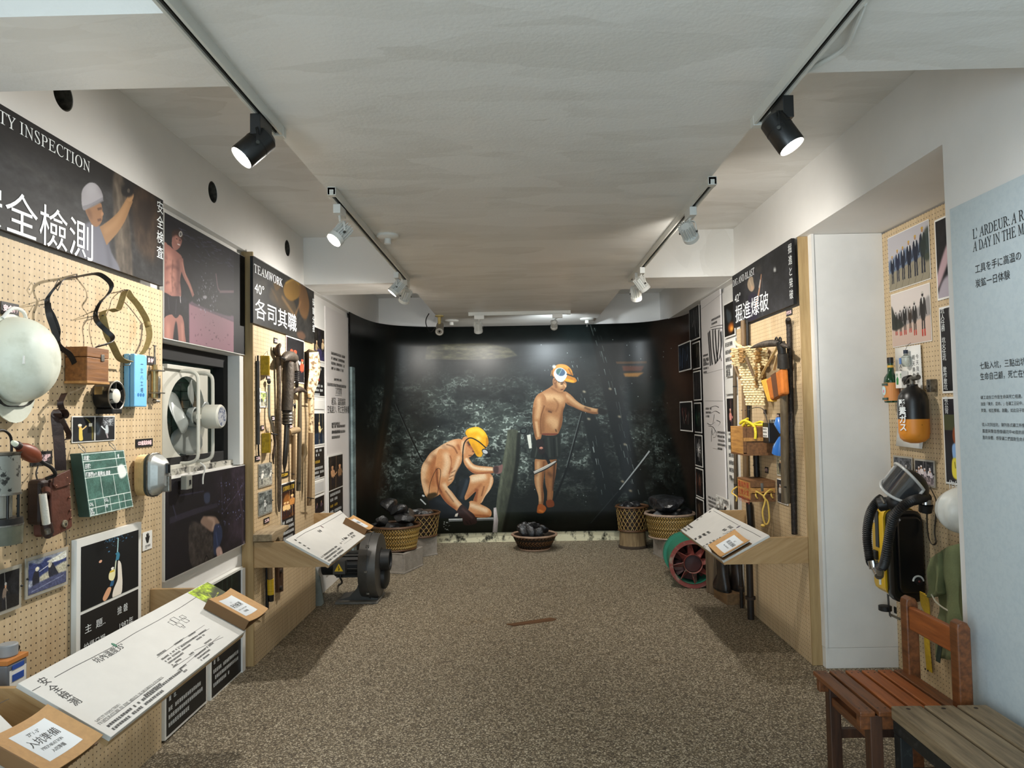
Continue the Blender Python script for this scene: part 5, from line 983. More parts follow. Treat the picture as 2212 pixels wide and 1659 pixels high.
# ------------------------------------------------------------------ teamwork panel
XT = -1.626
w = WF('L', 600, 1000, XT); yy = w.o.y
t = w.thing('tool_panel', 'tall pegboard tool panel with a plywood edge under the teamwork banner', 'board')
MB().box((4.31-yy, 0, .002-w.o.z), (5.58-yy, .07, 2.088-w.o.z)).obj('board', peg, t); MB().box((4.296-yy, .0, .002-w.o.z), (4.3095-yy, .07, 2.508-w.o.z)).obj('edge_post', plyv, t)
def p2(c, w):
    c.a[:] = rgb('232220'); c.grain(.6, 50, 30, 71); c.grain(.35, 9, 6, 72)
    c.ell(563, 620, 12, 20, '6a6152', .4, 6, .35); c.poly([(580, 640), (600, 620), (630, 640), (640, 680), (610, 670)], '4a3d2c', 3, .7); c.poly([(612, 620), (622, 606), (640, 604), (650, 618), (646, 640), (630, 650), (616, 640)], '7a5a26', 1, .85); c.line([(616, 612), (634, 604), (646, 616)], 3, '9b7a34', .8, feather=1); c.poly([(648, 616), (660, 622), (668, 660), (660, 690), (646, 670)], '6b4a2a', 2, .8); c.line([(608, 640), (628, 670), (640, 690)], 6, '8a6a44', .6, feather=2); c.line([(650, 650), (636, 684)], 5, '85603a', .7, feather=2); c.line([(585, 622), (600, 650)], 4, '6b522f', .6, feather=2); c.poly([(590, 612), (598, 606), (606, 618), (596, 628)], '594323', 1, .8); c.poly([(640, 720), (652, 716), (660, 728), (650, 735)], '6a4a36', 2, .7)
def banner2(side, X, x0, x1, yt, yb, label, paint, xr):
    w, t, W, H = frame_thing(side, x0, x1, yt, yb, XW-abs(X)+.018, 'photo_banner', label, 'banner', None, xr); backing(t, W, H, .017, blackc, 'panel')
    c = Canvas(int(W/.0035), int(H/.0035), '232220', (-W/2, H/2, W/2, -H/2), lambda px, py: w.xz(px, py), 1.1); paint(c, w); c.a *= .8; printed(t, -W/2, -H/2, W/2, H/2, c.a, nm='printed_banner'); return w, t, W, H
w, t, W, H = banner2('L', XT, 546, 678, 553, 697, 'dark photo banner lettered teamwork over the tool panel', p2, 650)
text('TEAMWORK', .075, whitet, t, (-W/2+.02, -.003, H/2-.095), serif=True, width=.52); text('40°', .085, whitet, t, (-W/2+.02, -.003, -H/2+.19), sx=.85, width=.16); text('各司其職', .135, whitet, t, (-W/2+.02, -.003, -H/2+.045), width=.80); text('役割分担', .06, whitet, t, (W/2-.05, -.003, H/2-.06), vert=True, lines=1.15)
# tools hung on it
def wt(px, py, nm, lb, cat='tool', grp=None): q = WF('L', px, py, XT); return q, q.thing(nm, lb, cat, grp)
w, t = wt(557, 870, 'drill_steel', 'straight dark drill rod at the left edge of the tool panel')
MB().tube([w(557, 768, .012), w(557, 780, .012)], .006, 10).obj('tip', blacki, t); MB().tube([w(557, 780, .012), w(558, 960, .012)], .011, 10).obj('rod', mat('dull_grey_steel', '4a4846', .5, .5, var=.25, scale=30), t, smooth=1); MB().tube([w(558, 960, .012), w(559, 984, .012)], .005, 10).obj('shank', blacki, t)
text('掘進使用', .03, whitet, t, tuple(w(560, 838, .026)), vert=True, lines=1.4); gold = mat('gold_foil', 'b08f1e', .35, .5, var=.35, scale=45, bump=.3)
for (px, yt, yb, lb) in ((562, 768, 810, 'upper folded gold foil pack on the tool panel'), (564, 936, 979, 'lower folded gold foil pack on the tool panel')):
    w, t = wt(px, yt, 'foil_pack', lb, 'pack', 'gold foil packs on the tool panel'); h = w(px, yt).z-w(px, yb).z
    MB().prism([(0, -.003), (.03, -.045), (.085, -.03), (.10, -.003)], -h, 0, axis='z').obj('pack', gold, t, .002); MB().prism([(.026, -.0445), (.03, -.048), (.036, -.0445)], -h, 0, axis='z').obj('ridge', mat('gold_ridge', 'd9b73c', .3, .6, var=.2, scale=60), t)
    MB().tube([(.0, -.02, 0), (.04, -.03, .03), (.08, -.02, 0)], .0012, 6).obj('hanging_wire', blacki, t)
w, t = wt(583, 870, 'hooked_poker', 'thin grey rod with a ringed head and bent foot on the tool panel')
MB().tube(spl([w(581, 831, .02), w(581, 870, .022), w(582, 900, .025), w(587, 918, .03), w(589, 930, .02)], 5), [.009]*17+[.008, .006, .005, .003], 8).obj('rod', mat('silver_rod', '8d887c', .35, .7), t, smooth=1) if False else MB().tube(spl([w(581, 831, .02), w(581, 870, .022), w(582, 900, .025), w(587, 918, .03), w(589, 932, .02)], 5), .009, 8).obj('rod', mat('silver_rod', '8d887c', .35, .7), t, smooth=1)
q = w(581, 824, .022); MB().tube([q+V((.02*math.cos(a*.5236), 0, .012*math.sin(a*.5236))) for a in range(12)], .006, 8, True).obj('ring', blacki, t, smooth=1); MB().ell(q, (.012, .012, .012), 10, 8).obj('knob', blacki, t, smooth=1)
w, t = wt(602, 900, 'claw_bar', 'long rough iron bar with a forked claw top, tallest on the tool panel')
MB().tube([w(601, 766, .025), w(603, 850, .025), w(604, 1000, .025), w(603, 1085, .02), w(603, 1105, .01)], [.018, .015, .015, .014, .006], 10).obj('bar', mat('rough_bar', '6d5f50', .7, .3, scale=50, c2='4c4238', thr=(.4, .65), bump=.5, bscale=80), t, smooth=1)
MB().tube(spl([w(601, 768, .025), w(599, 755, .035), w(606, 742, .055)], 4), [.018, .017, .018, .018, .018, .016, .014, .012, .006], 10).obj('claw', iron, t, smooth=1); MB().tube(spl([w(600, 768, .02), w(594, 760, .01), w(592, 750, .008)], 4), [.014]*6+[.01, .007, .004], 8).obj('claw', iron, t, smooth=1)
w, t = wt(592, 960, 'hand_drill_bit', 'short twisted iron bit beside the long claw bar'); MB().tube(spl([w(590, 912, .015), w(592, 940, .02), w(594, 960, .025), w(590, 985, .02), w(591, 1002, .01)], 4), [.006]*4+[.009]*9+[.007, .006, .005, .004], 8).obj('bit', iron, t, smooth=1); MB().tube([w(586, 937, .02), w(599, 939, .03)], .005, 6).obj('cable_tie', blackc, t)
# rock drill
w, t = wt(622, 860, 'rock_drill', 'heavy dark pneumatic rock drill with a ribbed spring collar on the tool panel')
gi = mat('grimy_cast_iron', '453d34', .6, .4, var=.35, scale=35, bump=.35, bscale=70)
MB().tube([w(624, 783, .06), w(623, 810, .06), w(621, 870, .06), w(620, 888, .06)], [.036, .04, .038, .036], 16).obj('cylinder', gi, t, smooth=1); MB().tube(spl([w(612, 776, .075), w(620, 770, .07), w(630, 770, .06), w(638, 776, .055)], 4), [.014, .02, .026, .03, .034, .036, .036, .036, .035, .034, .032, .028, .02], 12).obj('head', gi, t, smooth=1)
MB().tube([w(607, 772, .10), w(615, 776, .08)], [.004, .01], 8).obj('throttle_lever', blacki, t); MB().tube([w(638, 780, .06), w(641, 803, .075)], .018, 12).obj('air_inlet', gi, t, smooth=1)
for k in range(5):
    q = w(641, 805+k*4.2, .075); MB().tube([q+V((.017*math.cos(a*.5236), .017*math.sin(a*.5236), 0)) for a in range(12)], .004, 6, True).obj('spring_coil', blacki, t, smooth=1)
MB().tube([w(641, 826, .075), w(641, 836, .07)], [.014, .010], 10).obj('hose_nipple', blacki, t); MB().tube([w(632, 786, .075), w(632, 800, .07)], [.026, .024], 12).obj('valve_chest', gi, t, .0, smooth=1)
for k in range(8):
    q = w(621.5, 890+k*3.5, .06); MB().tube([q+V((.034*math.cos(a*.3927), .034*math.sin(a*.3927), 0)) for a in range(16)], .0055, 6, True).obj('collar_coil', steel if k % 2 else gi, t, smooth=1)
MB().tube([w(621, 886, .06), w(621, 918, .06)], .03, 14).obj('collar_core', blacki, t, smooth=1); MB().tube([w(631, 877, .08), w(637, 873, .09), w(637, 882, .09)], .008, 8).obj('latch', blacki, t)
MB().tube([w(620, 918, .06), w(618, 960, .055), w(615, 1000, .045), w(614, 1022, .03)], [.018, .018, .016, .003], 12).obj('chisel', mat('chisel_steel', '4f4a44', .4, .6, var=.2), t, smooth=1)
w, t = wt(646, 950, 'mattock', 'dark handled mattock with a curved iron blade across its top'); MB().tube([w(648, 846, .04), w(647, 950, .04), w(645, 1060, .03)], [.014, .017, .018], 10).obj('handle', oldwood if False else mat('dark_handle', '4a4030', .6, var=.2, scale=20), t, smooth=1)
MB().tube(spl([w(631, 852, .02), w(640, 843, .04), w(650, 841, .05), w(664, 849, .055)], 5), [.004, .008, .011, .014, .017, .019, .02, .021, .022, .021, .019, .016, .013, .01, .007, .003], 10).obj('blade', iron, t, smooth=1); MB().tube([w(642, 1043, .045), w(650, 1043, .045)], .004, 6).obj('cable_tie', blackc, t)
w, t = wt(634, 980, 'sledge_hammer', 'wooden handled hammer between the rock drill and the mattock'); MB().tube([w(634, 940, .035), w(634, 1035, .03)], [.015, .017], 10).obj('handle', oldwood, t, smooth=1); MB().tube([w(623, 934, .02), w(634, 931, .035), w(644, 929, .045)], [.022, .025, .022], 12).obj('head', mat('tan_iron', '8b7658', .6, .3, var=.25, scale=30), t, smooth=1); MB().tube([w(630, 1024, .04), w(638, 1024, .04)], .003, 6).obj('cable_tie', blackc, t)
w, t = wt(656, 1010, 'probe_tool', 'slim dark probe with a bulging grip, right of the mattock'); MB().tube([w(656, 958, .03), w(657, 966, .03), w(658, 980, .03), w(656, 989, .03), w(654, 1000, .03), w(653, 1060, .02), w(652, 1082, .01)], [.01, .02, .022, .012, .007, .006, .002], 10).obj('probe', mat('probe_wood', '54452c', .5, var=.2), t, smooth=1)
w, t = wt(672, 900, 'shovel', 'rusted blade shovel with a wooden handle at the right end of the tool panel')
rb = mat('rusted_blade', 'd9c7a2', .6, .2, scale=30, c2='6d5236', thr=(.48, .6), bump=.4, bscale=60)
bp = [(664, 757, .02), (668, 754, .05), (688, 760, .085), (691, 775, .09), (692, 800, .085), (687, 828, .075), (680, 846, .06), (677, 858, .05), (667, 858, .04), (664, 840, .03), (664, 800, .02)]
q = [w(x, y, d) for x, y, d in bp]; vs = [p for p in q]+[p+V((.004, .006, 0)) for p in q]; n = len(q)
MB().add(vs, [tuple(range(n)), tuple(range(2*n-1, n-1, -1))]+[(i, (i+1) % n, n+(i+1) % n, n+i) for i in range(n)]).obj('blade', rb, t)
MB().add([w(664, 757, .02), w(668, 754, .05), w(668, 800, .05), w(664, 842, .03), w(658, 840, .0), w(659, 760, .0)], [(0, 1, 2, 3), (0, 3, 4, 5)]).obj('flange', iron, t)
MB().tube([w(671, 850, .05), w(672, 900, .045), w(671, 935, .045)], [.02, .018, .017], 12).obj('socket', rb, t, smooth=1); MB().tube([w(671, 935, .045), w(670, 1000, .045), w(668, 1092, .035)], [.0165, .017, .018], 12).obj('handle', oldwood, t, smooth=1)
for y in (860, 1075): MB().tube([w(664, y, .055), w(678, y+2, .055)], .004, 6).obj('cable_tie', blackc, t)
XTd = XW+XT+.0                                     # the tool panel stands this far off the wall plane
def tph(x0, x1, yt, yb, lb, arr, xr, **k): return photo('L', x0, x1, yt, yb, lb, arr, XTd+.006, .008, .004, xr=xr, **k)
tph(618, 657, 724, 824, 'black white and red photograph of helmeted miners behind the rock drill', snap(81, '131214', 'd8d4d0', 3, 'c0482f', 110, 150, floor='201c1c'), 800)
tph(562, 577, 845, 880, 'tiny colour photograph of workers outdoors, left of the ringed poker', snap(82, '8c9a5c', '32343e', 2, 'e8e6d8', 80, 80, floor='b8aea0'), 863)
tph(559, 588, 1003, 1055, 'upper pale clear framed photograph of two workers on the tool panel', snap(83, '6f716c', 'd8d4c8', 2, 'efeae0', 120, 100, floor='a9a698', mono=True), 1028, clear=True)
tph(559, 588, 1064, 1117, 'lower grey clear framed photograph of a lone worker on the tool panel', snap(84, '5d625f', 'c6c8c4', 1, 'e8e8e4', 120, 100, floor='8d918c', mono=True), 1087, clear=True)
w, t, W, H = frame_thing('L', 608, 637, 1046, 1190, XTd+.006, 'caption_poster', 'narrow poster with yellow heading, orange photograph and white writing on the tool panel', 'poster', None, 1100); backing(t, W, H, .004, paper, 'card')
printed(t, -W/2+.004, -.02, W/2-.004, H/2-.06, snap(85, '2a1408', 'c98a48', 3, 'f0c888', 90, 150, floor='4a2410', glow='e09040')); sticker(t, -W/2+.004, H/2-.06, W/2-.004, H/2-.006, blackc, 'heading'); text('打開時的巨響', .035, yel, t, (0, -.003, H/2-.05), align='CENTER', width=W*.85); sticker(t, -W/2+.004, -H/2+.004, W/2-.004, -.02, blackc, 'caption'); boardtext(t, -W/2+.015, -.035, W/2-.012, 5, .036, 4, whitet, .024)
tag_card('L', 606, 623, 1022, 1034, '礦工黑金', 'black tag with yellow writing under the rock drill chisel', XTd+.005, tm=yel)
for x0, x1, yt, yb, lb in ((592, 600, 729, 741, 'small black tag above the claw bar'), (576, 584, 811, 819, 'small black tag under the upper gold foil pack'), (587, 593.5, 898, 910, 'small black tag right of the poker foot'), (564, 570.5, 919, 930, 'small black tag above the lower gold foil pack'), (637, 645, 822, 835, 'small black tag under the rock drill spring'), (625, 632, 917, 926, 'small black tag above the wooden hammer'), (552, 562, 985, 997, 'small black tag below the dark drill rod'), (570.5, 582, 1121, 1133, 'small black tag below the clear framed photographs')): tag_card('L', x0, x1, yt, yb, '工具', lb, XTd+.005)
w, t = wt(583, 1155, 'wooden_pillow', 'curved hollowed wooden block resting behind the middle reading board')
q = [w.xz(566, 1170, .06), w.xz(566, 1155, .06), w.xz(574, 1147, .06), w.xz(590, 1141, .06), w.xz(604, 1134, .06), w.xz(605, 1141, .06), w.xz(592, 1152, .06), w.xz(590, 1170, .06), w.xz(584, 1170, .06), w.xz(580, 1160, .06), w.xz(574, 1170, .06)]
MB().prism(q, -.12, -.004).obj('block', wood('grey_worn_wood', '9c8a6c', '6d5c44', 0, 8, .7), t, .004)
w, t = wt(606, 1215, 'rail_plate', 'rusty bolted steel plate standing upright behind the middle reading board')
MB().prism([w.xz(600, 1150, .02), w.xz(612, 1148, .02), w.xz(612, 1277, .02), w.xz(601, 1280, .02)], -.02, -.003).obj('plate', mat('brown_plate', '4b3423', .6, .4, var=.25, scale=20, bump=.2), t)
for y in (1160, 1233, 1270):
    q = w(606, y, .022); MB().cyl(q+V((0, .004, 0)), q+V((0, -.012, 0)), .016, n=8).obj('bolt', iron, t, .002)
w, t = wt(585, 1260, 'taped_lever', 'dark lever with a yellow taped grip below the middle reading board')
MB().tube([w(583, 1222, .04), w(584, 1253, .04)], .016, 12).obj('shaft', oldwood, t, smooth=1); MB().tube([w(584, 1251, .04), w(585, 1284, .04)], .02, 14).obj('taped_grip', mat('yellow_tape', 'd8b223', .5, scale=3, stretch=(1, 1, 160), c2='b58f12'), t, smooth=1); MB().tube([w(585, 1284, .04), w(586, 1298, .04)], [.019, .016], 14).obj('end_cap', blackc, t, smooth=1); MB().tube([w(584, 1240, .035), w(584, 1240, .001)], .008, 8).obj('wall_hook', blacki, t); MB().tube([w(577, 1222, .015), w(577, 1316, .015)], .011, 10).obj('iron_rod', blacki, t, smooth=1)

# ------------------------------------------------------------------ photo column and white text banner by the mural
XC = XW-1.672
def colp(x0, x1, yt, yb, lb, arr, xr): return photo('L', x0, x1, yt, yb, lb, arr, -.010, .012, .004, xr=xr)
colp(677, 701, 702, 778, 'topmost photograph of the column beside the tool panel', snap(91, '1d1a17', 'a08a68', 2, 'd0b890', 90, 110, floor='3a3660'), 740)
colp(677, 701, 890, 964, 'photograph of a lamp lit bending figure in the column beside the tool panel', snap(92, '16181c', 'd8b060', 1, 'f0d8a0', 90, 110, floor='1c2e44'), 925)
colp(677, 701, 1075, 1118, 'lowest dark photograph of the column beside the tool panel', snap(93, '131012', '5a4650', 2, '8a6a4a', 90, 70, floor='2c2020'), 1092)
for x0, yt, yb, sd, lb in ((677, 786, 856, 5, 'black caption card with red and white rows, upper in the column'), (677, 967, 1038, 9, 'black caption card with yellow and white rows, lower in the column')):
    w, t, W, H = frame_thing('L', x0, 701, yt, yb, -.010, 'caption_card', lb, 'card', None, (yt+yb)/2); backing(t, W, H, .004, paper, 'mount'); sticker(t, -W/2+.01, -H/2+.008, W/2-.01, H/2-.008, blackc, 'caption')
    boardtext(t, -W*.3, H*.42, W*.3, 2, .035, sd, whitet, .034); boardtext(t, -W*.36, H*.08, W*.42, 1, .04, sd+1, mat('red_lettering', 'c9302c', .5) if sd == 5 else yel, .034); boardtext(t, -W*.42, -H*.12, W*.42, 3, .036, sd+2, whitet, .03)
w, t, W, H = frame_thing('L', 677, 701, 864, 884, -.008, 'blank_frame', 'small blank white frame in the photo column', 'frame', None, 874); backing(t, W, H, .012, foam, 'frame', .002)
w, t, W, H = frame_thing('L', 677, 701, 1042, 1071, -.008, 'blank_frame', 'wide blank white frame low in the photo column', 'frame', None, 1057); backing(t, W, H, .012, foam, 'frame', .002); sticker(t, -W*.42, -H*.35, W*.42, H*.35, mat('frame_inner', 'c9cbca', .3), 'pane')
w, t, W, H = frame_thing('L', 703, 756, 660, 1240, -.020, 'text_banner', 'tall white banner of black writing between the photo column and the mural', 'banner', None, 950); backing(t, W, H, .012, mat('banner_white', 'dcd8d6', .5), 'panel')
zb = lambda y: w(730, y).z
for yt, n_, lh, cw, x0, x1, sz in ((764, 4, .045, .02, -.25, .25, 1), (818, 1, .04, .03, -.16, .14, 1), (830, 1, .05, .035, -.38, .36, 1)): boardtext(t, x0, zb(yt), x1, n_, lh, int(yt), ink, cw, last=.9)
text('人坑意象', .07, ink, t, (0, -.002, zb(851)), align='CENTER', width=.22); text('越深，溫度越高', .075, ink, t, (0, -.002, zb(874)), align='CENTER', width=.5); text('空氣越少，死亡在旁偷看', .075, ink, t, (0, -.002, zb(891)), align='CENTER', width=.78)
for y in (839, 854): sticker(t, -.12, zb(y)-.003, .12, zb(y), ink, 'rule')
for yt, n_ in ((912, 1), (918, 2), (930, 2)): boardtext(t, -.25, zb(yt), .25, n_, .045, yt, ink, .022)
w, t, W, H = frame_thing('L', 709, 741, 985, 1128, -.0105, 'photo_poster', 'narrow poster of a bare backed miner with black caption, on the white text banner', 'poster', None, 1050); backing(t, W, H, .008, foam, 'foam_board')
printed(t, -W/2+.012, -.02, W/2-.012, H/2-.012, snap(95, '1c1a18', '8a6a4c', 2, 'c99a70', 100, 140, floor='26211e')); sticker(t, -W/2+.012, -H/2+.012, W/2-.012, -.03, blackc, 'caption'); boardtext(t, -W*.4, -.05, W*.4, 2, .045, 3, whitet, .035); boardtext(t, -W*.4, -.15, W*.4, 1, .04, 4, yel, .035); boardtext(t, -W*.4, -.20, W*.4, 2, .045, 5, whitet, .035)
struct('window_2', MB().box((-1.668, 6.905, .02), (-1.640, 7.03, 1.97)), mat('grey_green_glass', '6f8285', .12, scale=3, c2='93a8aa', stretch=(1, 1, 3), coat=.5), label='narrow strip of grey green glass at the left edge of the mural')
# ------------------------------------------------------------------ sloping reading boards on plywood brackets
boardm = mat('reading_board_white', 'c9c8c3', .45, var=.03, scale=14); kraft = mat('kraft_card', 'b98f5c', .7, var=.1, scale=60); kraftd = mat('kraft_edge', '6e4f2c', .7); lab = mat('label_paper', 'd5dbdf', .5); ringm = mat('ring_steel', 'a9a9a4', .25, .9)
class PF:
    """frame on a sloping board: u along it (reading direction), v up the slope, h off its face"""
    def __init__(s, o, u, v):
        s.o = V(o); s.u = V(u).normalized(); v = V(v); s.n = s.u.cross(v).normalized(); s.v = s.n.cross(s.u)
        s.M = Matrix(((s.u.x, s.v.x, s.n.x), (s.u.y, s.v.y, s.n.y), (s.u.z, s.v.z, s.n.z)))
    def __call__(s, px, py, h=0.0):
        d = ray(px, py); p0 = s.o+s.n*h; t = (p0-CAMP).dot(s.n)/d.dot(s.n); q = CAMP+d*t-s.o; return V((q.dot(s.u), q.dot(s.v), h))
def board(side, near, far, label, nskew, fskew, wx=1.659):
    """near/far: y of the back corners; skew: how much nearer the front corners stand"""
    sg = -1 if side == 'L' else 1
    o = V((sg*1.163, near-nskew, .604)); bk = V((sg*1.434, near, .753)); u = (0, 1, 0) if side == 'L' else (0, -1, 0)
    if side == 'R': o = V((sg*1.163, far-fskew, .604)); bk = V((sg*1.434, far, .753))
    pf = PF(o, u, bk-V((sg*1.163, bk.y, .604)))
    t = thing('reading_board', label, 'board', o, pf.M.to_euler())
    S = .3085; L = abs((far-fskew)-(near-nskew)); a = 0; b = L
    if side == 'L': c = [(0, 0), (L, 0), (far-(near-nskew), S), (nskew, S)]
    else: c = [(0, 0), (L, 0), (L-nskew, S), (-fskew, S)]
    mb = MB().prism(c, -.014, 0, axis='z'); mb.obj('panel', boardm, t, .001)
    MB().prism([(x*.999+.0005, y) for x, y in c], -.030, -.0142, axis='z').obj('panel_core', ply, t)
    inv = pf.M.transposed()
    for i, yb in enumerate((near, far-.06)):
        pl = [(sg*wx, .738), (sg*1.445, .738), (sg*1.40, .71), (sg*1.17, .585), (sg*wx, .585)]
        m = MB().prism(pl, yb+.004, yb+.022); m.v = [tuple(inv @ (V(p)-o)) for p in m.v]; m.obj('bracket', ply, t, .001)
    return pf, t, L, S
def binder(pf, px, label, txt, hs=.035, lowres=False):
    """kraft ring binder lying on a reading board; px: corners (u0 v1), (u1 v1), (u1 v0), (u0 v0)"""
    c = [pf(x, y, .02) for x, y in px]; u0 = (c[0].x+c[3].x)/2; u1 = (c[1].x+c[2].x)/2; v1 = (c[0].y+c[1].y)/2; v0 = (c[2].y+c[3].y)/2
    if u1 < u0: u0, u1 = u1, u0
    W, H = u1-u0, v1-v0; t = thing('ring_binder', label, 'binder', pf.o+pf.M @ V((u0, v0, .001)), pf.M.to_euler())
    MB().box((0, 0, 0), (W, H, .004)).obj('back_cover', kraftd, t, .001); hf = lambda s: .006+hs*(1-s)**1.6+.018*s**5
    n = 12
    def sheet_(a, b, v_a, v_b, dz, th, nm, m):
        mb = MB(); vs = []
        for i in range(n+1):
            s = a+(b-a)*i/n; vs += [(s*W, v_a, hf(s)+dz), (s*W, v_b, hf(s)+dz), (s*W, v_b, hf(s)+dz+th), (s*W, v_a, hf(s)+dz+th)]
        fs = [(i*4+k, i*4+(k+1) % 4, i*4+4+(k+1) % 4, i*4+4+k) for i in range(n) for k in range(4)]+[(3, 2, 1, 0), tuple(n*4+k for k in range(4))]
        return mb.add(vs, fs).obj(nm, m, t, smooth=1)
    sheet_(0, 1, 0, H, 0, .003, 'front_cover', kraft); lb = sheet_(.2, .82, H*.17, H*.85, .0031, .0006, 'title_label', lab)
    sheet_(.03, .97, .005, H-.005, -.006, .004, 'pages', paper)
    MB().box((-.004, 0, 0), (0, H, hf(0)+.003)).obj('spine', kraftd, t, .001)
    for k in (.3, .7): MB().tube([(.014+.012*math.cos(a*.7), H*k, .02+.013*math.sin(a*.7)) for a in range(9)], .0018, 6, True).obj('ring', ringm, t, smooth=1)
    for (s_, sz, fv, wd_) in txt:
        sz = sz*.6 if s_.isascii() or '°' in s_ else W*wd_/len(s_)*1.05
        for i, ch in enumerate(s_):                             # letters follow the bow of the cover
            if ch == ' ': continue
            s1 = .51+(i-(len(s_)-1)/2)*wd_/len(s_); text(ch, sz, ink, t, (W*s1, H*fv, hf(s1)+.0043), (0, math.atan((hf(s1-.03)-hf(s1+.03))/(W*.06)), 0), align='CENTER', serif=s_.isascii(), name='letter' if False else 'lettering')
    return t
def rule(pf, t, pts, wd_, h=.0008, name='printed_line', m=None):
    P = [pf(x, y, h) for x, y in pts]; return MB().ribbon([tuple(p) for p in P], (0, 0, 1) if False else [V((0, 0, 1)).cross(V((P[min(i+1, len(P)-1)]-P[max(i-1, 0)]))) for i in range(len(P))], wd_, .0004).obj(name, m or ink, t, fix=False)
def prn(pf, t, s, px, py, size, **k): p = pf(px, py, .0008); return text(s, size, ink, t, tuple(p), (0, 0, 0), **k)
def small(pf, t, px, py, wd_, n, lh, sd, ch, m=None):
    p = pf(px, py, 0); mb = dashes(MB(), 0, 0, wd_, n, lh, sd, 0, ch); mb.v = [(p.x+x, p.y+z, .0008) for x, y, z in mb.v]; o = mb.obj('small_print', m or ink, t, fix=False); o['kind'] = 'stuff'
# nearest board pair
pf, t, L, S = board('L', 2.02, 3.22, 'white sloping reading board lettered safety inspection, nearest whole one on the left', .008, .235)
rule(pf, t, [(70, 1492), (88, 1482)], .0016); rule(pf, t, [(118, 1463), (160, 1440), (200, 1420), (240, 1399), (290, 1368), (340, 1341), (390, 1312), (430, 1286)], .0016)
p = pf(247, 1393, .0006); MB().lathe([(.012, 0), (.011, .0006)], Matrix.Translation(p) @ Matrix.Scale(.55, 4, (1, 0, 0)), 20).obj('green_dot', mat('green_dot', '1f6b50', .5), t)
prn(pf, t, '安全檢測', 97, 1461, .052, vert=True, lines=1.05, bold=.0004) if False else None
for s_, x, y in (('安', 95, 1478), ('全', 118, 1494), ('檢', 140, 1508), ('測', 162, 1522)): prn(pf, t, s_, x, y+3, .036)
prn(pf, t, '坑內溫度35°', 211, 1433, .030, width=.165); prn(pf, t, 'SAFETY INSPECTION /', 210, 1560, .013, serif=True, width=.12); prn(pf, t, 'TEMPERATURE IN THE MINES, 35 DEGREES CELSIUS', 216, 1566, .013, serif=True, width=.36)
rule(pf, t, [(225, 1561), (354, 1463)], .0008); small(pf, t, 229, 1568, .48, 2, .017, 11, .0115); small(pf, t, 309, 1582-80, .2, 1, .014, 12, .0105)
for i, (x, y, wd_, n_) in enumerate(((338, 1415, .10, 1), (347, 1424, .12, 4), (375, 1392, .11, 1), (384, 1400, .12, 2), (405, 1374, .1, 1), (416, 1378, .12, 2), (407, 1414, .08, 1), (418, 1418, .12, 3), (440, 1390, .1, 1), (449, 1395, .08, 1), (372, 1440, .06, 1), (383, 1447, .1, 1), (392, 1453, .08, 1))): small(pf, t, x, y, wd_, n_, .0135, 20+i, .0085)
for pts in (((340, 1420), (398, 1377)), ((375, 1394), (442, 1350)), ((382, 1399), (452, 1358)), ((373, 1443), (420, 1412)), ((383, 1449), (475, 1373)), ((420, 1405), (482, 1376))): rule(pf, t, pts, .0008)
for x, y, a, b in ((378, 1339, .03, .03), (395, 1333, .025, .02), (372, 1345, .025, .025), (400, 1340, .026, .026), (388, 1350, .026, .02), (396, 1354, .012, .012)):
    p = pf(x, y, .0007); MB().tube([(p.x-a/2, p.y-b/2, .0007), (p.x+a/2, p.y-b/2, .0007), (p.x+a/2, p.y+b/2, .0007), (p.x-a/2, p.y+b/2, .0007)], .0007, 4, True).obj('diagram_box', ink, t)
P = [pf(x, y, .0012) for x, y in ((447, 1312-24), (478, 1280), (449, 1256), (412, 1274))]
c = Canvas(120, 90, '8fa51f'); c.grain(.7, 30, 20, 4); c.grain(.5, 6, 6, 5); c.poly([(0, 60), (40, 50), (120, 30), (120, 90), (0, 90)], '1c2010', 4, .85)
for i in range(12): rg = random.Random(i); c.line([(rg.uniform(10, 110), rg.uniform(20, 60)), (rg.uniform(10, 110), rg.uniform(50, 85))], rg.uniform(2, 5), '2a2f12' if i % 3 else 'c9cf3a', .8)
q = [pf(x, y, .0) for x, y in ((449, 1256), (412, 1274), (447, 1303), (482, 1283))]; us = [p.x for p in q]; vs = [p.y for p in q]
MB().box((min(us), S*.55, .0002), (max(us)-.01, S-.004, .0008)).quaduv((min(us), S*.55, .001), (max(us)-.01, S*.55, .001), (max(us)-.01, S-.004, .001), (min(us), S-.004, .001)).obj('green_photograph', imgmat('green_photo', c.a, .4), t, fix=False)
binder(pf, ((450, 1303), (500, 1270), (572, 1320), (531, 1357)), 'brown kraft ring binder titled safety inspection on the far end of the nearest reading board', (('35°', .02, .66, .12), ('安全檢測', .045, .50, .46), ('SAFETY INSPECTION', .016, .38, .42), ('安全検査', .018, .28, .2)))
# board running out of the picture at the lower left
pf, t, L, S = board('L', .95, 1.90, 'white sloping reading board cut off by the lower left corner', .0, .10)
rule(pf, t, [(0, 1519), (14, 1512), (20, 1510)], .0016)
binder(pf, ((-20, 1612), (90, 1522), (220, 1592), (95, 1690)), 'kraft ring binder titled preparation at the lower left corner', (('27°/-3°', .026, .70, .22), ('入坑準備', .054, .50, .52), ('PREPARATION', .022, .38, .38), ('入坑準備', .024, .27, .24)), .028)
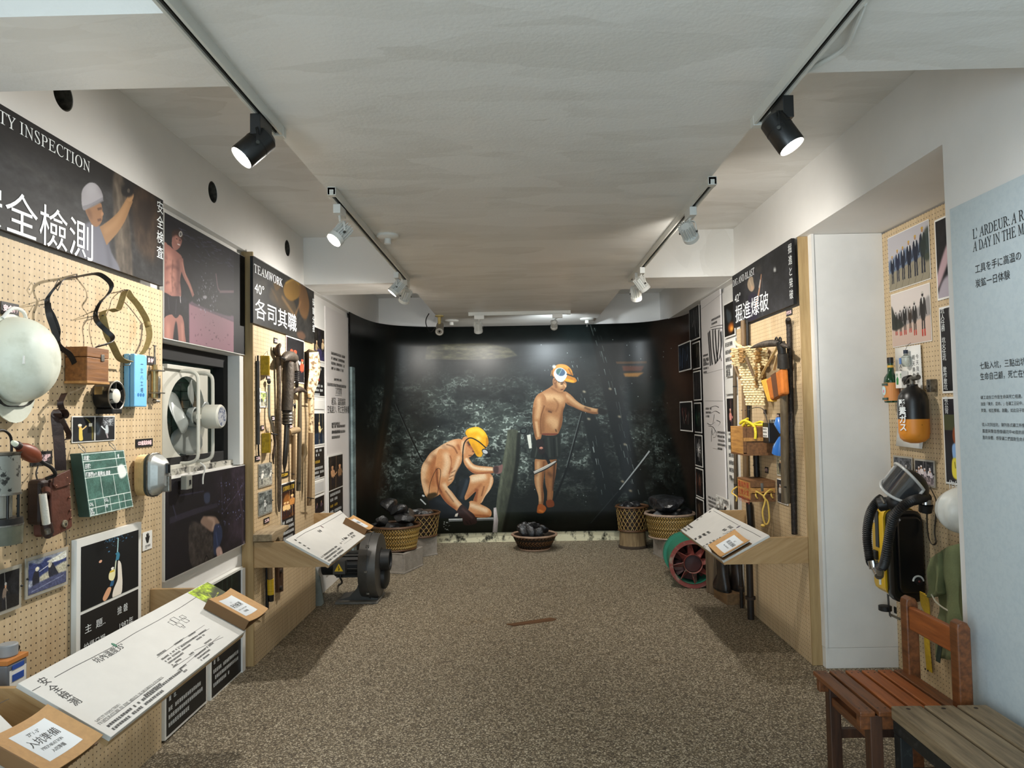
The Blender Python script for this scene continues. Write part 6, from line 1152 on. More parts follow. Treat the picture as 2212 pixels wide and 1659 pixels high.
# middle left board
pf, t, L, S = board('L', 4.30, 5.60, 'white sloping reading board in front of the teamwork tool panel', .0, .30, 1.6255)
rule(pf, t, [(640, 1163), (660, 1150), (693, 1135)], .0022); rule(pf, t, [(693, 1135), (720, 1120), (741, 1107)], .0022); p = pf(696, 1138, .001); MB().lathe([(.014, 0), (.013, .0006)], Matrix.Translation(p) @ Matrix.Scale(.5, 4, (1, 0, 0)), 16).obj('maroon_dot', mat('maroon_dot', '5a2a34', .5), t)
for i, (x, y, wd_, n_, lh, ch) in enumerate(((634, 1166, .05, 1, .03, .03), (644, 1172, .05, 1, .03, .03), (654, 1178, .05, 1, .03, .03), (663, 1184, .05, 1, .03, .03), (685, 1147, .10, 1, .04, .03), (733, 1173, .05, 1, .03, .02), (738, 1164, .1, 1, .03, .02), (741, 1160+4, .14, 1, .03, .02), (750, 1156, .16, 2, .026, .016), (692, 1203, .4, 4, .024, .014))): small(pf, t, x, y, wd_, n_, lh, 50+i, ch)
for pts in (((736, 1172), (764, 1152)), ((743, 1175), (769, 1157))): rule(pf, t, pts, .001)
binder(pf, ((744, 1126), (762, 1113), (803, 1138), (792, 1152)), 'small looking kraft ring binder on the far end of the middle left reading board', (('各司其職', .05, .5, .45), ('TEAMWORK', .02, .36, .3)), .04)
# right board
pf, t, L, S = board('R', 4.19, 5.39, 'white sloping reading board in front of the dig and blast panel', -.02, .085)
rule(pf, t, [(1541, 1103), (1575, 1123), (1596, 1135)], .0022); rule(pf, t, [(1600, 1138), (1625, 1150), (1643, 1160)], .0022); p = pf(1595, 1138, .001); MB().lathe([(.016, 0), (.015, .0006)], Matrix.Translation(p) @ Matrix.Scale(.5, 4, (1, 0, 0)), 16).obj('purple_dot', mat('purple_dot', '2c1c40', .5), t)
for i, (x, y, wd_, n_, lh, ch) in enumerate(((1508, 1121, .05, 1, .03, .028), (1516, 1115, .05, 1, .03, .028), (1526, 1110, .05, 1, .03, .028), (1535, 1104, .05, 1, .03, .028), (1577, 1135, .10, 2, .04, .03), (1485, 1131, .2, 4, .024, .014), (1512, 1160, .05, 2, .026, .018), (1520, 1152, .08, 3, .03, .018), (1530, 1147, .08, 3, .03, .018), (1542, 1166, .1, 4, .024, .014), (1556, 1160, .04, 2, .02, .014))): small(pf, t, x, y, wd_, n_, lh, 70+i, ch)
for x, y in ((1568, 1154), (1576, 1150), (1584, 1146)): p = pf(x, y, .0007); MB().tube([(p.x-.04, p.y-.01, .0007), (p.x, p.y+.015, .0007), (p.x+.04, p.y-.005, .0007)], .001, 4).obj('diagram_line', ink, t)
binder(pf, ((1590, 1151), (1619, 1168), (1560, 1206), (1538, 1188)), 'kraft ring binder lying on the right reading board', (('42°', .03, .66, .1), ('掘進爆破', .05, .5, .45), ('DIG AND BLAST', .02, .36, .3)), .04)

# ------------------------------------------------------------------ woven baskets, coal, blocks
cane = mat('split_bamboo', '9a7b3c', .5, var=.2, scale=35, bump=.1); caned = mat('dark_cane', '56391f', .55, var=.3, scale=30); canep = mat('pale_bamboo', 'b3965a', .45, var=.15, scale=40); canek = mat('black_cane', '241a12', .5, var=.3, scale=40)
coal = mat('coal', '151515', .38, .0, scale=22, c2='2f3033', thr=(.45, .75), bump=.5, bscale=45, spec=.7)
def basket(loc, r0, r1, h, label, m1, m2, mr, kind='herring', nw=30, rows=11):
    """woven tapered basket: liner, strands in rows, coiled rim and foot"""
    t = thing('bamboo_basket', label, 'basket', loc); R = lambda z: r0+(r1-r0)*(z/h)**.8
    MB().lathe([(R(0)*.94, .004), (R(h*.3)*.955, h*.3), (R(h*.6)*.96, h*.6), (R(h*.93)*.962, h*.93), (R(h*.9)*.93, h*.9), (R(h*.62)*.93, h*.62), (.01, h*.58)], None, 32, False).obj('liner', canek if kind != 'bowl' else m2, t, smooth=1)
    def pt(a, z, o=0): r = R(z)+o; return (r*math.cos(a), r*math.sin(a), z)
    if kind == 'herring' or kind == 'bowl':
        for j in range(rows):
            mb = MB(); z0 = h*(.04+.9*j/rows); z1 = h*(.04+.9*(j+1)/rows)
            for i in range(nw):
                a = 2*PI*i/nw; da = 2*PI/nw*(.75 if j % 2 else -.75); w_ = 2*PI/nw*.30; mb.add([pt(a-w_, z0, .001), pt(a+w_, z0, .004), pt(a+w_+da, z1, .004), pt(a-w_+da, z1, .001)], [(0, 1, 2, 3)]); mb.add([pt(a-w_, z0, -.004), pt(a-w_, z0, .001), pt(a-w_+da, z1, .001), pt(a-w_+da, z1, -.004)], [(0, 1, 2, 3)])
            o = mb.obj('woven_row', m1 if j % 3 != 1 else m2, t, fix=False); o['kind'] = 'stuff'
    else:
        for s in (-1, 1):
            for i in range(nw):
                a = 2*PI*i/nw; P = [pt(a+s*1.0*k/7, h*(.03+.9*k/7), .003 if (k+i+(s > 0)) % 2 else .0) for k in range(8)]; MB().ribbon(P, (0, 0, 1), .0085, .002).obj('diagonal_strand', m1, t, fix=False)
        for j in range(6): z = h*(.07+.86*j/5.4); MB().tube([pt(2*PI*k/28, z, .004 if k % 2 else 0) for k in range(28)], .0035, 5, True).obj('hoop', m2, t)
    for k in range(3): MB().tube([pt(2*PI*q/36, h*(.955+.025*(k % 2)), .006*(k-1)+.004*math.sin(q*1.6+k*2)) for q in range(36)], .0085, 6, True).obj('rim_coil', mr, t, smooth=1)
    MB().tube([pt(2*PI*q/32, .008, .004) for q in range(32)], .009, 6, True).obj('foot_coil', mr, t, smooth=1)
    return t
def lump(loc, s, seed, label, grp, m=None, rot=None, flat=1.0):
    rg = random.Random(seed); bm = bmesh.new(); bmesh.ops.create_icosphere(bm, subdivisions=3, radius=1)
    pl = [(V((rg.gauss(0, 1), rg.gauss(0, 1), rg.gauss(0, 1))).normalized(), rg.uniform(.55, .9)) for _ in range(11)]
    for v in bm.verts:
        for n_, d in pl:
            q = v.co.dot(n_)-d
            if q > 0: v.co -= n_*q*.92
        v.co *= 1+.03*math.sin(v.co.x*9+seed)*math.sin(v.co.y*11); v.co = V((v.co.x*s[0], v.co.y*s[1], v.co.z*s[2]*flat))
    me = bpy.data.meshes.new('coal_lump'); bm.to_mesh(me); bm.free(); me.materials.append(m or coal); me.polygons.foreach_set('use_smooth', [True]*len(me.polygons)); me.set_sharp_from_angle(angle=math.radians(28))
    o = bpy.data.objects.new('coal_lump', me); COL.objects.link(o); o.location = loc; o.rotation_euler = rot or (rg.uniform(-.4, .4), rg.uniform(-.4, .4), rg.uniform(0, 6)); return tag(o, label, 'coal', grp)
blk = mat('cement_block', '938c82', .85, var=.18, scale=18, bump=.4, bscale=120)
def cinder(loc, rot, label, L=.39, W=.19, H=.19):
    t = thing('cinder_block', label, 'block', loc, rot); mb = MB(); e = .028; c = .032
    mb.box((-L/2, -W/2, 0), (L/2, -W/2+c, H)).box((-L/2, W/2-c, 0), (L/2, W/2, H))
    for x in (-L/2, -c/2, L/2-c): mb.box((x, -W/2+c, 0), (x+c, W/2-c, H))
    mb.obj('block', blk, t, .006); MB().box((-L/2-.004, -W/2-.004, 0), (L/2+.004, W/2+.004, .018)).obj('bottom_lip', blk, t, .004); return t
# left pair
bx, by = -1.235, 6.95
cinder((bx+.09, by-.03, 0), 1.25, 'grey cinder block under the front left basket')
basket((bx, by, .195), .185, .235, .235, 'herringbone bamboo basket heaped with coal, front left on a cinder block', cane, canep, caned, nw=52, rows=12)
CL1 = ['broad flat coal lump lying on top at the front of the front left heap', 'tall coal lump standing at the very top of the front left heap', 'big coal slab at the right of the front left heap', 'coal lump at the left shoulder of the front left heap', 'small coal lump at the front rim of the front left basket', 'big dark coal lump at the back right of the front left heap', 'small coal lump at the right rim of the front left basket', 'coal lump at the far left rim of the front left basket', 'tiny coal lump at the front centre rim of the front left basket', 'tiny coal lump at the front left rim of the front left basket']
g = 'coal lumps in the front left basket'; z0 = .40
for i, (dx, dy, dz, s) in enumerate(((.02, -.02, .17, (.13, .10, .06)), (-.07, .05, .20, (.13, .11, .085)), (.08, -.05, .09, (.13, .09, .06)), (-.12, -.08, .07, (.08, .07, .07)), (-.03, -.14, .03, (.07, .06, .05)), (.10, .08, .10, (.12, .1, .09)), (.14, -.08, .02, (.06, .05, .04)), (-.17, .0, .02, (.07, .08, .06)), (.04, -.17, .005, (.05, .04, .04)), (-.10, -.16, .0, (.06, .04, .04)))):
    lump((bx+dx*1.05, by+dy*1.05, z0+dz), tuple(q*.86 for q in s), i+1, CL1[i], g)
bx, by = -1.09, 7.60
cinder((bx-.01, by-.01, 0), .75, 'grey cinder block under the back left basket', .30, .22, .2)
basket((bx, by, .205), .165, .205, .25, 'openwork bamboo basket of coal dust on the back left cinder block', canep, caned, caned, 'open', 20)
for i in range(7): a = i*.9; lump((bx+.10*math.cos(a)*(i > 0), by+.10*math.sin(a)*(i > 0), .44), (.08, .07, .035), 30+i, 'small dark coal lump lying in the back left basket', 'coal lumps in the back left basket')
# centre bowl
bx, by = .125, 7.86
basket((bx, by, .0), .155, .245, .165, 'shallow dark woven bowl basket with flat coal slabs in the middle of the floor', caned, canek, mat('worn_rim', '9a7f6a', .6, var=.2, scale=40), 'bowl', 36, 6)
for i in range(17):
    rg = random.Random(i+3); a = rg.uniform(0, 6.3); r = rg.uniform(0, .17); lump((bx+r*math.cos(a), by+r*math.sin(a)*.8, .16+.05*(1-r/.17)+rg.uniform(0, .05)), (rg.uniform(.05, .09), rg.uniform(.025, .045), rg.uniform(.05, .08)), 60+i, 'flat split coal slab standing in the middle bowl basket', 'coal slabs in the middle bowl basket', None, (rg.uniform(-.5, .5), rg.uniform(-.9, .9), rg.uniform(-.6, .6)))
# right pair
bx, by = 1.20, 7.86
t = thing('tree_stump', 'pale sawn log block under the back right basket', 'stump', (bx, by, 0)); MB().lathe([(.152, 0), (.145, .05), (.142, .172), (.135, .178), (.002, .179)], None, 20).obj('log', wood('stump_wood', '8f7a58', '5e4c35', 2, 7, .8), t, smooth=1); MB().lathe([(.158, 0), (.156, .02), (.150, .03)], None, 20, False).obj('bark_foot', mat('bark', '3a2f24', .9), t)
basket((bx, by, .182), .145, .172, .275, 'tall openwork bamboo basket of coal on the sawn log block', canep, caned, caned, 'open', 20)
for i in range(6): a = i*1.05; lump((bx+.085*math.cos(a)*(i > 0), by+.085*math.sin(a)*(i > 0), .455), (.07, .06, .045), 90+i, 'black coal lump lying in the tall right basket', 'coal lumps in the tall right basket')
bx, by = 1.50, 7.32
cinder((bx-.02, by-.02, 0), 1.75, 'grey cinder block under the large right basket')
basket((bx, by, .20), .205, .245, .25, 'large pale herringbone basket under one huge coal lump, beside the green fan', canep, cane, mat('worn_rim2', 'a08a78', .6, var=.25, scale=40), nw=56, rows=12)
lump((bx-.01, by-.01, .545), (.24, .2, .105), 5, 'huge glossy coal lump crowning the large right basket', None, mat('glossy_coal', '17181a', .22, scale=16, c2='34363a', bump=.6, bscale=26, spec=.8), (.0, .05, .4))
for i, (dx, dy, s) in enumerate(((-.12, -.13, (.08, .05, .05)), (.02, -.17, (.08, .05, .045)), (.14, -.1, (.07, .06, .05)), (.18, .05, (.06, .08, .05)))): lump((bx+dx, by+dy, .44), s, 110+i, 'lesser coal lump wedged under the huge one', 'lesser coal lumps in the large right basket')

# ------------------------------------------------------------------ grey blower, left
t = thing('centrifugal_blower', 'dark grey centrifugal blower with a motor and a yellow warning triangle', 'blower', (-1.23, 5.83, 0))
gm_ = mat('blower_grey', '4c4b48', .45, .3, var=.12, scale=14, bump=.06, bscale=60); gd = mat('blower_dark', '2c2c2b', .5, .3, var=.15, scale=20)
Mx = Matrix.Rotation(PI/2, 4, 'Y')
def ax(prof, y, z, n=40, M=None): return MB().lathe(prof, Matrix.Translation((0, y, z)) @ Mx, n)
MB().lathe([(.20, -.072), (.25, -.068), (.258, -.004), (.258, .004), (.25, .068), (.20, .072)], Matrix.Translation((0, 0, .275)) @ Mx, 48).obj('volute_housing', gm_, t, smooth=30)
MB().lathe([(.262, -.004), (.266, -.003), (.266, .003), (.262, .004)], Matrix.Translation((0, 0, .275)) @ Mx, 48, False).obj('seam_flange', gm_, t)
MB().lathe([(.11, .07), (.085, .075), (.085, .145), (.07, .145), (.07, .08)], Matrix.Translation((0, 0, .315)) @ Mx, 32).obj('inlet_ring', gd, t, smooth=1)
for k in range(8): a = 2*PI*k/8; MB().box((-.012, .262*math.cos(a)-.01, .275+.262*math.sin(a)-.008), (.012, .262*math.cos(a)+.01, .275+.262*math.sin(a)+.008)).obj('flange_bolt', steel, t, .002)
MB().lathe([(.10, .07), (.098, .1), (.07, .118), (.002, .12)], Matrix.Translation((0, .05, .17)) @ Mx, 28).obj('discharge_cover', gd, t, smooth=1)
MB().lathe([(.05, -.07), (.09, -.085), (.095, -.09), (.095, -.30), (.085, -.305), (.085, -.40), (.06, -.405)], Matrix.Translation((0, 0, .285)) @ Mx, 32).obj('motor', gd, t, smooth=1)
for k in range(18):
    a = 2*PI*k/18; MB().box((-.29, -.002, .09), (-.10, .002, .108), Matrix.Translation((0, 0, .285)) @ Matrix.Rotation(a, 4, 'X')).obj('cooling_fin', gm_, t)
MB().box((-.285, -.165, .235), (-.185, -.085, .345)).obj('junction_box', gm_, t, .006)
MB().prism([(-.235-.034, .262), (-.235+.034, .262), (-.235, .322)], -.1675, -.165).obj('warning_triangle', mat('warning_yellow', 'e8c21c', .4), t)
MB().prism([(-.237, .268), (-.231, .268), (-.226, .285), (-.232, .285), (-.236, .308), (-.241, .292), (-.235, .291)], -.169, -.1675).obj('warning_symbol', ink, t)
MB().cyl((-.235, -.12, .236), (-.235, -.12, .205), .014, n=12).obj('cable_gland', blackc, t)
pd = [(-.25, 0), (.06, 0), (.06, .03), (-.01, .04), (-.012, .25), (-.05, .27), (-.075, .2), (-.11, .11), (-.17, .045), (-.25, .025)]
MB().prism(pd, -.10, .10).obj('pedestal', gm_, t, .004); MB().box((-.27, -.16, 0), (.07, .16, .018)).obj('foot_plate', mat('floor_worn_foot', '6d6a63', .7, var=.2), t, .004)
q = MB().tube(spl([V((-1.465, 5.71, .2)), V((-1.50, 5.9, .12)), V((-1.58, 6.1, .05)), V((-1.63, 6.3, .012))], 5), .008, 8).obj('blower_cable', blackc); tag(q, 'black power cable running from the blower to the wall foot', 'cable')
q = MB().prism([(-1.665, .0), (-1.60, .0), (-1.58, .02), (-1.61, .22), (-1.665, .34)], 5.64, 5.66).obj('green_grey_offcut', mat('offcut_grey', '7d8078', .6, var=.2, scale=10)); tag(q, 'grey green board offcut leaning behind the blower', 'board')

# ------------------------------------------------------------------ green axial fan, log, boots, poles on the right
t = thing('axial_fan', 'green cylindrical axial fan with red blades lying on the floor at right', 'fan', (1.42, 6.02, .20), -.08)
gp = mat('green_chipped_paint', '2f7f66', .45, scale=12, c2='7d7d6c', thr=(.6, .7), bump=.15); rd = mat('red_rusty_paint', '7d3b33', .6, scale=14, c2='8a7f70', thr=(.52, .68), bump=.2); Myb = Matrix.Rotation(-PI/2, 4, 'X')
MB().lathe([(.172, .0), (.172, .46), (.165, .46), (.165, .0)], Myb, 44, False).obj('casing', gp, t, smooth=1)
MB().lathe([(.168, -.012), (.200, -.012), (.200, .012), (.168, .012)], Myb, 44, False).add([], []).obj('front_flange', rd, t, smooth=1); MB().lathe([(.172, .03), (.19, .03), (.19, .05), (.172, .05)], Myb, 44, False).obj('casing_band', gp, t, smooth=1)
MB().lathe([(.172, .40), (.198, .40), (.198, .46), (.172, .46)], Myb, 44, False).obj('rear_flange', gp, t, smooth=1); MB().lathe([(.168, -.0135), (.171, -.0135), (.171, -.005), (.168, -.005)], Myb, 44, False).obj('flange_lip', rd, t)
MB().lathe([(.072, .0), (.078, -.006), (.078, .12), (.06, .13)], Myb, 32, False).obj('hub_ring', rd, t, smooth=1); MB().lathe([(.071, .035), (.001, .03)], Myb, 32, False).obj('hub_face', mat('hub_dark_red', '3d1c19', .5), t)
for k in range(8):
    a = 2*PI*k/8+.12; c_, s_ = math.cos(a), math.sin(a); tw_ = .028
    P = []
    for r, w0 in ((.078, .022), (.165, .006 if k % 2 else .012)): P.append([(r*c_-s_*w0*q, .01+.05*(q+1)/2, r*s_+c_*w0*q) for q in (-1, 1)])
    v = [P[0][0], P[0][1], P[1][1], P[1][0]]; o = MB().add(v, [(0, 1, 2, 3)]).obj('stator_vane', rd, t, fix=False); m_ = o.modifiers.new('sheet', 'SOLIDIFY'); m_.thickness = .005
for k in range(6):
    a = 2*PI*k/6+.4; c_, s_ = math.cos(a), math.sin(a); v = [(.07*c_-.04*s_, .10, .07*s_+.04*c_), (.07*c_+.04*s_, .15, .07*s_-.04*c_), (.155*c_+.06*s_, .16, .155*s_-.06*c_), (.155*c_-.06*s_, .09, .155*s_+.06*c_)]
    o = MB().add(v, [(0, 1, 2, 3)]).obj('rotor_blade', mat('dark_red_blade', '4a211c', .5, var=.2), t, fix=False); m_ = o.modifiers.new('sheet', 'SOLIDIFY'); m_.thickness = .006
MB().lathe([(.165, .30), (.001, .30)], Myb, 32, False).obj('casing_shade_disc', blacki, t)  # black disc put in for the shade deep inside the casing
for k in range(12): a = 2*PI*k/12; MB().cyl((.194*math.cos(a), .015, .194*math.sin(a)), (.194*math.cos(a), .04, .194*math.sin(a)), .007, n=6).obj('flange_bolt', gp, t)
t = thing('wood_log', 'weathered half log standing upright right of the green fan', 'log', (1.568, 5.875, 0), .3); MB().prism([(-.07, -.08), (.03, -.09), (.085, -.02), (.08, .07), (-.02, .09), (-.075, .03)], 0, .37, axis='z').obj('log', wood('weathered_log', '77654e', '4d3f2f', 2, 6, .8), t, .008)
for i, (x, y, r, lb) in enumerate(((1.552, 5.62, .08, 'dark rubber boot on the wood block, the one towards the room'), (1.668, 5.64, .1, 'dark rubber boot on the wood block, the one towards the wall'))):
    t = thing('rubber_boot', lb, 'boot', (x, y, .085), r); bt = mat('black_rubber_boot', '1c1714', .4, scale=14, c2='33261c', bump=.15)
    stack_ = [(.0, .055, .14, -.03), (.03, .055, .14, -.03), (.07, .05, .11, -.015), (.12, .045, .06, .01), (.2, .048, .055, .01), (.29, .053, .058, .012), (.295, .049, .054, .012)]
    mb = MB(); n = 20; vs = [(hx*math.cos(2*PI*k/n), -cy*1.0-ly*math.sin(2*PI*k/n)*.9, z) for z, hx, ly, cy in stack_ for k in range(n)]; mb.add(vs, [(j*n+k, j*n+(k+1) % n, (j+1)*n+(k+1) % n, (j+1)*n+k) for j in range(len(stack_)-1) for k in range(n)]+[tuple(range(n))]); mb.obj('shaft', bt, t, smooth=60)
    MB().lathe([(1, 0), (1, .012)], Matrix.Translation((0, .02, -.002)) @ Matrix.Diagonal((.058, .13, 1, 1)), 20).obj('sole', blacki, t)
q = MB().box((-.075, -.13, 0), (.075, .13, .083)).obj('wood_block', wood('block_wood', '8a6a45', '644a30', 1, 6, .7), None, .003); at(q, (1.60, 5.62, 0), .12); tag(q, 'brown wood block on the floor carrying the dark boots', 'block')
for x, y, r, zt, lb in ((1.63, 5.41, .014, .62, 'thin rusty iron bar leaning at the foot of the right panel'), (1.605, 5.12, .024, .62, 'thick dark pipe standing at the foot of the right panel')):
    t = thing('iron_pole', lb, 'pole', (x, y, 0)); MB().tube([(0, 0, 0), (0, 0, zt*.45), (.0, 0, zt)], r, 12).obj('pole', mat('dark_pole_iron', '2b241f', .5, .4, var=.3, scale=20), t, smooth=1); MB().tube([(0, 0, .14), (0, 0, .16)], r*1.5, 12).obj('collar', iron, t, smooth=1)
# wood sliver on the floor
a, b = onZ(1098, 1352, 0), onZ(1201, 1337, 0); dv = (b-a); ln = dv.length
t = thing('wood_offcut', 'flat dark wood offcut let into the pebble floor', 'wood', a, math.atan2(dv.y, dv.x)); MB().prism([(0, .035), (.03, -.03), (ln*.9, -.035), (ln, -.01), (ln*.93, .04)], 0, .004, axis='z').obj('plank', wood('floor_wood', '6f4c2c', '4a3018', 0, 5, .7), t)

ORD = ['leftmost', 'second', 'third', 'fourth', 'fifth', 'sixth', 'seventh', 'eighth', 'ninth', 'tenth', 'eleventh', 'twelfth', 'thirteenth', 'fourteenth', 'fifteenth', 'sixteenth', 'seventeenth']
for g in ('coal lumps in the back left basket', 'coal slabs in the middle bowl basket', 'coal lumps in the tall right basket', 'lesser coal lumps in the large right basket'):
    os_ = sorted([o for o in COL.objects if o.get('group') == g], key=lambda o: o.location.x/o.location.y)
    for k, o in enumerate(os_):
        what = g.replace('lumps', 'lump').replace('slabs', 'slab'); o['label'] = (ORD[k]+' '+what if k == 0 else 'rightmost '+what if k == len(os_)-1 else ORD[k]+' from the left of the '+g)
# ------------------------------------------------------------------ dig and blast panel, right wall
w = WF('R', 1650, 1000); yy = w.o.y
t = w.thing('tool_panel', 'pegboard tool panel with a plywood edge under the dig and blast banner, right wall', 'board')
MB().box((yy-5.43, 0, .002-w.o.z), (yy-4.20, .066, 2.095-w.o.z)).obj('board', peg, t); MB().box((yy-4.1995, .0, .002-w.o.z), (yy-4.186, .068, 2.503-w.o.z)).obj('edge_post', plyv, t)
def p3(c, w):
    c.a[:] = rgb('242426'); c.grain(.5, 60, 40, 121); c.grain(.3, 12, 8, 122); c.line([(1647, 600), (1647, 680)], 1.6, '6d6f70', .7); c.ell(1674, 583, 3, 5, 'cfd2d0', 0, 1.5, .9); c.line([(1670, 590), (1682, 588)], 1.6, '0d0d0d')
    c.poly([(1616, 656), (1618, 640), (1628, 632), (1638, 640), (1640, 662), (1634, 690), (1616, 690)], '26222f', .8); c.line([(1632, 665), (1638, 640), (1643, 610), (1645, 592)], [8, 7, 5.5, 4], '9b7258'); c.line([(1636, 650), (1642, 616)], 2, 'c09a7c', .8); c.line([(1640, 622), (1643, 604)], 5, 'b9b4ac', .8)
    c.poly([(1615, 612), (1619, 600), (1626, 598), (1628, 608), (1630, 622), (1624, 630), (1617, 624)], '8f7f6c', .4); c.line([(1619, 604), (1624, 620)], 3, 'b5a48c', .7, feather=1); c.ell(1625, 622, 3, 5, 'a98a72', 0, .5); c.ell(1639, 580, 7, 9, '33312f', 0, 2, .8); c.line([(1610, 560), (1640, 572)], 8, '1a1a1b', .7, feather=3)
w, t, W, H = frame_thing('R', 1582, 1714, 597, 710, .018, 'photo_banner', 'dark photo banner lettered dig and blast over the right tool panel', 'banner', None, 640); backing(t, W, H, .0175, blackc, 'panel')
c = Canvas(int(W/.0035), int(H/.0035), '232220', (-W/2, H/2, W/2, -H/2), lambda px, py: w.xz(px, py), 1.1); p3(c, w); printed(t, -W/2, -H/2, W/2, H/2, c.a, nm='printed_banner')
text('DIG AND BLAST', .07, whitet, t, (-W/2+.02, -.003, H/2-.085), serif=True, width=.50); text('42°', .08, whitet, t, (-W/2+.05, -.003, -H/2+.185), width=.14); text('掘進爆破', .14, whitet, t, (-W/2+.05, -.003, -H/2+.04), width=.72); text('掘進と発破', .062, whitet, t, (W/2-.055, -.003, H/2-.03), vert=True, lines=1.12)
def wr(px, py, nm, lb, cat='tool', grp=None): q = WF('R', px, py); return q, q.thing(nm, lb, cat, grp)
tag_card('R', 1698, 1711, 671, 684, '挖掘工具', 'dark tag under the dig and blast banner at its right end', .004); tag_card('R', 1649, 1655, 885, 894, '燈', 'small black tag above the black battery', .004); tag_card('R', 1678, 1684, 893, 905, '雷管', 'small black tag above the blue bound bundle', .004); tag_card('R', 1652, 1659, 1008, 1021, '火藥箱', 'small black tag hanging between the two wooden crates', .004)
# poles
for (x0, y0, x1, y1, r, m_, lb) in ((1587, 782, 1590, 1100, .014, 'dark_bamboo', 'thin dark bamboo pole at the far end of the right tool panel'), (1606, 692, 1612, 1080, .020, 'wood', 'round wooden pole behind the crates on the right tool panel'), (1615, 692, 1618, 915, .012, 'dark', 'thin black rod beside the round wooden pole'), (1633, 980, 1635, 1030, .02, 'dark', 'short black iron rod between the two crates'), (1618, 1085, 1626, 1200, .022, 'dark', 'dark iron pipe below the red lettered crate')):
    w, t = wr(x0, (y0+y1)/2, 'pole', lb, 'pole'); m = {'dark_bamboo': mat('dark_bamboo', '4a3d2c', .5, var=.2, scale=30), 'wood': oldwood, 'dark': blacki}[m_]
    k = [w(x0+(x1-x0)*i/6, y0+(y1-y0)*i/6, .003+r+.004) for i in range(7)]; MB().tube(k, [r*(1+.06*(i % 2)) for i in range(7)], 12).obj('pole', m, t, smooth=1)
    if m_ == 'dark_bamboo':
        for i in (1, 3, 5): MB().tube([k[i]+V((0, 0, -.004)), k[i]+V((0, 0, .004))], r*1.15, 12).obj('node', blacki, t)
    q = k[3]; MB().tube([q+V((-r*1.1, 0, 0)), q+V((0, -r*1.15, 0)), q+V((r*1.1, 0, 0))], .003, 6).obj('cable_tie', blackc, t)
w, t = wr(1706, 900, 'crowbar', 'tall rough black crowbar nearest the plywood edge of the right panel', 'tool')
MB().tube(spl([w(1703, 689, .045), w(1703, 697, .03), w(1705, 720, .025), w(1708, 860, .025), w(1712, 1000, .025), w(1716, 1154, .02)], 5), [.012, .014, .016, .017, .017]+[.0165]*21, 12).obj('bar', mat('rough_black_iron', '241f1b', .6, .4, scale=60, c2='4a3d33', thr=(.5, .7), bump=.4, bscale=90), t, smooth=1)
# pickaxe
w, t = wr(1690, 880, 'pickaxe', 'large pickaxe with a curved dark head hung on the right tool panel', 'tool')
P = spl([w(1621, 752, .135), w(1640, 746, .13), w(1662, 742, .12), w(1684, 742, .11), w(1703, 750, .10)], 5); MB().tube(P, [.004]+[.004+.0185*math.sin(PI*min(1, i/20*1.0)*.93) for i in range(1, 21)], 10).obj('head', mat('pick_iron', '403a34', .55, .5, scale=40, c2='6c6055', thr=(.45, .7), bump=.25), t, smooth=1)
MB().tube([w(1686, 738, .11), w(1690, 764, .10)], [.026, .024], 12).obj('eye', blacki, t, smooth=1); MB().tube([w(1691, 764, .10), w(1692, 795, .095)], [.03, .034], 14).obj('collar', mat('pick_collar', '2a2621', .6, .4, var=.3, scale=30, bump=.3), t, smooth=1)
MB().tube([w(1692, 793, .095), w(1694, 900, .075), w(1696, 1000, .06), w(1698, 1086, .05)], [.022, .023, .025, .028], 14).obj('handle', wood('pick_handle', '6e5f48', '4a3d2d', 2, 8, .6), t, smooth=1)
for k in (-1, 1): q = w(1681+4*k, 736, .12); MB().tube([q+V((.018*math.cos(a*.6283), 0, .02*math.sin(a*.6283))) for a in range(10)], .005, 6, True).obj('hook_ring', blacki, t, smooth=1)
MB().tube([w(1694, 1052, .085), w(1703, 1053, .03)], .004, 6).obj('cable_tie', blackc, t)
# woven carrying frame: two plaited sheets and wooden arms
w, t = wr(1625, 800, 'woven_carrier', 'bright plaited straw carrying scoop with wooden arms hung on the right tool panel', 'basket')
st1 = mat('straw', 'e3d0a0', .6, var=.2, scale=50); st2 = mat('brown_straw', '9c7742', .6, var=.25, scale=50)
def plait(c00, c10, c11, c01, nu, nv, m, nm, bow=.0):
    """plaited sheet between four corners: nv crosswise strands woven over nu lengthwise ribs"""
    A, B, C_, D = [V(q) for q in (c00, c10, c11, c01)]; nn = (B-A).cross(D-A).normalized()
    pt = lambda u, v, o: A*(1-u)*(1-v)+B*u*(1-v)+C_*u*v+D*(1-u)*v+nn*(o+bow*4*u*(1-u))
    for j in range(nv):
        v = (j+.5)/nv; e = random.Random(j+nu).uniform(-.05, .05); MB().tube([pt(-.04+e+1.08*i/nu, v, .006*(1 if (i+j) % 2 else -1)) for i in range(nu+1)], (D-A).length/nv*.47, 6).obj('strand', m, t, smooth=1)
    for i in range(0, nu+1, 2): MB().tube([pt(i/nu, k/6, 0) for k in range(7)], .003, 5).obj('rib', st2, t)
plait(w(1585, 752, .22), w(1655, 746, .05), w(1656, 792, .04), w(1588, 792, .20), 12, 8, st1, 'hood', .03)
plait(w(1634, 752, .12), w(1652, 748, .02), w(1650, 830, .01), w(1633, 838, .10), 6, 11, st2, 'side')
plait(w(1598, 786, .16), w(1638, 784, .10), w(1650, 876, .05), w(1614, 876, .11), 10, 17, st1, 'apron')
plait(w(1582, 752, .17), w(1606, 752, .20), w(1604, 784, .18), w(1583, 782, .15), 6, 6, st2, 'back')
for a, b in (((1586, 786, .17), (1598, 818, .15)), ((1612, 772, .19), (1628, 812, .15))): MB().tube([w(*a), w(*b)], [.011, .009], 8).obj('wooden_arm', oldwood, t, smooth=1)
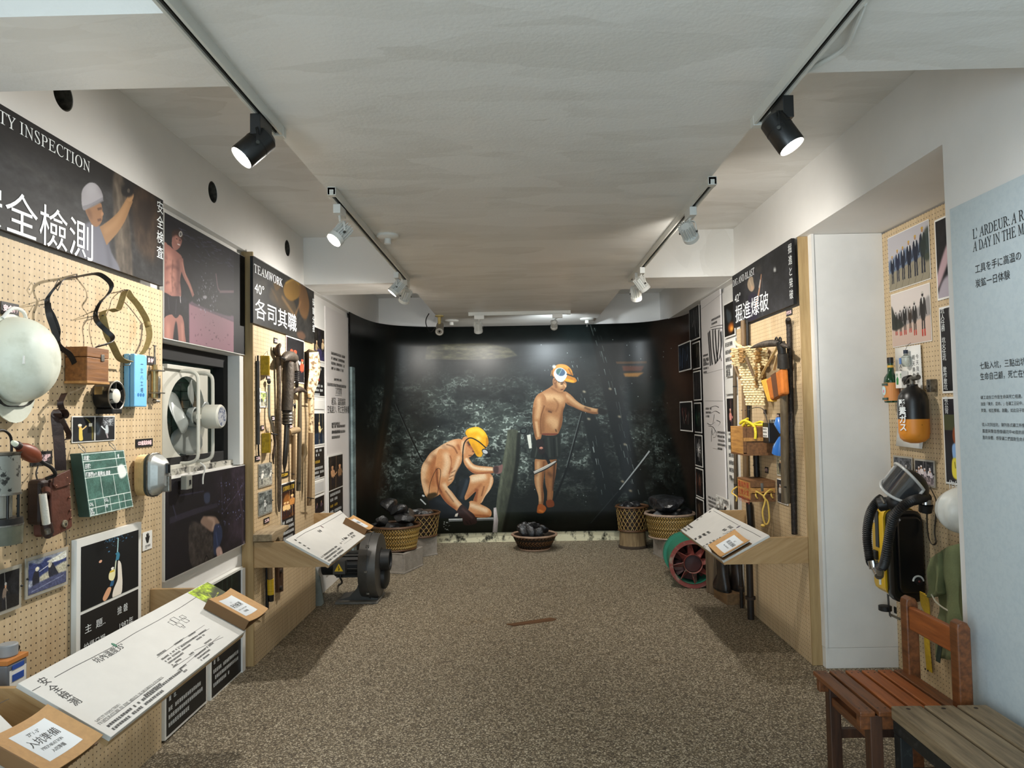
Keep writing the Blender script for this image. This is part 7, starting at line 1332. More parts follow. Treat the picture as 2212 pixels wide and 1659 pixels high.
MB().tube(spl([w(1588, 738, .1), w(1592, 744, .12), w(1600, 748, .16)], 4), .01, 8).obj('rim', st1, t, smooth=1)
# orange canvas bag
w, t = wr(1662, 830, 'canvas_bag', 'orange canvas shoulder bag with a brown stripe, hung beside the pickaxe', 'bag')
og = mat('orange_canvas', 'b8661c', .75, var=.2, scale=20, bump=.25, bscale=120); MB().prism([w.xz(1651, 822, .12), w.xz(1686, 796, .12), w.xz(1690, 852, .12), w.xz(1658, 868, .12)], -.12, -.075).obj('body', og, t, .012)
MB().prism([w.xz(1665, 811, .122), w.xz(1675, 804, .122), w.xz(1681, 855, .122), w.xz(1672, 860, .122)], -.123, -.1195).obj('stripe', mat('brown_stripe', '5a3416', .8), t); MB().prism([w.xz(1640, 822, .13), w.xz(1651, 818, .13), w.xz(1662, 868, .13), w.xz(1655, 868, .13)], -.122, -.08).obj('flap', mat('yellow_canvas', 'dba63c', .75, var=.2, scale=16, bump=.2), t, .006)
for pts_ in ([(1640, 820), (1656, 790), (1676, 756), (1684, 740)], [(1672, 800), (1678, 775), (1686, 752), (1685, 740)], [(1690, 800), (1692, 775), (1688, 750)]): strap(w, t, pts_, [.10]*len(pts_), .024, mat('pale_strap', 'd8c08c', .8, var=.15, scale=30), 'strap', V((.5, -.8, 0)))
# crates
cw = wood('crate_pine', 'c28f4c', '8e6230', 0, 6, .6, 1.4); cw2 = wood('dark_crate', '7d5530', '57381e', 0, 6, .6, 1.4)
def crate(xw, xc, xf, yt, yb, nm, lb, m, m2):
    """xw: where the near end meets the wall, xc: its near outer corner, xf: far outer corner (photograph columns); yt,yb at xw"""
    y0 = onX(xw, yt, XW); d = XW-(onY(xc, (yt+yb)/2, y0.y)).x; y1 = onX(xf, (yt+yb)/2, XW-d).y; zt = y0.z; zb_ = onX(xw, yb, XW).z; L = y1-y0.y
    t = thing(nm, lb, 'box', (XW, y0.y, zb_), -PI/2); H = zt-zb_; e = .012         # local x runs -L..0, y into the wall
    MB().box((-L, -d, 0), (0, -.003, e)).obj('bottom', m2, t, .001); MB().box((-L, -d, e), (-L+e, -.003, H)).obj('end_board', m, t, .001)
    MB().box((-L+e, -.015, e), (-e, -.003, H)).obj('back_board', m, t, .001)
    return t, L, d, H, e
t, L, d, H, e = crate(1669, 1605, 1578, 921, 983, 'wooden_crate', 'pale pine crate with yellow rope on top, upper of two on the right panel', cw, cw2)
MB().box((-L, -d, e), (-e, -d+e, H)).obj('front_board', cw, t, .001); MB().box((-e, -d+.004, e), (0, -.003, H*.52)).obj('end_board', cw2, t, .001); MB().box((-e, -d+.004, H*.56), (0, -.003, H-.002)).obj('end_board', cw2, t, .001); MB().box((.0, -d, H*.50), (.012, -.003, H*.62)).obj('handle_batten', cw, t, .001); MB().box((.0, -d, 0), (.01, -.003, .02)).obj('batten', cw2, t, .001); MB().box((.0, -d, e), (.01, -d+.02, H)).obj('corner_post', cw2, t, .001)
yr = mat('yellow_rope', 'e3cf2c', .6, scale=3, stretch=(60, 60, 60), c2='b9a41c'); MB().tube(spl([(-L*.9, -d*.6, H+.0), (-L*.7, -d*.5, H+.05), (-L*.4, -d*.9, H+.02), (-.08, -d*.8, H+.04), (-.03, -d*.6, H+.01), (.015, -d*.6, H-.03), (.02, -d*.62, H-.08)], 5), .009, 8).obj('rope', yr, t, smooth=1)
MB().tube(spl([(-L*.5, -d*.6, H), (-L*.2, -d*.3, H+.03), (.0, -d*.35, H+.01), (-.1, -d*.7, H+.02)], 5), .008, 8).obj('rope', yr, t, smooth=1)
t, L, d, H, e = crate(1675, 1622, 1593, 1042, 1083, 'wooden_crate', 'brown crate with faded red writing and a dangling yellow cord, lower on the right panel', cw2, cw2)
MB().box((-L, -d, e), (-e, -d+e, H)).obj('front_board', cw, t, .001); MB().box((-e, -d, e), (0, -.003, H*.42)).obj('end_board', cw2, t, .001); MB().box((-e, -d, H*.46), (.002, -.003, H*.72)).obj('end_board', cw, t, .001); MB().box((-e, -d, H*.75), (0, -.003, H)).obj('end_board', cw2, t, .001); MB().box((-L, -d, H), (0, -.003, H+.012)).obj('lid', cw2, t, .001); MB().box((.0005, -d*.6, H*.55), (.006, -d*.5, H*.98)).obj('hasp', steel, t, .001)
rp_ = mat('faded_red_ink', 'b5442c', .7)
for i, s_ in enumerate(('臺灣炸藥', '注意火氣', '有限公司')): text(s_, .045, rp_, t, (-L+.02, -d-.0012, H*.66-.05*i), (PI/2, 0, 0), width=L*.8)
yc = mat('yellow_cord', 'd8b455', .7); MB().tube(spl([(.008, -d*.8, H*.5), (.02, -d*.8, H*.55), (.03, -d*.5, H*.2), (.03, -d*.62, -.06), (.025, -d*.55, -.13), (.03, -d*.45, -.14), (.03, -d*.36, -.1), (.03, -d*.40, 0), (.03, -d*.55, H*.3), (.02, -d*.3, H*.62), (.01, -d*.15, H*.6)], 5), .0055, 8).obj('cord', yc, t, smooth=1); MB().ell((.028, -d*.62, -.15), (.018, .014, .01), 10, 8).obj('knot', yc, t, smooth=1)
for q in (-d*.82, -d*.2): MB().tube(spl([(.004, q, H*.42), (.012, q, H*.3), (.006, q+.01, H*.2)], 3), .005, 6).obj('cord_end', yc, t)
MB().tube(spl([(-L+.0, -d-.002, H*.55), (-L-.02, -d-.02, H*.4), (-L-.03, -d-.03, H*.2), (-L-.0, -d-.02, H*.1), (-L+.02, -d-.01, 0), (-L, -d-.01, -.03)], 4), .005, 6).obj('cord', yc, t, smooth=1)
# battery, blue bundle
t, L, d, H, e = crate(1690, 1660, 1648, 913, 957, 'lamp_battery', 'black miners lamp battery with a white label and wire handle, right panel', blacki, blacki)
MB().box((-L+.0005, -d+.0005, .0005), (-.0005, -.004, H)).obj('case', mat('battery_black', '17181b', .35), t, .006); MB().box((-L*.95, -d-.0015, H*.28), (-L*.1, -d, H*.78)).obj('label', paper, t); boardtext(t, -L*.9, H*.74, -L*.14, 4, .022, 3, ink, .018, y=-d-.002)
for k in (.25, .7): MB().cyl((-L*k, -d*.5, H), (-L*k, -d*.5, H+.02), .016, n=12).obj('terminal', steel, t, smooth=1)
MB().tube(spl([(-L*.1, -d, H), (-L*.1, -d-.02, H+.08), (-L*.5, -d-.05, H+.10), (-L*1.6, -d-.07, H+.085)], 4), .003, 6).obj('wire_handle', steel, t)
w, t = wr(1688, 938, 'blue_bundle', 'blue plastic bundle pinched in the middle like an hourglass, behind the pick handle', 'bundle')
bp_ = mat('blue_plastic', '2f6cb8', .3, scale=5, c2='9cc1e6', thr=(.55, .68), stretch=(8, 8, 1)); MB().tube([w(1683, 902, .06), w(1684, 915, .06), w(1688, 936, .06), w(1688, 942, .06), w(1685, 966, .06), w(1684, 980, .06)], [.02, .034, .012, .012, .042, .046], 14).obj('bundle', bp_, t, smooth=1); MB().tube([w(1688, 936, .06), w(1688, 942, .06)], .016, 12).obj('tie', blackc, t)
photo('R', 1677, 1698, 980, 1026, 'upper photograph on the right tool panel, beside the pick handle', snap(131, '6f6a58', '2c2a28', 2, 'cfc8b0', 90, 110, floor='8a8468'), .006, .006, .003, xr=1005); photo('R', 1678, 1701, 1033, 1084, 'lower dark photograph on the right tool panel, beside the pick handle', snap(132, '232224', '8f8a86', 2, 'b9b4ae', 90, 110, floor='3c3a3a'), .006, .006, .003, xr=1060)

# ------------------------------------------------------------------ photo column and sketch banner
w, t, W, H = frame_thing('R', 1513, 1563, 650, 1190, -.030, 'sketch_banner', 'tall white banner with ink sketches of pit props and hands, right of the mural', 'banner', None, 900); backing(t, W, H, .012, mat('banner_white', 'dcd8d6', .5), 'panel')
def ik(pts, wd_=.006): MB().ribbon([(w.xz(x, y)[0], -.0012, w.xz(x, y)[1]) for x, y in spl(pts, 3)], [V((1, 0, .35))]*len(spl(pts, 3)), wd_, .0006).obj('ink_stroke', ink, t, fix=False)
for pts in ([(1530, 718), (1533, 760), (1535, 790)], [(1533, 715), (1537, 770), (1539, 788)], [(1540, 712), (1541, 750), (1546, 786)], [(1545, 712), (1548, 760), (1551, 780)], [(1553, 712), (1552, 750), (1548, 784)], [(1557, 716), (1558, 750), (1554, 776)]): ik(pts, .035)
for pts in ([(1535, 708), (1548, 704), (1561, 702)], [(1537, 712), (1550, 710), (1560, 708)], [(1559, 755), (1556, 765), (1559, 780)], [(1535, 880), (1545, 877), (1553, 880)], [(1537, 892), (1546, 888), (1555, 893)], [(1543, 895), (1542, 905), (1540, 915)], [(1528, 914), (1536, 918), (1544, 912)], [(1530, 920), (1540, 922), (1545, 930)], [(1548, 908), (1556, 912), (1552, 920)], [(1538, 925), (1540, 940), (1545, 930), (1548, 936)], [(1537, 930), (1537, 954)], [(1541, 945), (1546, 944), (1548, 938)]): ik(pts, .012)
for pts in ([(1515, 668), (1562, 632)], [(1522, 808), (1562, 797)], [(1522, 866), (1562, 866)], [(1540, 968), (1562, 972)]): ik(pts, .004)
def zr(y): return w(1540, y).z
for x0, yt, n_, wd_ in ((-.35, 760, 3, .22), (-.35, 772, 4, .22), (-.3, 880, 3, .2), (.15, 930, 5, .24), (.05, 688, 2, .3), (-.3, 1075, 6, .5)): boardtext(t, x0*W/.8, zr(yt), x0*W/.8+wd_, n_, .035, yt, ink, .02)
def rph(x0, x1, yt, yb, lb, arr, d, xr, **k): return photo('R', x0, x1, yt, yb, lb, arr, d, .012, .004, xr=xr, **k)
c = Canvas(90, 130, '14120f'); c.grain(.8, 14, 14, 3); c.ell(60, 100, 26, 18, 'd0702a', 0, 8, .9); c.ell(66, 106, 14, 9, 'f0b050', 0, 4, .9); c.poly([(20, 20), (50, 30), (70, 60), (40, 80), (24, 60)], '5a6a74', 5, .5)
rph(1563, 1587, 658, 733, 'photograph of a fiery blast at the top of the right photo column', c.a, -.022, 690)
w, t, W, H = frame_thing('R', 1565, 1589, 736, 815, -.022, 'caption_card', 'white caption card with black writing under the fiery photograph', 'card', None, 770); backing(t, W, H, .004, paper, 'mount'); boardtext(t, -W*.42, H*.42, W*.42, 5, .06, 8, ink, .04); boardtext(t, -W*.42, -H*.3, W*.42, 1, .05, 9, ink, .04)
w, t, W, H = frame_thing('R', 1566, 1589, 822, 852, -.022, 'blank_frame', 'blank white frame halfway down the right photo column', 'frame', None, 836); backing(t, W, H, .012, foam, 'frame', .002)
rph(1569, 1588, 858, 935, 'photograph of a pink lit miner in the right photo column', snap(141, '141214', 'd08a80', 1, 'e8b0a0', 80, 120, floor='20181a'), -.022, 895)
w, t, W, H = frame_thing('R', 1572, 1590, 940, 1030, -.022, 'caption_card', 'white caption card low in the right photo column', 'card', None, 985); backing(t, W, H, .004, paper, 'mount'); boardtext(t, -W*.4, H*.44, W*.42, 6, .06, 18, ink, .04)
rph(1546, 1575, 1068, 1106, 'black and white photograph at the foot of the sketch banner', snap(142, 'c9c7c2', '1c1b1b', 2, 'f0eeea', 90, 60, floor='55534f'), -.012, 1085)
struct('trim_10', MB().box((1.70, 5.46, .02), (1.729, 5.92, 2.46)), white2, label='white boarding behind the right photo column')
pal = [('131416', '3c3c3e', 'a9a9a8'), ('10151d', '2a3c55', '6a86a8'), ('15130f', '40382c', '8a8070'), ('141417', '3a3433', '7d7672'), ('121010', '6b2f2a', 'b9b2a4'), ('101413', '2c6a5a', 'b9c06a'), ('141416', '8d8a86', 'e0dedc'), ('14100f', '8a4a34', 'b98a70'), ('18120e', '4a3626', '9a7a5c')]
for i, (x0, x1, yt, yb, d, xr, lb) in enumerate(((1488, 1511, 668, 740, -.08, 700, 'topmost dark drawing card pinned at the right edge of the mural'), (1465, 1492, 746, 805, -.03, 772, 'bluish pit prop card pinned on the mural, upper left of the cards'), (1495, 1512, 742, 800, -.08, 768, 'grey streaked card beside the bluish pit prop card'), (1497, 1514, 803, 866, -.08, 834, 'plain dark card in the middle of the right edge cards'), (1468, 1495, 868, 930, -.03, 900, 'black framed red abstract card on the mural, lower left of the cards'), (1499, 1515, 870, 934, -.08, 900, 'black framed green and yellow card beside the red one'), (1500, 1517, 938, 1005, -.08, 970, 'card of a white flower like burst at the right edge of the mural'), (1502, 1519, 1009, 1070, -.08, 1040, 'brown figure card low at the right edge of the mural'), (1503, 1520, 1073, 1125, -.08, 1098, 'lowest brown card at the right edge of the mural'))):
    c = Canvas(90, 130, pal[i][0]); c.grain(.9, 12, 30, 200+i); rg = random.Random(i+40)
    for k in range(16): x = rg.uniform(10, 80); c.line([(x, rg.uniform(5, 60)), (x+rg.uniform(-14, 14), rg.uniform(60, 125))], rg.uniform(1, 5), pal[i][1 + (k % 4 == 0)], rg.uniform(.3, .8))
    if i in (4, 5): c.rect(0, 0, 90, 24, pal[i][0]); c.rect(0, 104, 90, 130, pal[i][0]); c.rect(0, 0, 16, 130, pal[i][0]); c.rect(74, 0, 90, 130, pal[i][0])
    if i == 6:
        for k in range(30): a = rg.uniform(0, 6.3); c.line([(45, 62), (45+26*math.cos(a), 62+32*math.sin(a))], 2, 'e8e6e6', .7)
    rph(x0, x1, yt, yb, lb, c.a, d, xr, cat='card')

# ------------------------------------------------------------------ alcove
XA = 2.13; DA = XW-XA
w = WF('R', 1960, 900, XA); yy = w.o.y
t = w.thing('pegboard', 'tall pegboard at the back of the right alcove', 'board'); MB().box((yy-4.14, 0, .002-w.o.z), (yy-2.75, .026, 2.495-w.o.z)).obj('board', peg, t)
def six(c, men, sky, sea, ground, cloth, boots=None, seed=1):
    c.a[:] = rgb(sky); c.poly([(0, .42), (.25, .34), (.4, .28), (.6, .36), (.8, .3), (1, .2), (1, .62), (0, .62)], sea, 2, .9); c.poly([(0, .62), (1, .5), (1, 1.4), (0, 1.4)], ground, 1, 1, smooth=False)
    rg = random.Random(seed)
    for x, b, s in men:
        cl = cloth[rg.randint(0, len(cloth)-1)]; c.poly([(x-.05*s, b-.30*s), (x-.065*s, b-.60*s), (x-.03*s, b-.66*s), (x+.03*s, b-.66*s), (x+.065*s, b-.60*s), (x+.05*s, b-.30*s)], cl, .4)
        c.line([(x-.025*s, b-.32*s), (x-.03*s, b)], 3.2*s, cl); c.line([(x+.025*s, b-.32*s), (x+.03*s, b)], 3.2*s, cl); c.line([(x-.06*s, b-.6*s), (x-.085*s, b-.36*s)], 2.2*s, cl); c.line([(x+.06*s, b-.6*s), (x+.085*s, b-.36*s)], 2.2*s, cl)
        c.poly([(x-.018*s, b-.66*s), (x, b-.54*s), (x+.018*s, b-.66*s)], 'e4e4e0', 0, .9); c.ell(x, b-.71*s, .026*s, .036*s, 'a9805f' if not boots else '2a2422'); c.ell(x, b-.745*s, .03*s, .022*s, 'b9953c' if not boots else 'b9b4aa')
        if boots: c.line([(x-.03*s, b-.12*s), (x-.032*s, b)], 3.4*s, boots); c.line([(x+.03*s, b-.12*s), (x+.034*s, b)], 3.4*s, boots)
c = Canvas(220, 200, 'b0adb0', (0, 0, 1, .91), None, 2.2); six(c, [(.10, .80, .62), (.24, .79, .70), (.38, .79, .72), (.53, .80, .80), (.69, .80, .86), (.86, .79, .95)], 'b3afb3', '5e6f86', '8e8672', ['1d2231', '1a1e2c', '20253a'])
for i in range(7): c.line([(i*.16, .91), (i*.16+.14, .60)], 1, '5c5546', .6)
c.poly([(.8, .3), (1, .1), (1, .6), (.85, .55)], '2a332a', 2, .8)
photo('R', 1917, 2009, 515, 633, 'photograph of six men in dark suits standing in a row outdoors', c.a, DA+.004, .004, .002, xr=555)
c = Canvas(220, 200, 'cfc4bd', (0, 0, 1, .91), None, 2.2); six(c, [(.12, .72, .55), (.24, .74, .6), (.36, .74, .66), (.5, .72, .6), (.62, .78, .74), (.83, .82, .95)], 'd0c6c0', '8a8684', 'c2aa9c', ['23211f', '2b2725', '3a2f28'], 'b03a2c', 4); c.poly([(0, .2), (.12, .4), (.3, .52), (.3, .6), (0, .6)], '2a2c26', 1, .9)
photo('R', 1924, 2011, 637, 752, 'photograph of masked rescuers in red boots standing on a pavement', c.a, DA+.004, .004, .002, xr=680)
def apost(x0, x1, yt, yb, lb, arr, xr): return photo('R', x0, x1, yt, yb, lb, arr, DA+.006, .01, .004, xr=xr, cat='poster')
c = Canvas(120, 160, '1b1a1c'); c.grain(.6, 20, 20, 7); c.poly([(0, 110), (60, 50), (120, 30), (120, 60), (60, 90), (0, 140)], 'c9aab0', 3, .9); c.poly([(0, 150), (40, 120), (120, 118), (120, 160), (0, 160)], 'b9b0bb', 3, .9); apost(2018, 2080, 477, 652, 'dark poster with a pink streak, half hidden behind the near wall', c.a, 560)
c = Canvas(120, 160, '1d1c1e'); c.poly([(50, 0), (120, 0), (120, 160), (80, 160), (60, 60)], 'd8d8d4', 2, .8); c.poly([(60, 70), (90, 60), (100, 110), (70, 110)], 'd9b93c', 1); c.poly([(80, 105), (110, 100), (110, 130), (85, 135)], '3a5a9c', 1)
t = apost(2028, 2088, 665, 850, 'dark poster with a vertical line of white writing, half hidden behind the near wall', c.a, 755); text('坑人任務 坑火任坑 敢作敢坑 敢公背', .032, whitet, t, (-.085, -.004, .21), vert=True, lines=.92)
c = Canvas(120, 160, '26252a'); c.rect(0, 30, 120, 60, '4a4f38'); c.ell(70, 70, 26, 20, '8a4a2c', 0, 1); c.poly([(40, 90), (70, 84), (110, 90), (110, 120), (50, 122)], '8ab0e0', 1); c.poly([(36, 118), (60, 112), (110, 116), (110, 150), (40, 150)], 'e8d84a', 1); c.line([(50, 120), (54, 132)], 3, '55502a')
t = apost(2035, 2092, 858, 1043, 'poster with blue and yellow figures, half hidden behind the near wall', c.a, 950); text('作卻尿', .05, whitet, t, (-.07, -.004, -.235))
# paper sheet with hanging bottle
w = WF('R', 1962, 860, XA); t = w.thing('paper_sheet', 'long white paper sheet curling at its foot on the alcove pegboard', 'paper')
a = w(1932, 752, .012); b = w(1988, 745, .012); h0 = a.z; h1 = w(1935, 962).z; mb = MB(); n = 10; vs = []
for i in range(n+1):
    s = i/n; z = h0+(h1-h0)*s; o = -.008-.10*max(0, s-.78)**1.3; vs += [(a.x-.006*s, o, z), (b.x+.01*s, o*1.4, z-.004)]
mb.add(vs, [(2*i, 2*i+1, 2*i+3, 2*i+2) for i in range(n)]); o = mb.obj('sheet', paper, t, smooth=60, fix=False); q = o.modifiers.new('sheet', 'SOLIDIFY'); q.thickness = .001
for s_, px, py in (('今天我救你', 1977, 766), ('明天換你救', 1969, 768), ('敬人自救', 1941, 774)): p = w(px, py, .014); text(s_, .028, ink, t, (p.x, -.0125, p.z), vert=True, lines=1.15)
for py, n_ in ((857, 1), (869, 1), (883, 4), (912, 2)): p = w(1944, py, .01); boardtext(t, p.x, p.z, p.x+.12, n_, .018, py, ink, .009, y=-.0125)
gls = mat('clear_glass', 'cfd8d4', .05, trans=.9)
w = WF('R', 1957, 775, XA); t = w.thing('hanging_flask', 'tiny clear flask with a dark cap hanging in front of the white paper', 'bottle')
p = w(1957, 776, .035); MB().lathe([(.002, -.042), (.016, -.04), (.024, -.025), (.024, .01), (.013, .022), (.009, .028), (.009, .034)], Matrix.Translation(p), 20).obj('flask', gls, t, smooth=1); MB().lathe([(.012, .03), (.012, .05)], Matrix.Translation(p), 14).obj('cap', mat('navy_cap', '1f2a3c', .4), t); MB().box((p.x-.022, p.y-.026, p.z-.025), (p.x-.004, p.y-.02, p.z+.008)).obj('label', mat('blue_label', '5c7fb8', .5), t); MB().tube([p+V((0, 0, .05)), p+V((0, .01, .075)), (p.x, -.003, p.z+.09)], .0012, 6).obj('string', blackc, t)
w = WF('R', 1946, 820, XA); t = w.thing('soap_box', 'small white and green carton fixed to the white paper', 'carton')
p = w(1935, 839, .05); MB().box((p.x, -.05, p.z), (p.x+.062, -.014, p.z+.094)).obj('carton', paper, t, .001); MB().prism([(p.x+.012, p.z+.02), (p.x+.03, p.z+.02), (p.x+.033, p.z+.05), (p.x+.022, p.z+.065), (p.x+.01, p.z+.05)], -.051, -.05).obj('green_leaf_mark', mat('leaf_green', '3d8a4c', .5), t); text('新', .016, mat('leaf_green', '3d8a4c', .5), t, (p.x+.012, -.0508, p.z+.068)); text('藥皂', .014, mat('leaf_green', '3d8a4c', .5), t, (p.x+.05, -.0508, p.z+.08), vert=True)
w = WF('R', 1915, 820, XA); t = w.thing('green_bottle', 'green glass liquor bottle with an orange label at the far edge of the alcove', 'bottle')
p = w(1913, 869, .085); z = lambda y: w(1913, y, .085).z; gg = mat('dark_green_glass', '123b22', .08, spec=.6, coat=.5)
MB().lathe([(.036, z(870)), (.038, z(867)), (.038, z(825)), (.034, z(815)), (.018, z(806)), (.0155, z(790)), (.0155, z(784))], Matrix.Translation((p.x, -.05, 0)), 24).obj('bottle', gg, t, smooth=1); MB().lathe([(.0165, z(785)), (.0165, z(772))], Matrix.Translation((p.x, -.05, 0)), 18).obj('cap', mat('black_cap', '17110f', .4), t); MB().lathe([(.0162, z(805)), (.0162, z(789))], Matrix.Translation((p.x, -.05, 0)), 18, False).obj('neck_label', mat('gold_label', 'd0a23c', .5), t); MB().lathe([(.0385, z(866)), (.0385, z(827))], Matrix.Translation((p.x, -.05, 0)), 24, False).obj('label', mat('orange_label', 'd08a4c', .5), t)
MB().ell((p.x-.005, -.089, z(844)), (.02, .0015, .026), 16, 8).obj('label_emblem', mat('pale_blue_emblem', 'bfd6d8', .5), t); MB().ell((p.x-.006, -.0905, z(845)), (.008, .001, .01), 12, 6).obj('label_heart', mat('rose_emblem', 'd08aa0', .5), t)
for y in (830, 861): MB().box((p.x-.025, -.0895, z(y+3)), (p.x+.025, -.082, z(y-2))).obj('label_band', gg, t)
# gas cylinder
w = WF('R', 1975, 890, XA); t = w.thing('oxygen_cylinder', 'black and orange oxygen cylinder with white writing hung in the alcove', 'cylinder')
p = w(1973, 890, .1); z = lambda y: w(1973, y, .1).z; R_ = .072; T_ = Matrix.Translation((p.x, -.1, 0)); bk_ = mat('cylinder_black', '141313', .35, scale=50, c2='4a4844', thr=(.72, .78))
MB().lathe([(R_, z(905)), (R_, z(868)), (.066, z(854)), (.05, z(843)), (.028, z(836)), (.024, z(830))], T_, 36).obj('upper_body', bk_, t, smooth=1); MB().lathe([(.02, z(957)), (.05, z(953)), (.066, z(946)), (R_, z(934)), (R_, z(905))], T_, 36).obj('lower_body', mat('cylinder_orange', 'd98a2c', .45, scale=40, c2='7a4a1c', thr=(.66, .74)), t, smooth=1)
MB().lathe([(.026, z(836)), (.026, z(830))], T_, 18).obj('collar', blackc, t); vz = z(818); MB().cyl((p.x, -.1, z(830)), (p.x, -.1, vz), .012, n=12).obj('valve_stem', steel, t); MB().cyl((p.x-.01, -.1, vz), (p.x+.06, -.1, vz+.006), .013, n=14).obj('valve_outlet', steel, t, smooth=1); MB().cyl((p.x-.012, -.1, vz), (p.x-.062, -.1, vz-.006), .022, n=18).obj('valve_knob', blacki, t, .004, smooth=1); MB().cyl((p.x-.063, -.1, vz-.006), (p.x-.066, -.1, vz-.0065), .014, n=16).obj('knob_face', steel, t); MB().tube(spl([(p.x-.03, -.13, vz-.01), (p.x, -.14, vz-.03), (p.x+.03, -.13, vz+.005), (p.x+.06, -.1, vz)], 4), .003, 6).obj('safety_wire', steel, t)
for s_, y in (('酸', 872), ('素', 889), ('ガ', 906), ('ス', 923)):
    a = -1.22; zc = z(y)-.014; text(s_, .044, whitet, t, (p.x+math.cos(a)*(R_+.004)+math.sin(a)*.02, -.1+math.sin(a)*(R_+.004)-math.cos(a)*.02, zc), (PI/2, 0, a+PI/2), bold=.0012)
q = w(2010, 832, .03); MB().box((q.x-.02, -.04, q.z-.035), (q.x+.012, -.003, q.z+.03)).obj('mounting_bracket', steel, t, .002); MB().bar((p.x, -.03, z(840)), (q.x, -.02, q.z), .006, .006).obj('bracket_arm', steel, t); MB().box((q.x-.002, -.0415, q.z-.01), (q.x+.006, -.0395, q.z)).obj('bracket_slot', dark, t)
# photo pair
photo('R', 1929, 1971, 983, 1042, 'clear framed dark photograph of machinery above the breathing mask', snap(151, '4a4c50', '2c2c30', 2, 'b9bac0', 110, 90, floor='77787a', mono=True), DA+.012, .01, clear=True, xr=1015); photo('R', 1974, 2019, 990, 1046, 'clear framed photograph of a group of workers above the breathing mask', snap(152, '2b2c30', 'd0c6cc', 6, 'eae2e4', 130, 100, floor='c9b9bc'), DA+.012, .01, clear=True, xr=1020)

# ------------------------------------------------------------------ breathing apparatus
w = WF('R', 1950, 1180, XA); t = w.thing('breathing_apparatus', 'yellow and black rescue breathing pack with face mask and ribbed hoses hung in the alcove', 'breathing apparatus')
yb_ = mat('yellow_shell', 'd9b01c', .4, var=.08, scale=12); bb_ = mat('black_shell', '0f0f10', .3); rub = mat('black_rubber', '141414', .5)
xn = w(2006, 1200, .0).x; xf = w(1886, 1200, .19).x; zt, zb_ = w(1940, 1106, .19).z, w(1940, 1296, .19).z; xm = xn-.075
def rbox(x0, x1, y0, y1, z0, z1, r, tilt=.0):
    o = rr(abs(y1-y0), z1-z0, r, 4); cy, cz = (y0+y1)/2, (z0+z1)/2
    mb = MB(); n_ = len(o); vs = []
    for x, k in ((x0, .93), (x0+.012, .99), (x1-.012, .99), (x1, .93)): vs += [(x, cy+a_*k, cz+b_*k) for a_, b_ in o]
    return mb.add(vs, [(i*n_+j, i*n_+(j+1) % n_, (i+1)*n_+(j+1) % n_, (i+1)*n_+j) for i in range(3) for j in range(n_)]+[tuple(range(n_)), tuple(3*n_+j for j in range(n_))])
rbox(xf, xm, -.195, -.02, zb_-.01, zt, .05).obj('yellow_shell', yb_, t, smooth=30); rbox(xm+.0005, xn, -.19, -.02, zb_-.03, zt-.004, .045).obj('black_cover', bb_, t, smooth=30)
rbox(xn+.0005, xn+.022, -.165, -.04, zb_+.02, zt-.03, .03).obj('raised_panel', bb_, t, smooth=30); rbox(xm-.004, xm+.004, -.198, -.018, zb_-.014, zt+.004, .05).obj('joint_seam', yb_, t, smooth=30)
MB().box((xf+.05, -.199, zt-.22), (xf+.085, -.194, zt-.02)).obj('side_panel', bb_, t, .002); MB().box((xf+.02, -.1985, zt-.09), (xf+.042, -.1955, zt-.04)).obj('label', paper, t); MB().box((xf+.02, -.21, zt-.29), (xf+.07, -.19, zt-.24)).obj('strap_clip', rub, t, .006)
p = V((xn+.024, -.075, w(1982, 1252, .06).z)); MB().tube([p+V((.004, .026*math.cos(a), .026*math.sin(a))) for a in [PI*k/10 for k in range(11)]], .005, 8).obj('gauge_rim', mat('gauge_white', 'cfcfc8', .4), t, smooth=1); MB().lathe([(.02, 0), (.018, .014)], Matrix.Translation(p) @ Matrix.Rotation(PI/2, 4, 'Y'), 20).obj('gauge', rub, t, smooth=1); MB().ell(p+V((.014, 0, 0)), (.004, .006, .006), 10, 6).obj('gauge_button', mat('dull_red', '5a1f1c', .4), t)
def hose(pts, r, nm):
    P = spl([tuple(w(*a)) for a in pts], 14); MB().tube(P, [r*(1 if k % 2 else .80) for k in range(len(P))], 14).obj(nm, rub, t, smooth=25)
hose([(1985, 1078, .20), (1972, 1083, .26), (1955, 1090, .31), (1941, 1105, .335), (1932, 1130, .335), (1926, 1160, .33), (1920, 1190, .33), (1913, 1212, .335), (1905, 1224, .34), (1898, 1222, .35)], .024, 'right_hose') if False else None
hose([(2002, 1075, .10), (1990, 1076, .17), (1970, 1082, .25), (1950, 1094, .30), (1932, 1115, .325), (1923, 1145, .33), (1918, 1175, .335), (1913, 1205, .335), (1908, 1222, .33), (1900, 1226, .33)], .024, 'breathing_hose')
hose([(1906, 1076, .27), (1894, 1085, .30), (1882, 1104, .32), (1875, 1130, .325), (1873, 1160, .325), (1876, 1190, .325), (1880, 1212, .32), (1888, 1222, .32)], .024, 'breathing_hose')
p = w(1893, 1231, .34); MB().tube([p+V((-.035, .01, .006)), p+V((.05, -.01, -.018))], .022, 14).obj('mouthpiece', mat('chrome', 'b5b7b8', .15, .95), t, .003, smooth=1); MB().tube([p+V((-.02, 0, .0)), p+V((-.03, -.002, .04))], .024, 14).obj('hose_clamp', mat('chrome', 'b5b7b8', .15, .95), t, smooth=1); MB().tube([p+V((.045, -.005, -.01)), p+V((.06, -.01, .02))], .02, 12).obj('hose_clamp', mat('chrome', 'b5b7b8', .15, .95), t, smooth=1); MB().tube([p+V((.035, 0, -.03)), p+V((.035, 0, -.065))], .006, 8).obj('drain_tube', foam, t)
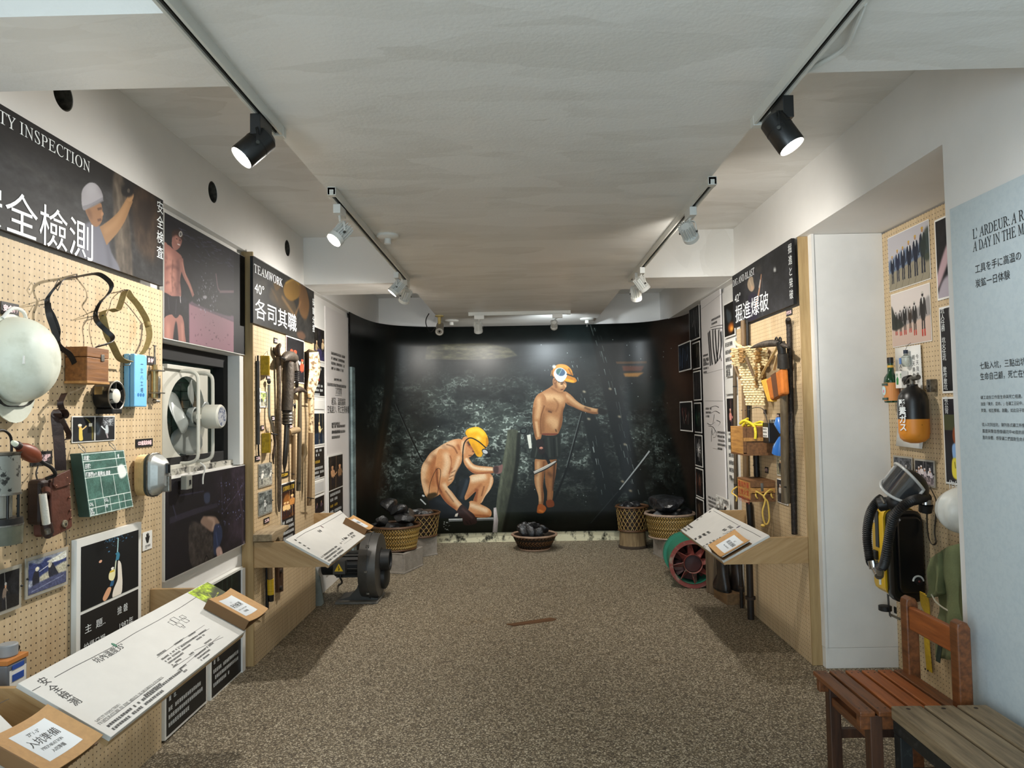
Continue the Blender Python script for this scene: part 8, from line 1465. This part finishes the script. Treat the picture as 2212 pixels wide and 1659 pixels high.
# mask: rubber body, wide visor in a white rim
mc = w(1955, 1050, .20)
def wp(pt): return pt
Mm = Matrix.Translation(mc+V((.0, 0, .0))) @ Matrix.Rotation(.45, 4, 'Y') @ Matrix.Rotation(-.45, 4, 'X') @ Matrix.Rotation(.25, 4, 'Z') 
MB().ell((0, .02, 0), (.105, .09, .085), 24, 16, M=Mm).obj('mask_body', rub, t, smooth=60)
vs = []; fs = []; nu, nv = 14, 8
def vis(u, v, o=0):                                   # u across, v up on the curved visor
    a = (u-.5)*2.5; wv = .094*(1-.10*(2*v-1)**2); hh = .075*math.cos((u-.5)*1.9); return (math.sin(a)*(.100+o), .02-math.cos(a)*(.105+o), (v-.42)*2*hh)
for i in range(nu+1):
    for j in range(nv+1): vs.append(vis(i/nu, j/nv, .004))
fs = [(i*(nv+1)+j, (i+1)*(nv+1)+j, (i+1)*(nv+1)+j+1, i*(nv+1)+j+1) for i in range(nu) for j in range(nv)]
MB().add(vs, fs, Mm).obj('visor', mat('smoky_visor', '34373a', .12, coat=1, spec=.7), t, smooth=60, fix=False)
rimp = [vis(i/nu, 0, .007) for i in range(nu+1)]+[vis(1, j/nv, .007) for j in range(1, nv+1)]+[vis(1-i/nu, 1, .007) for i in range(1, nu+1)]+[vis(0, 1-j/nv, .007) for j in range(1, nv)]
MB().tube([Mm @ V(p_) for p_ in rimp], .0075, 8, True).obj('visor_rim', mat('rim_white', 'b4b6b4', .35), t, smooth=1)
p = w(1912, 1088, .29); MB().lathe([(.03, -.02), (.034, 0), (.034, .03), (.024, .036), (.02, .03)], Matrix.Translation(p) @ Matrix.Rotation(PI/2+.3, 4, 'X') @ Matrix.Rotation(-.5, 4, 'Y'), 24).obj('speech_valve', rub, t, smooth=1); MB().tube([p+V((.0, -.02, .034)), p+V((.034, -.02, .006))], .006, 8).obj('valve_band', steel, t); MB().ell(p+V((.03, .05, .01)), (.05, .06, .05), 16, 10).obj('mask_chin', rub, t, smooth=60)
p = w(2000, 1084, .12); MB().tube([p+V((0, 0, .012)), p+V((0, 0, -.012))], .03, 18).obj('hose_clamp', mat('chrome', 'b5b7b8', .15, .95), t, smooth=1); MB().tube([p+V((0, 0, -.012)), p+V((-.01, 0, -.05))], [.033, .03], 18).obj('inlet_collar', rub, t, smooth=1)
q = w(2009, 1052, .02); MB().tube([q+V((.012*math.cos(a*.6283), -.005, .012*math.sin(a*.6283))) for a in range(10)], .002, 6, True).obj('hanging_ring', steel, t)
strap(w, t, [(2010, 1055), (2022, 1080), (2022, 1110), (2019, 1150), (2022, 1172), (2012, 1175), (2004, 1150), (2002, 1100)], [.03, .04, .04, .045, .05, .05, .04, .04], .02, rub, 'head_strap', V((.6, -.6, .3)))
for x in (1990, 1999): strap(w, t, [(x, 1285), (x+4, 1320), (x+3, 1380), (x+9, 1450)] if x == 1999 else [(x+3, 1280), (x+6, 1310), (x+22, 1340), (x+30, 1365)], [.12, .06, .03, .014], .05, mat('yellow_webbing', 'c9a51c', .7, var=.15, scale=50), 'yellow_strap', V((1, 0, 0)))
p = w(2003, 1447, .018)
for dx in (-.012, .012): MB().ell(p+V((dx, -.004, 0)), (.005, .003, .005), 10, 6).obj('strap_rivet', blacki, t)
strap(w, t, [(1918, 1284), (1920, 1310), (1923, 1332)], [.14, .13, .12], .03, rub, 'waist_strap', V((1, -.2, 0))); p = w(1916, 1318, .13); MB().lathe([(.03, -.008), (.034, -.006), (.034, .018), (.028, .02)], Matrix.Translation(p+V((-.02, 0, 0))), 22).obj('strap_cup', rub, t, smooth=1); MB().bar(w(1924, 1328, .13), w(1945, 1338, .10), .01, .01).obj('buckle_bar', steel, t); MB().box(tuple(w(1934, 1318, .11)-V((.012, .003, .018))), tuple(w(1934, 1318, .11)+V((.012, .003, .018)))).obj('buckle', rub, t, .004)
# white helmet and jacket beside it
w = WF('R', 2106, 1102, XA); t = w.thing('hard_hat', 'white ribbed helmet half hidden behind the near right wall', 'helmet'); wh = mat('clean_white_shell', 'd8dad4', .35)
d_ = MB(); n = 36; vs = []; rows = 12
for i in range(rows+1):
    a = PI/2*i/rows
    for k in range(n): b = 2*PI*k/n; r_ = math.cos(a)**.8; vs.append((.10*r_*math.cos(b), -.02-.15*math.sin(a)*(1+.03*math.cos(12*math.cos(b)*r_)), .115*r_*math.sin(b)))
d_.add(vs, [(i*n+k, i*n+(k+1) % n, (i+1)*n+(k+1) % n, (i+1)*n+k) for i in range(rows) for k in range(n)]).obj('shell', wh, t, smooth=60); MB().tube([(.103*math.cos(2*PI*k/36), -.018, .118*math.sin(2*PI*k/36)) for k in range(36)], .007, 6, True).obj('brim', wh, t, smooth=1)
w = WF('R', 2040, 1300, XA); t = w.thing('work_jacket', 'faded olive green work jacket hanging in the alcove beside the breathing pack', 'jacket'); ol = mat('olive_cloth', '6d7550', .85, var=.18, scale=9, bump=.25, bscale=140)
def cloth(rows_, nm, m=ol, seed=1):
    """hanging cloth from rows of (px, py, depth); folds ripple across it"""
    mb = MB(); vs = []; R2 = [spl(r, 4) for r in rows_]; nn = len(R2[0]); R3 = [spl([r[k] for r in R2], 4) for k in range(nn)]
    for k, col_ in enumerate(R3):
        for j, (px, py, d) in enumerate(col_): p = w(px, py, d); p.y += .010*math.sin(k*1.3+seed)*min(1, j/4)+.005*math.sin(j*.9+k*.5); vs.append(p)
    m_ = len(R3[0]); mb.add(vs, [(k*m_+j, (k+1)*m_+j, (k+1)*m_+j+1, k*m_+j+1) for k in range(nn-1) for j in range(m_-1)]); o = mb.obj(nm, m, t, smooth=60, fix=False); q = o.modifiers.new('cloth', 'SOLIDIFY'); q.thickness = .006; return o
cloth([[(2008, 1208, .09), (2014, 1205, .12), (2030, 1195, .13), (2036, 1188, .10)], [(2006, 1235, .10), (2014, 1235, .14), (2030, 1230, .15), (2040, 1225, .11)], [(2006, 1275, .10), (2014, 1278, .14), (2032, 1275, .15), (2042, 1270, .11)], [(2006, 1292, .10), (2014, 1288, .14), (2034, 1283, .14), (2042, 1278, .11)]], 'sleeve')
cloth([[(2028, 1200, .05), (2036, 1190, .10), (2055, 1180, .12), (2090, 1170, .06)], [(2032, 1260, .05), (2044, 1255, .11), (2060, 1250, .14), (2095, 1250, .06)], [(2034, 1310, .04), (2048, 1315, .10), (2066, 1315, .14), (2100, 1320, .06)], [(2030, 1350, .04), (2050, 1360, .10), (2070, 1365, .14), (2104, 1370, .06)], [(2024, 1420, .03), (2046, 1425, .08), (2072, 1425, .12), (2110, 1430, .05)]], 'body', seed=4)
MB().tube(spl([tuple(w(*a)) for a in ((2012, 1284, .15), (2022, 1300, .15), (2036, 1312, .15), (2050, 1320, .14))], 5), .004, 6).obj('drawstring', mat('pale_cord', 'b5b09c', .7), t, smooth=1); strap(w, t, [(2034, 1368), (2033, 1385), (2030, 1400), (2026, 1430)], [.12, .12, .1, .09], .035, mat('dark_green_strap', '24352c', .6), 'strap', V((1, 0, 0))); MB().tube(spl([tuple(w(*a)) for a in ((2018, 1375, .12), (2030, 1384, .13), (2044, 1378, .12))], 4), .004, 6).obj('buckle_wire', steel, t)

# ------------------------------------------------------------------ pale blue text panel on the near right wall
t = thing('blue_text_board', 'large pale blue board of black writing on the near right wall', 'panel', (1.66, 2.70, 0), -PI/2); pbm = mat('pale_blue_print', 'c3cfd3', .5, scale=60, c2='bdcacf', thr=(.45, .6))
MB().box((0, -.010, .28), (1.9, -.0005, 2.236)).obj('panel', pbm, t)
def pp_(px, py): p = onX(px, py, 1.65); return (2.70-p.y, -.0115, p.z)
text("L' ARDEUR: A R", .052, ink, t, pp_(2103, 517), serif=True, width=.262); text('A DAY IN THE M', .052, ink, t, pp_(2104, 544), serif=True, width=.262)
text('工具を手に高温の', .0345, ink, t, pp_(2107, 590), width=.235); text('炭鉱一日体験', .034, ink, t, pp_(2108, 621), width=.18)
text('七點入坑，三點出坑，', .0285, ink, t, pp_(2117, 797), width=.24); text('生命自己顧，死亡在側', .0285, ink, t, pp_(2118, 820), width=.24)
for i, s_ in enumerate(('礦工這份工作是生命與死亡相連。要', '說是「樂天、認命。」在礦工日記中，看', '笑聲，相互揶揄、鼓勵，如此日子就能')): text(s_, .0145, ink, t, pp_(2119+i*.5, 862+14*i), width=.235)
for i, s_ in enumerate(('從入坑到出坑，陳列各式礦工所使用', '畫面與聲音想像礦坑中40度的高溫', '直的身體，感受礦工們面對生命未知')): text(s_, .0145, ink, t, pp_(2122+i*.6, 920+14*i), width=.23)

# ------------------------------------------------------------------ slatted chair and bench
rw = wood('red_brown_wood', '7d4a26', '4c2a14', 1, 7, .42, 1.3); rw3 = wood('orange_brown_wood', 'a35a28', '7c3f19', 1, 7, .4, 1.3); rw2 = wood('dark_leg_wood', '4d2f1c', '2c1a10', 2, 7, .5, 1.2); grw = wood('weathered_plank', '8f7c60', '594a36', 1, 5, .65, 1.6)
t = thing('slatted_chair', 'reddish brown wooden chair with a slatted seat, turned to face the room', 'chair', (1.36, 2.75, 0)); ZS = .42
for k in range(6):
    x = -.19+.0655*k; MB().box((x, -.20, ZS-.018), (x+.054, .205, ZS)).obj('seat_slat', rw3 if 1 < k < 5 else rw, t, .004)
    for y in (-.165, .175):
        for dx in (.014, .040): MB().cyl((x+dx, y, ZS-.002), (x+dx, y, ZS+.0006), .0035, n=8).obj('slat_screw', tk, t)
for y in (-.185, .155): MB().box((-.185, y, ZS-.068), (.20, y+.028, ZS-.0185)).obj('seat_rail', rw, t, .003)
for y in (-.186, .146):
    MB().box((-.15, y, 0), (-.105, y+.045, ZS-.0185)).obj('front_leg', rw2, t, .004)
    MB().prism([(.165, 0), (.215, 0), (.215, .70), (.205, .718), (.185, .726), (.168, .716), (.165, .70)], y-.004, y+.044).obj('back_post', rw, t, .006); MB().box((-.105, y+.008, .17), (.165, y+.036, .205)).obj('side_stretcher', rw2, t, .003)
MB().box((.172, -.14, .60), (.198, .14, .69)).obj('top_rail', rw3, t, .006); MB().box((-.142, -.142, .30), (-.112, .147, .335)).obj('front_stretcher', rw, t, .003); MB().box((.175, -.14, .25), (.2, .145, .285)).obj('back_stretcher', rw2, t, .003)
t = thing('plank_bench', 'weathered grey plank bench on a dark metal frame in front of the chair', 'bench', (1.43, 1.75, 0)); ZB = .452
for k, x in enumerate((-.165, -.052, .062)): MB().box((x, -.78, ZB-.045), (x+.103, .775, ZB)).obj('plank', grw, t, .005)
for k, x in enumerate((-.12, .0, .11)): MB().cyl((x, .745, ZB-.002), (x, .745, ZB+.001), .007, n=10).obj('plank_bolt', iron, t)
bf = mat('chipped_black_frame', '1d1f1f', .45, .3, scale=30, c2='3c3f3e', thr=(.55, .7))
for x in (-.165, .135): MB().box((x, -.77, ZB-.085), (x+.03, .765, ZB-.0455)).obj('frame_rail', bf, t, .003)
for y in (-.74, .72):
    MB().box((-.135, y, ZB-.08), (.135, y+.03, ZB-.05)).obj('cross_rail', bf, t, .003)
    for x in (-.165, .125): MB().box((x, y, 0), (x+.042, y+.042, ZB-.0855)).obj('leg', bf, t, .004)
finish_texts()
# ------------------------------------------------------------------ small pieces belong to the part they sit on
NEST = {'lens': 'housing', 'cooling_fins': 'housing', 'groove': 'housing', 'hinge_screw': 'yoke', 'conductor': 'rail', 'title_label': 'front_cover', 'ring': 'back_cover', 'slat_screw': 'seat_slat', 'plank_bolt': 'plank', 'rivet': 'pouch', 'keyhole': 'lock',
        'knob_face': 'valve_knob', 'gauge_button': 'gauge', 'gauge_rim': 'gauge', 'label_emblem': 'label', 'label_heart': 'label', 'label_band': 'label', 'buckle': 'strap', 'bolt': 'plate', 'flange_bolt': 'seam_flange', 'warning_triangle': 'junction_box', 'warning_symbol': 'junction_box',
        'maker_plate': 'motor', 'latch': 'lid', 'hasp': 'lid', 'terminal': 'case', 'strap_rivet': 'yellow_strap', 'visor_rim': 'visor', 'valve_band': 'speech_valve', 'ridge': 'pack', 'stripe': 'body', 'cooling_fin': 'motor', 'cable_gland': 'junction_box', 'label_bar': 'label', 'toggle': 'body', 'node': 'pole', 'window': 'lid', 'clasp': 'lid'}
HOST = ['title_label', 'card', 'caption_panel', 'caption', 'heading', 'panel', 'board', 'foam_board', 'label', 'sheet', 'carton', 'front_board', 'end_board', 'mount', 'backing', 'case_front', 'rod', 'upper_body']
kids = {}
for o in COL.objects:
    if o.parent: kids.setdefault(o.parent.name, []).append(o)
def mid(o):
    n = len(o.data.vertices)
    return o.matrix_basis @ (sum((v.co for v in o.data.vertices), V((0, 0, 0)))/max(1, n))
for root, ch in list(kids.items()):
    base = {}
    for o in ch: base.setdefault(o.name.split('.')[0], []).append(o)
    for o in ch:
        nm = o.name.split('.')[0]
        c = base.get(NEST.get(nm, ''), [])
        if nm in ('lettering', 'small_print', 'print', 'printed_line', 'ink_stroke', 'diagram_box', 'diagram_line', 'rule'):
            c = next((base[k] for k in HOST if k in base), [])
            if nm == 'print' and 'panel' not in base and 'foam_board' not in base: c = []
        if c and o not in c:
            m = mid(o); o.parent = min(c, key=lambda q: (mid(q)-m).length) if len(c) > 1 else c[0]
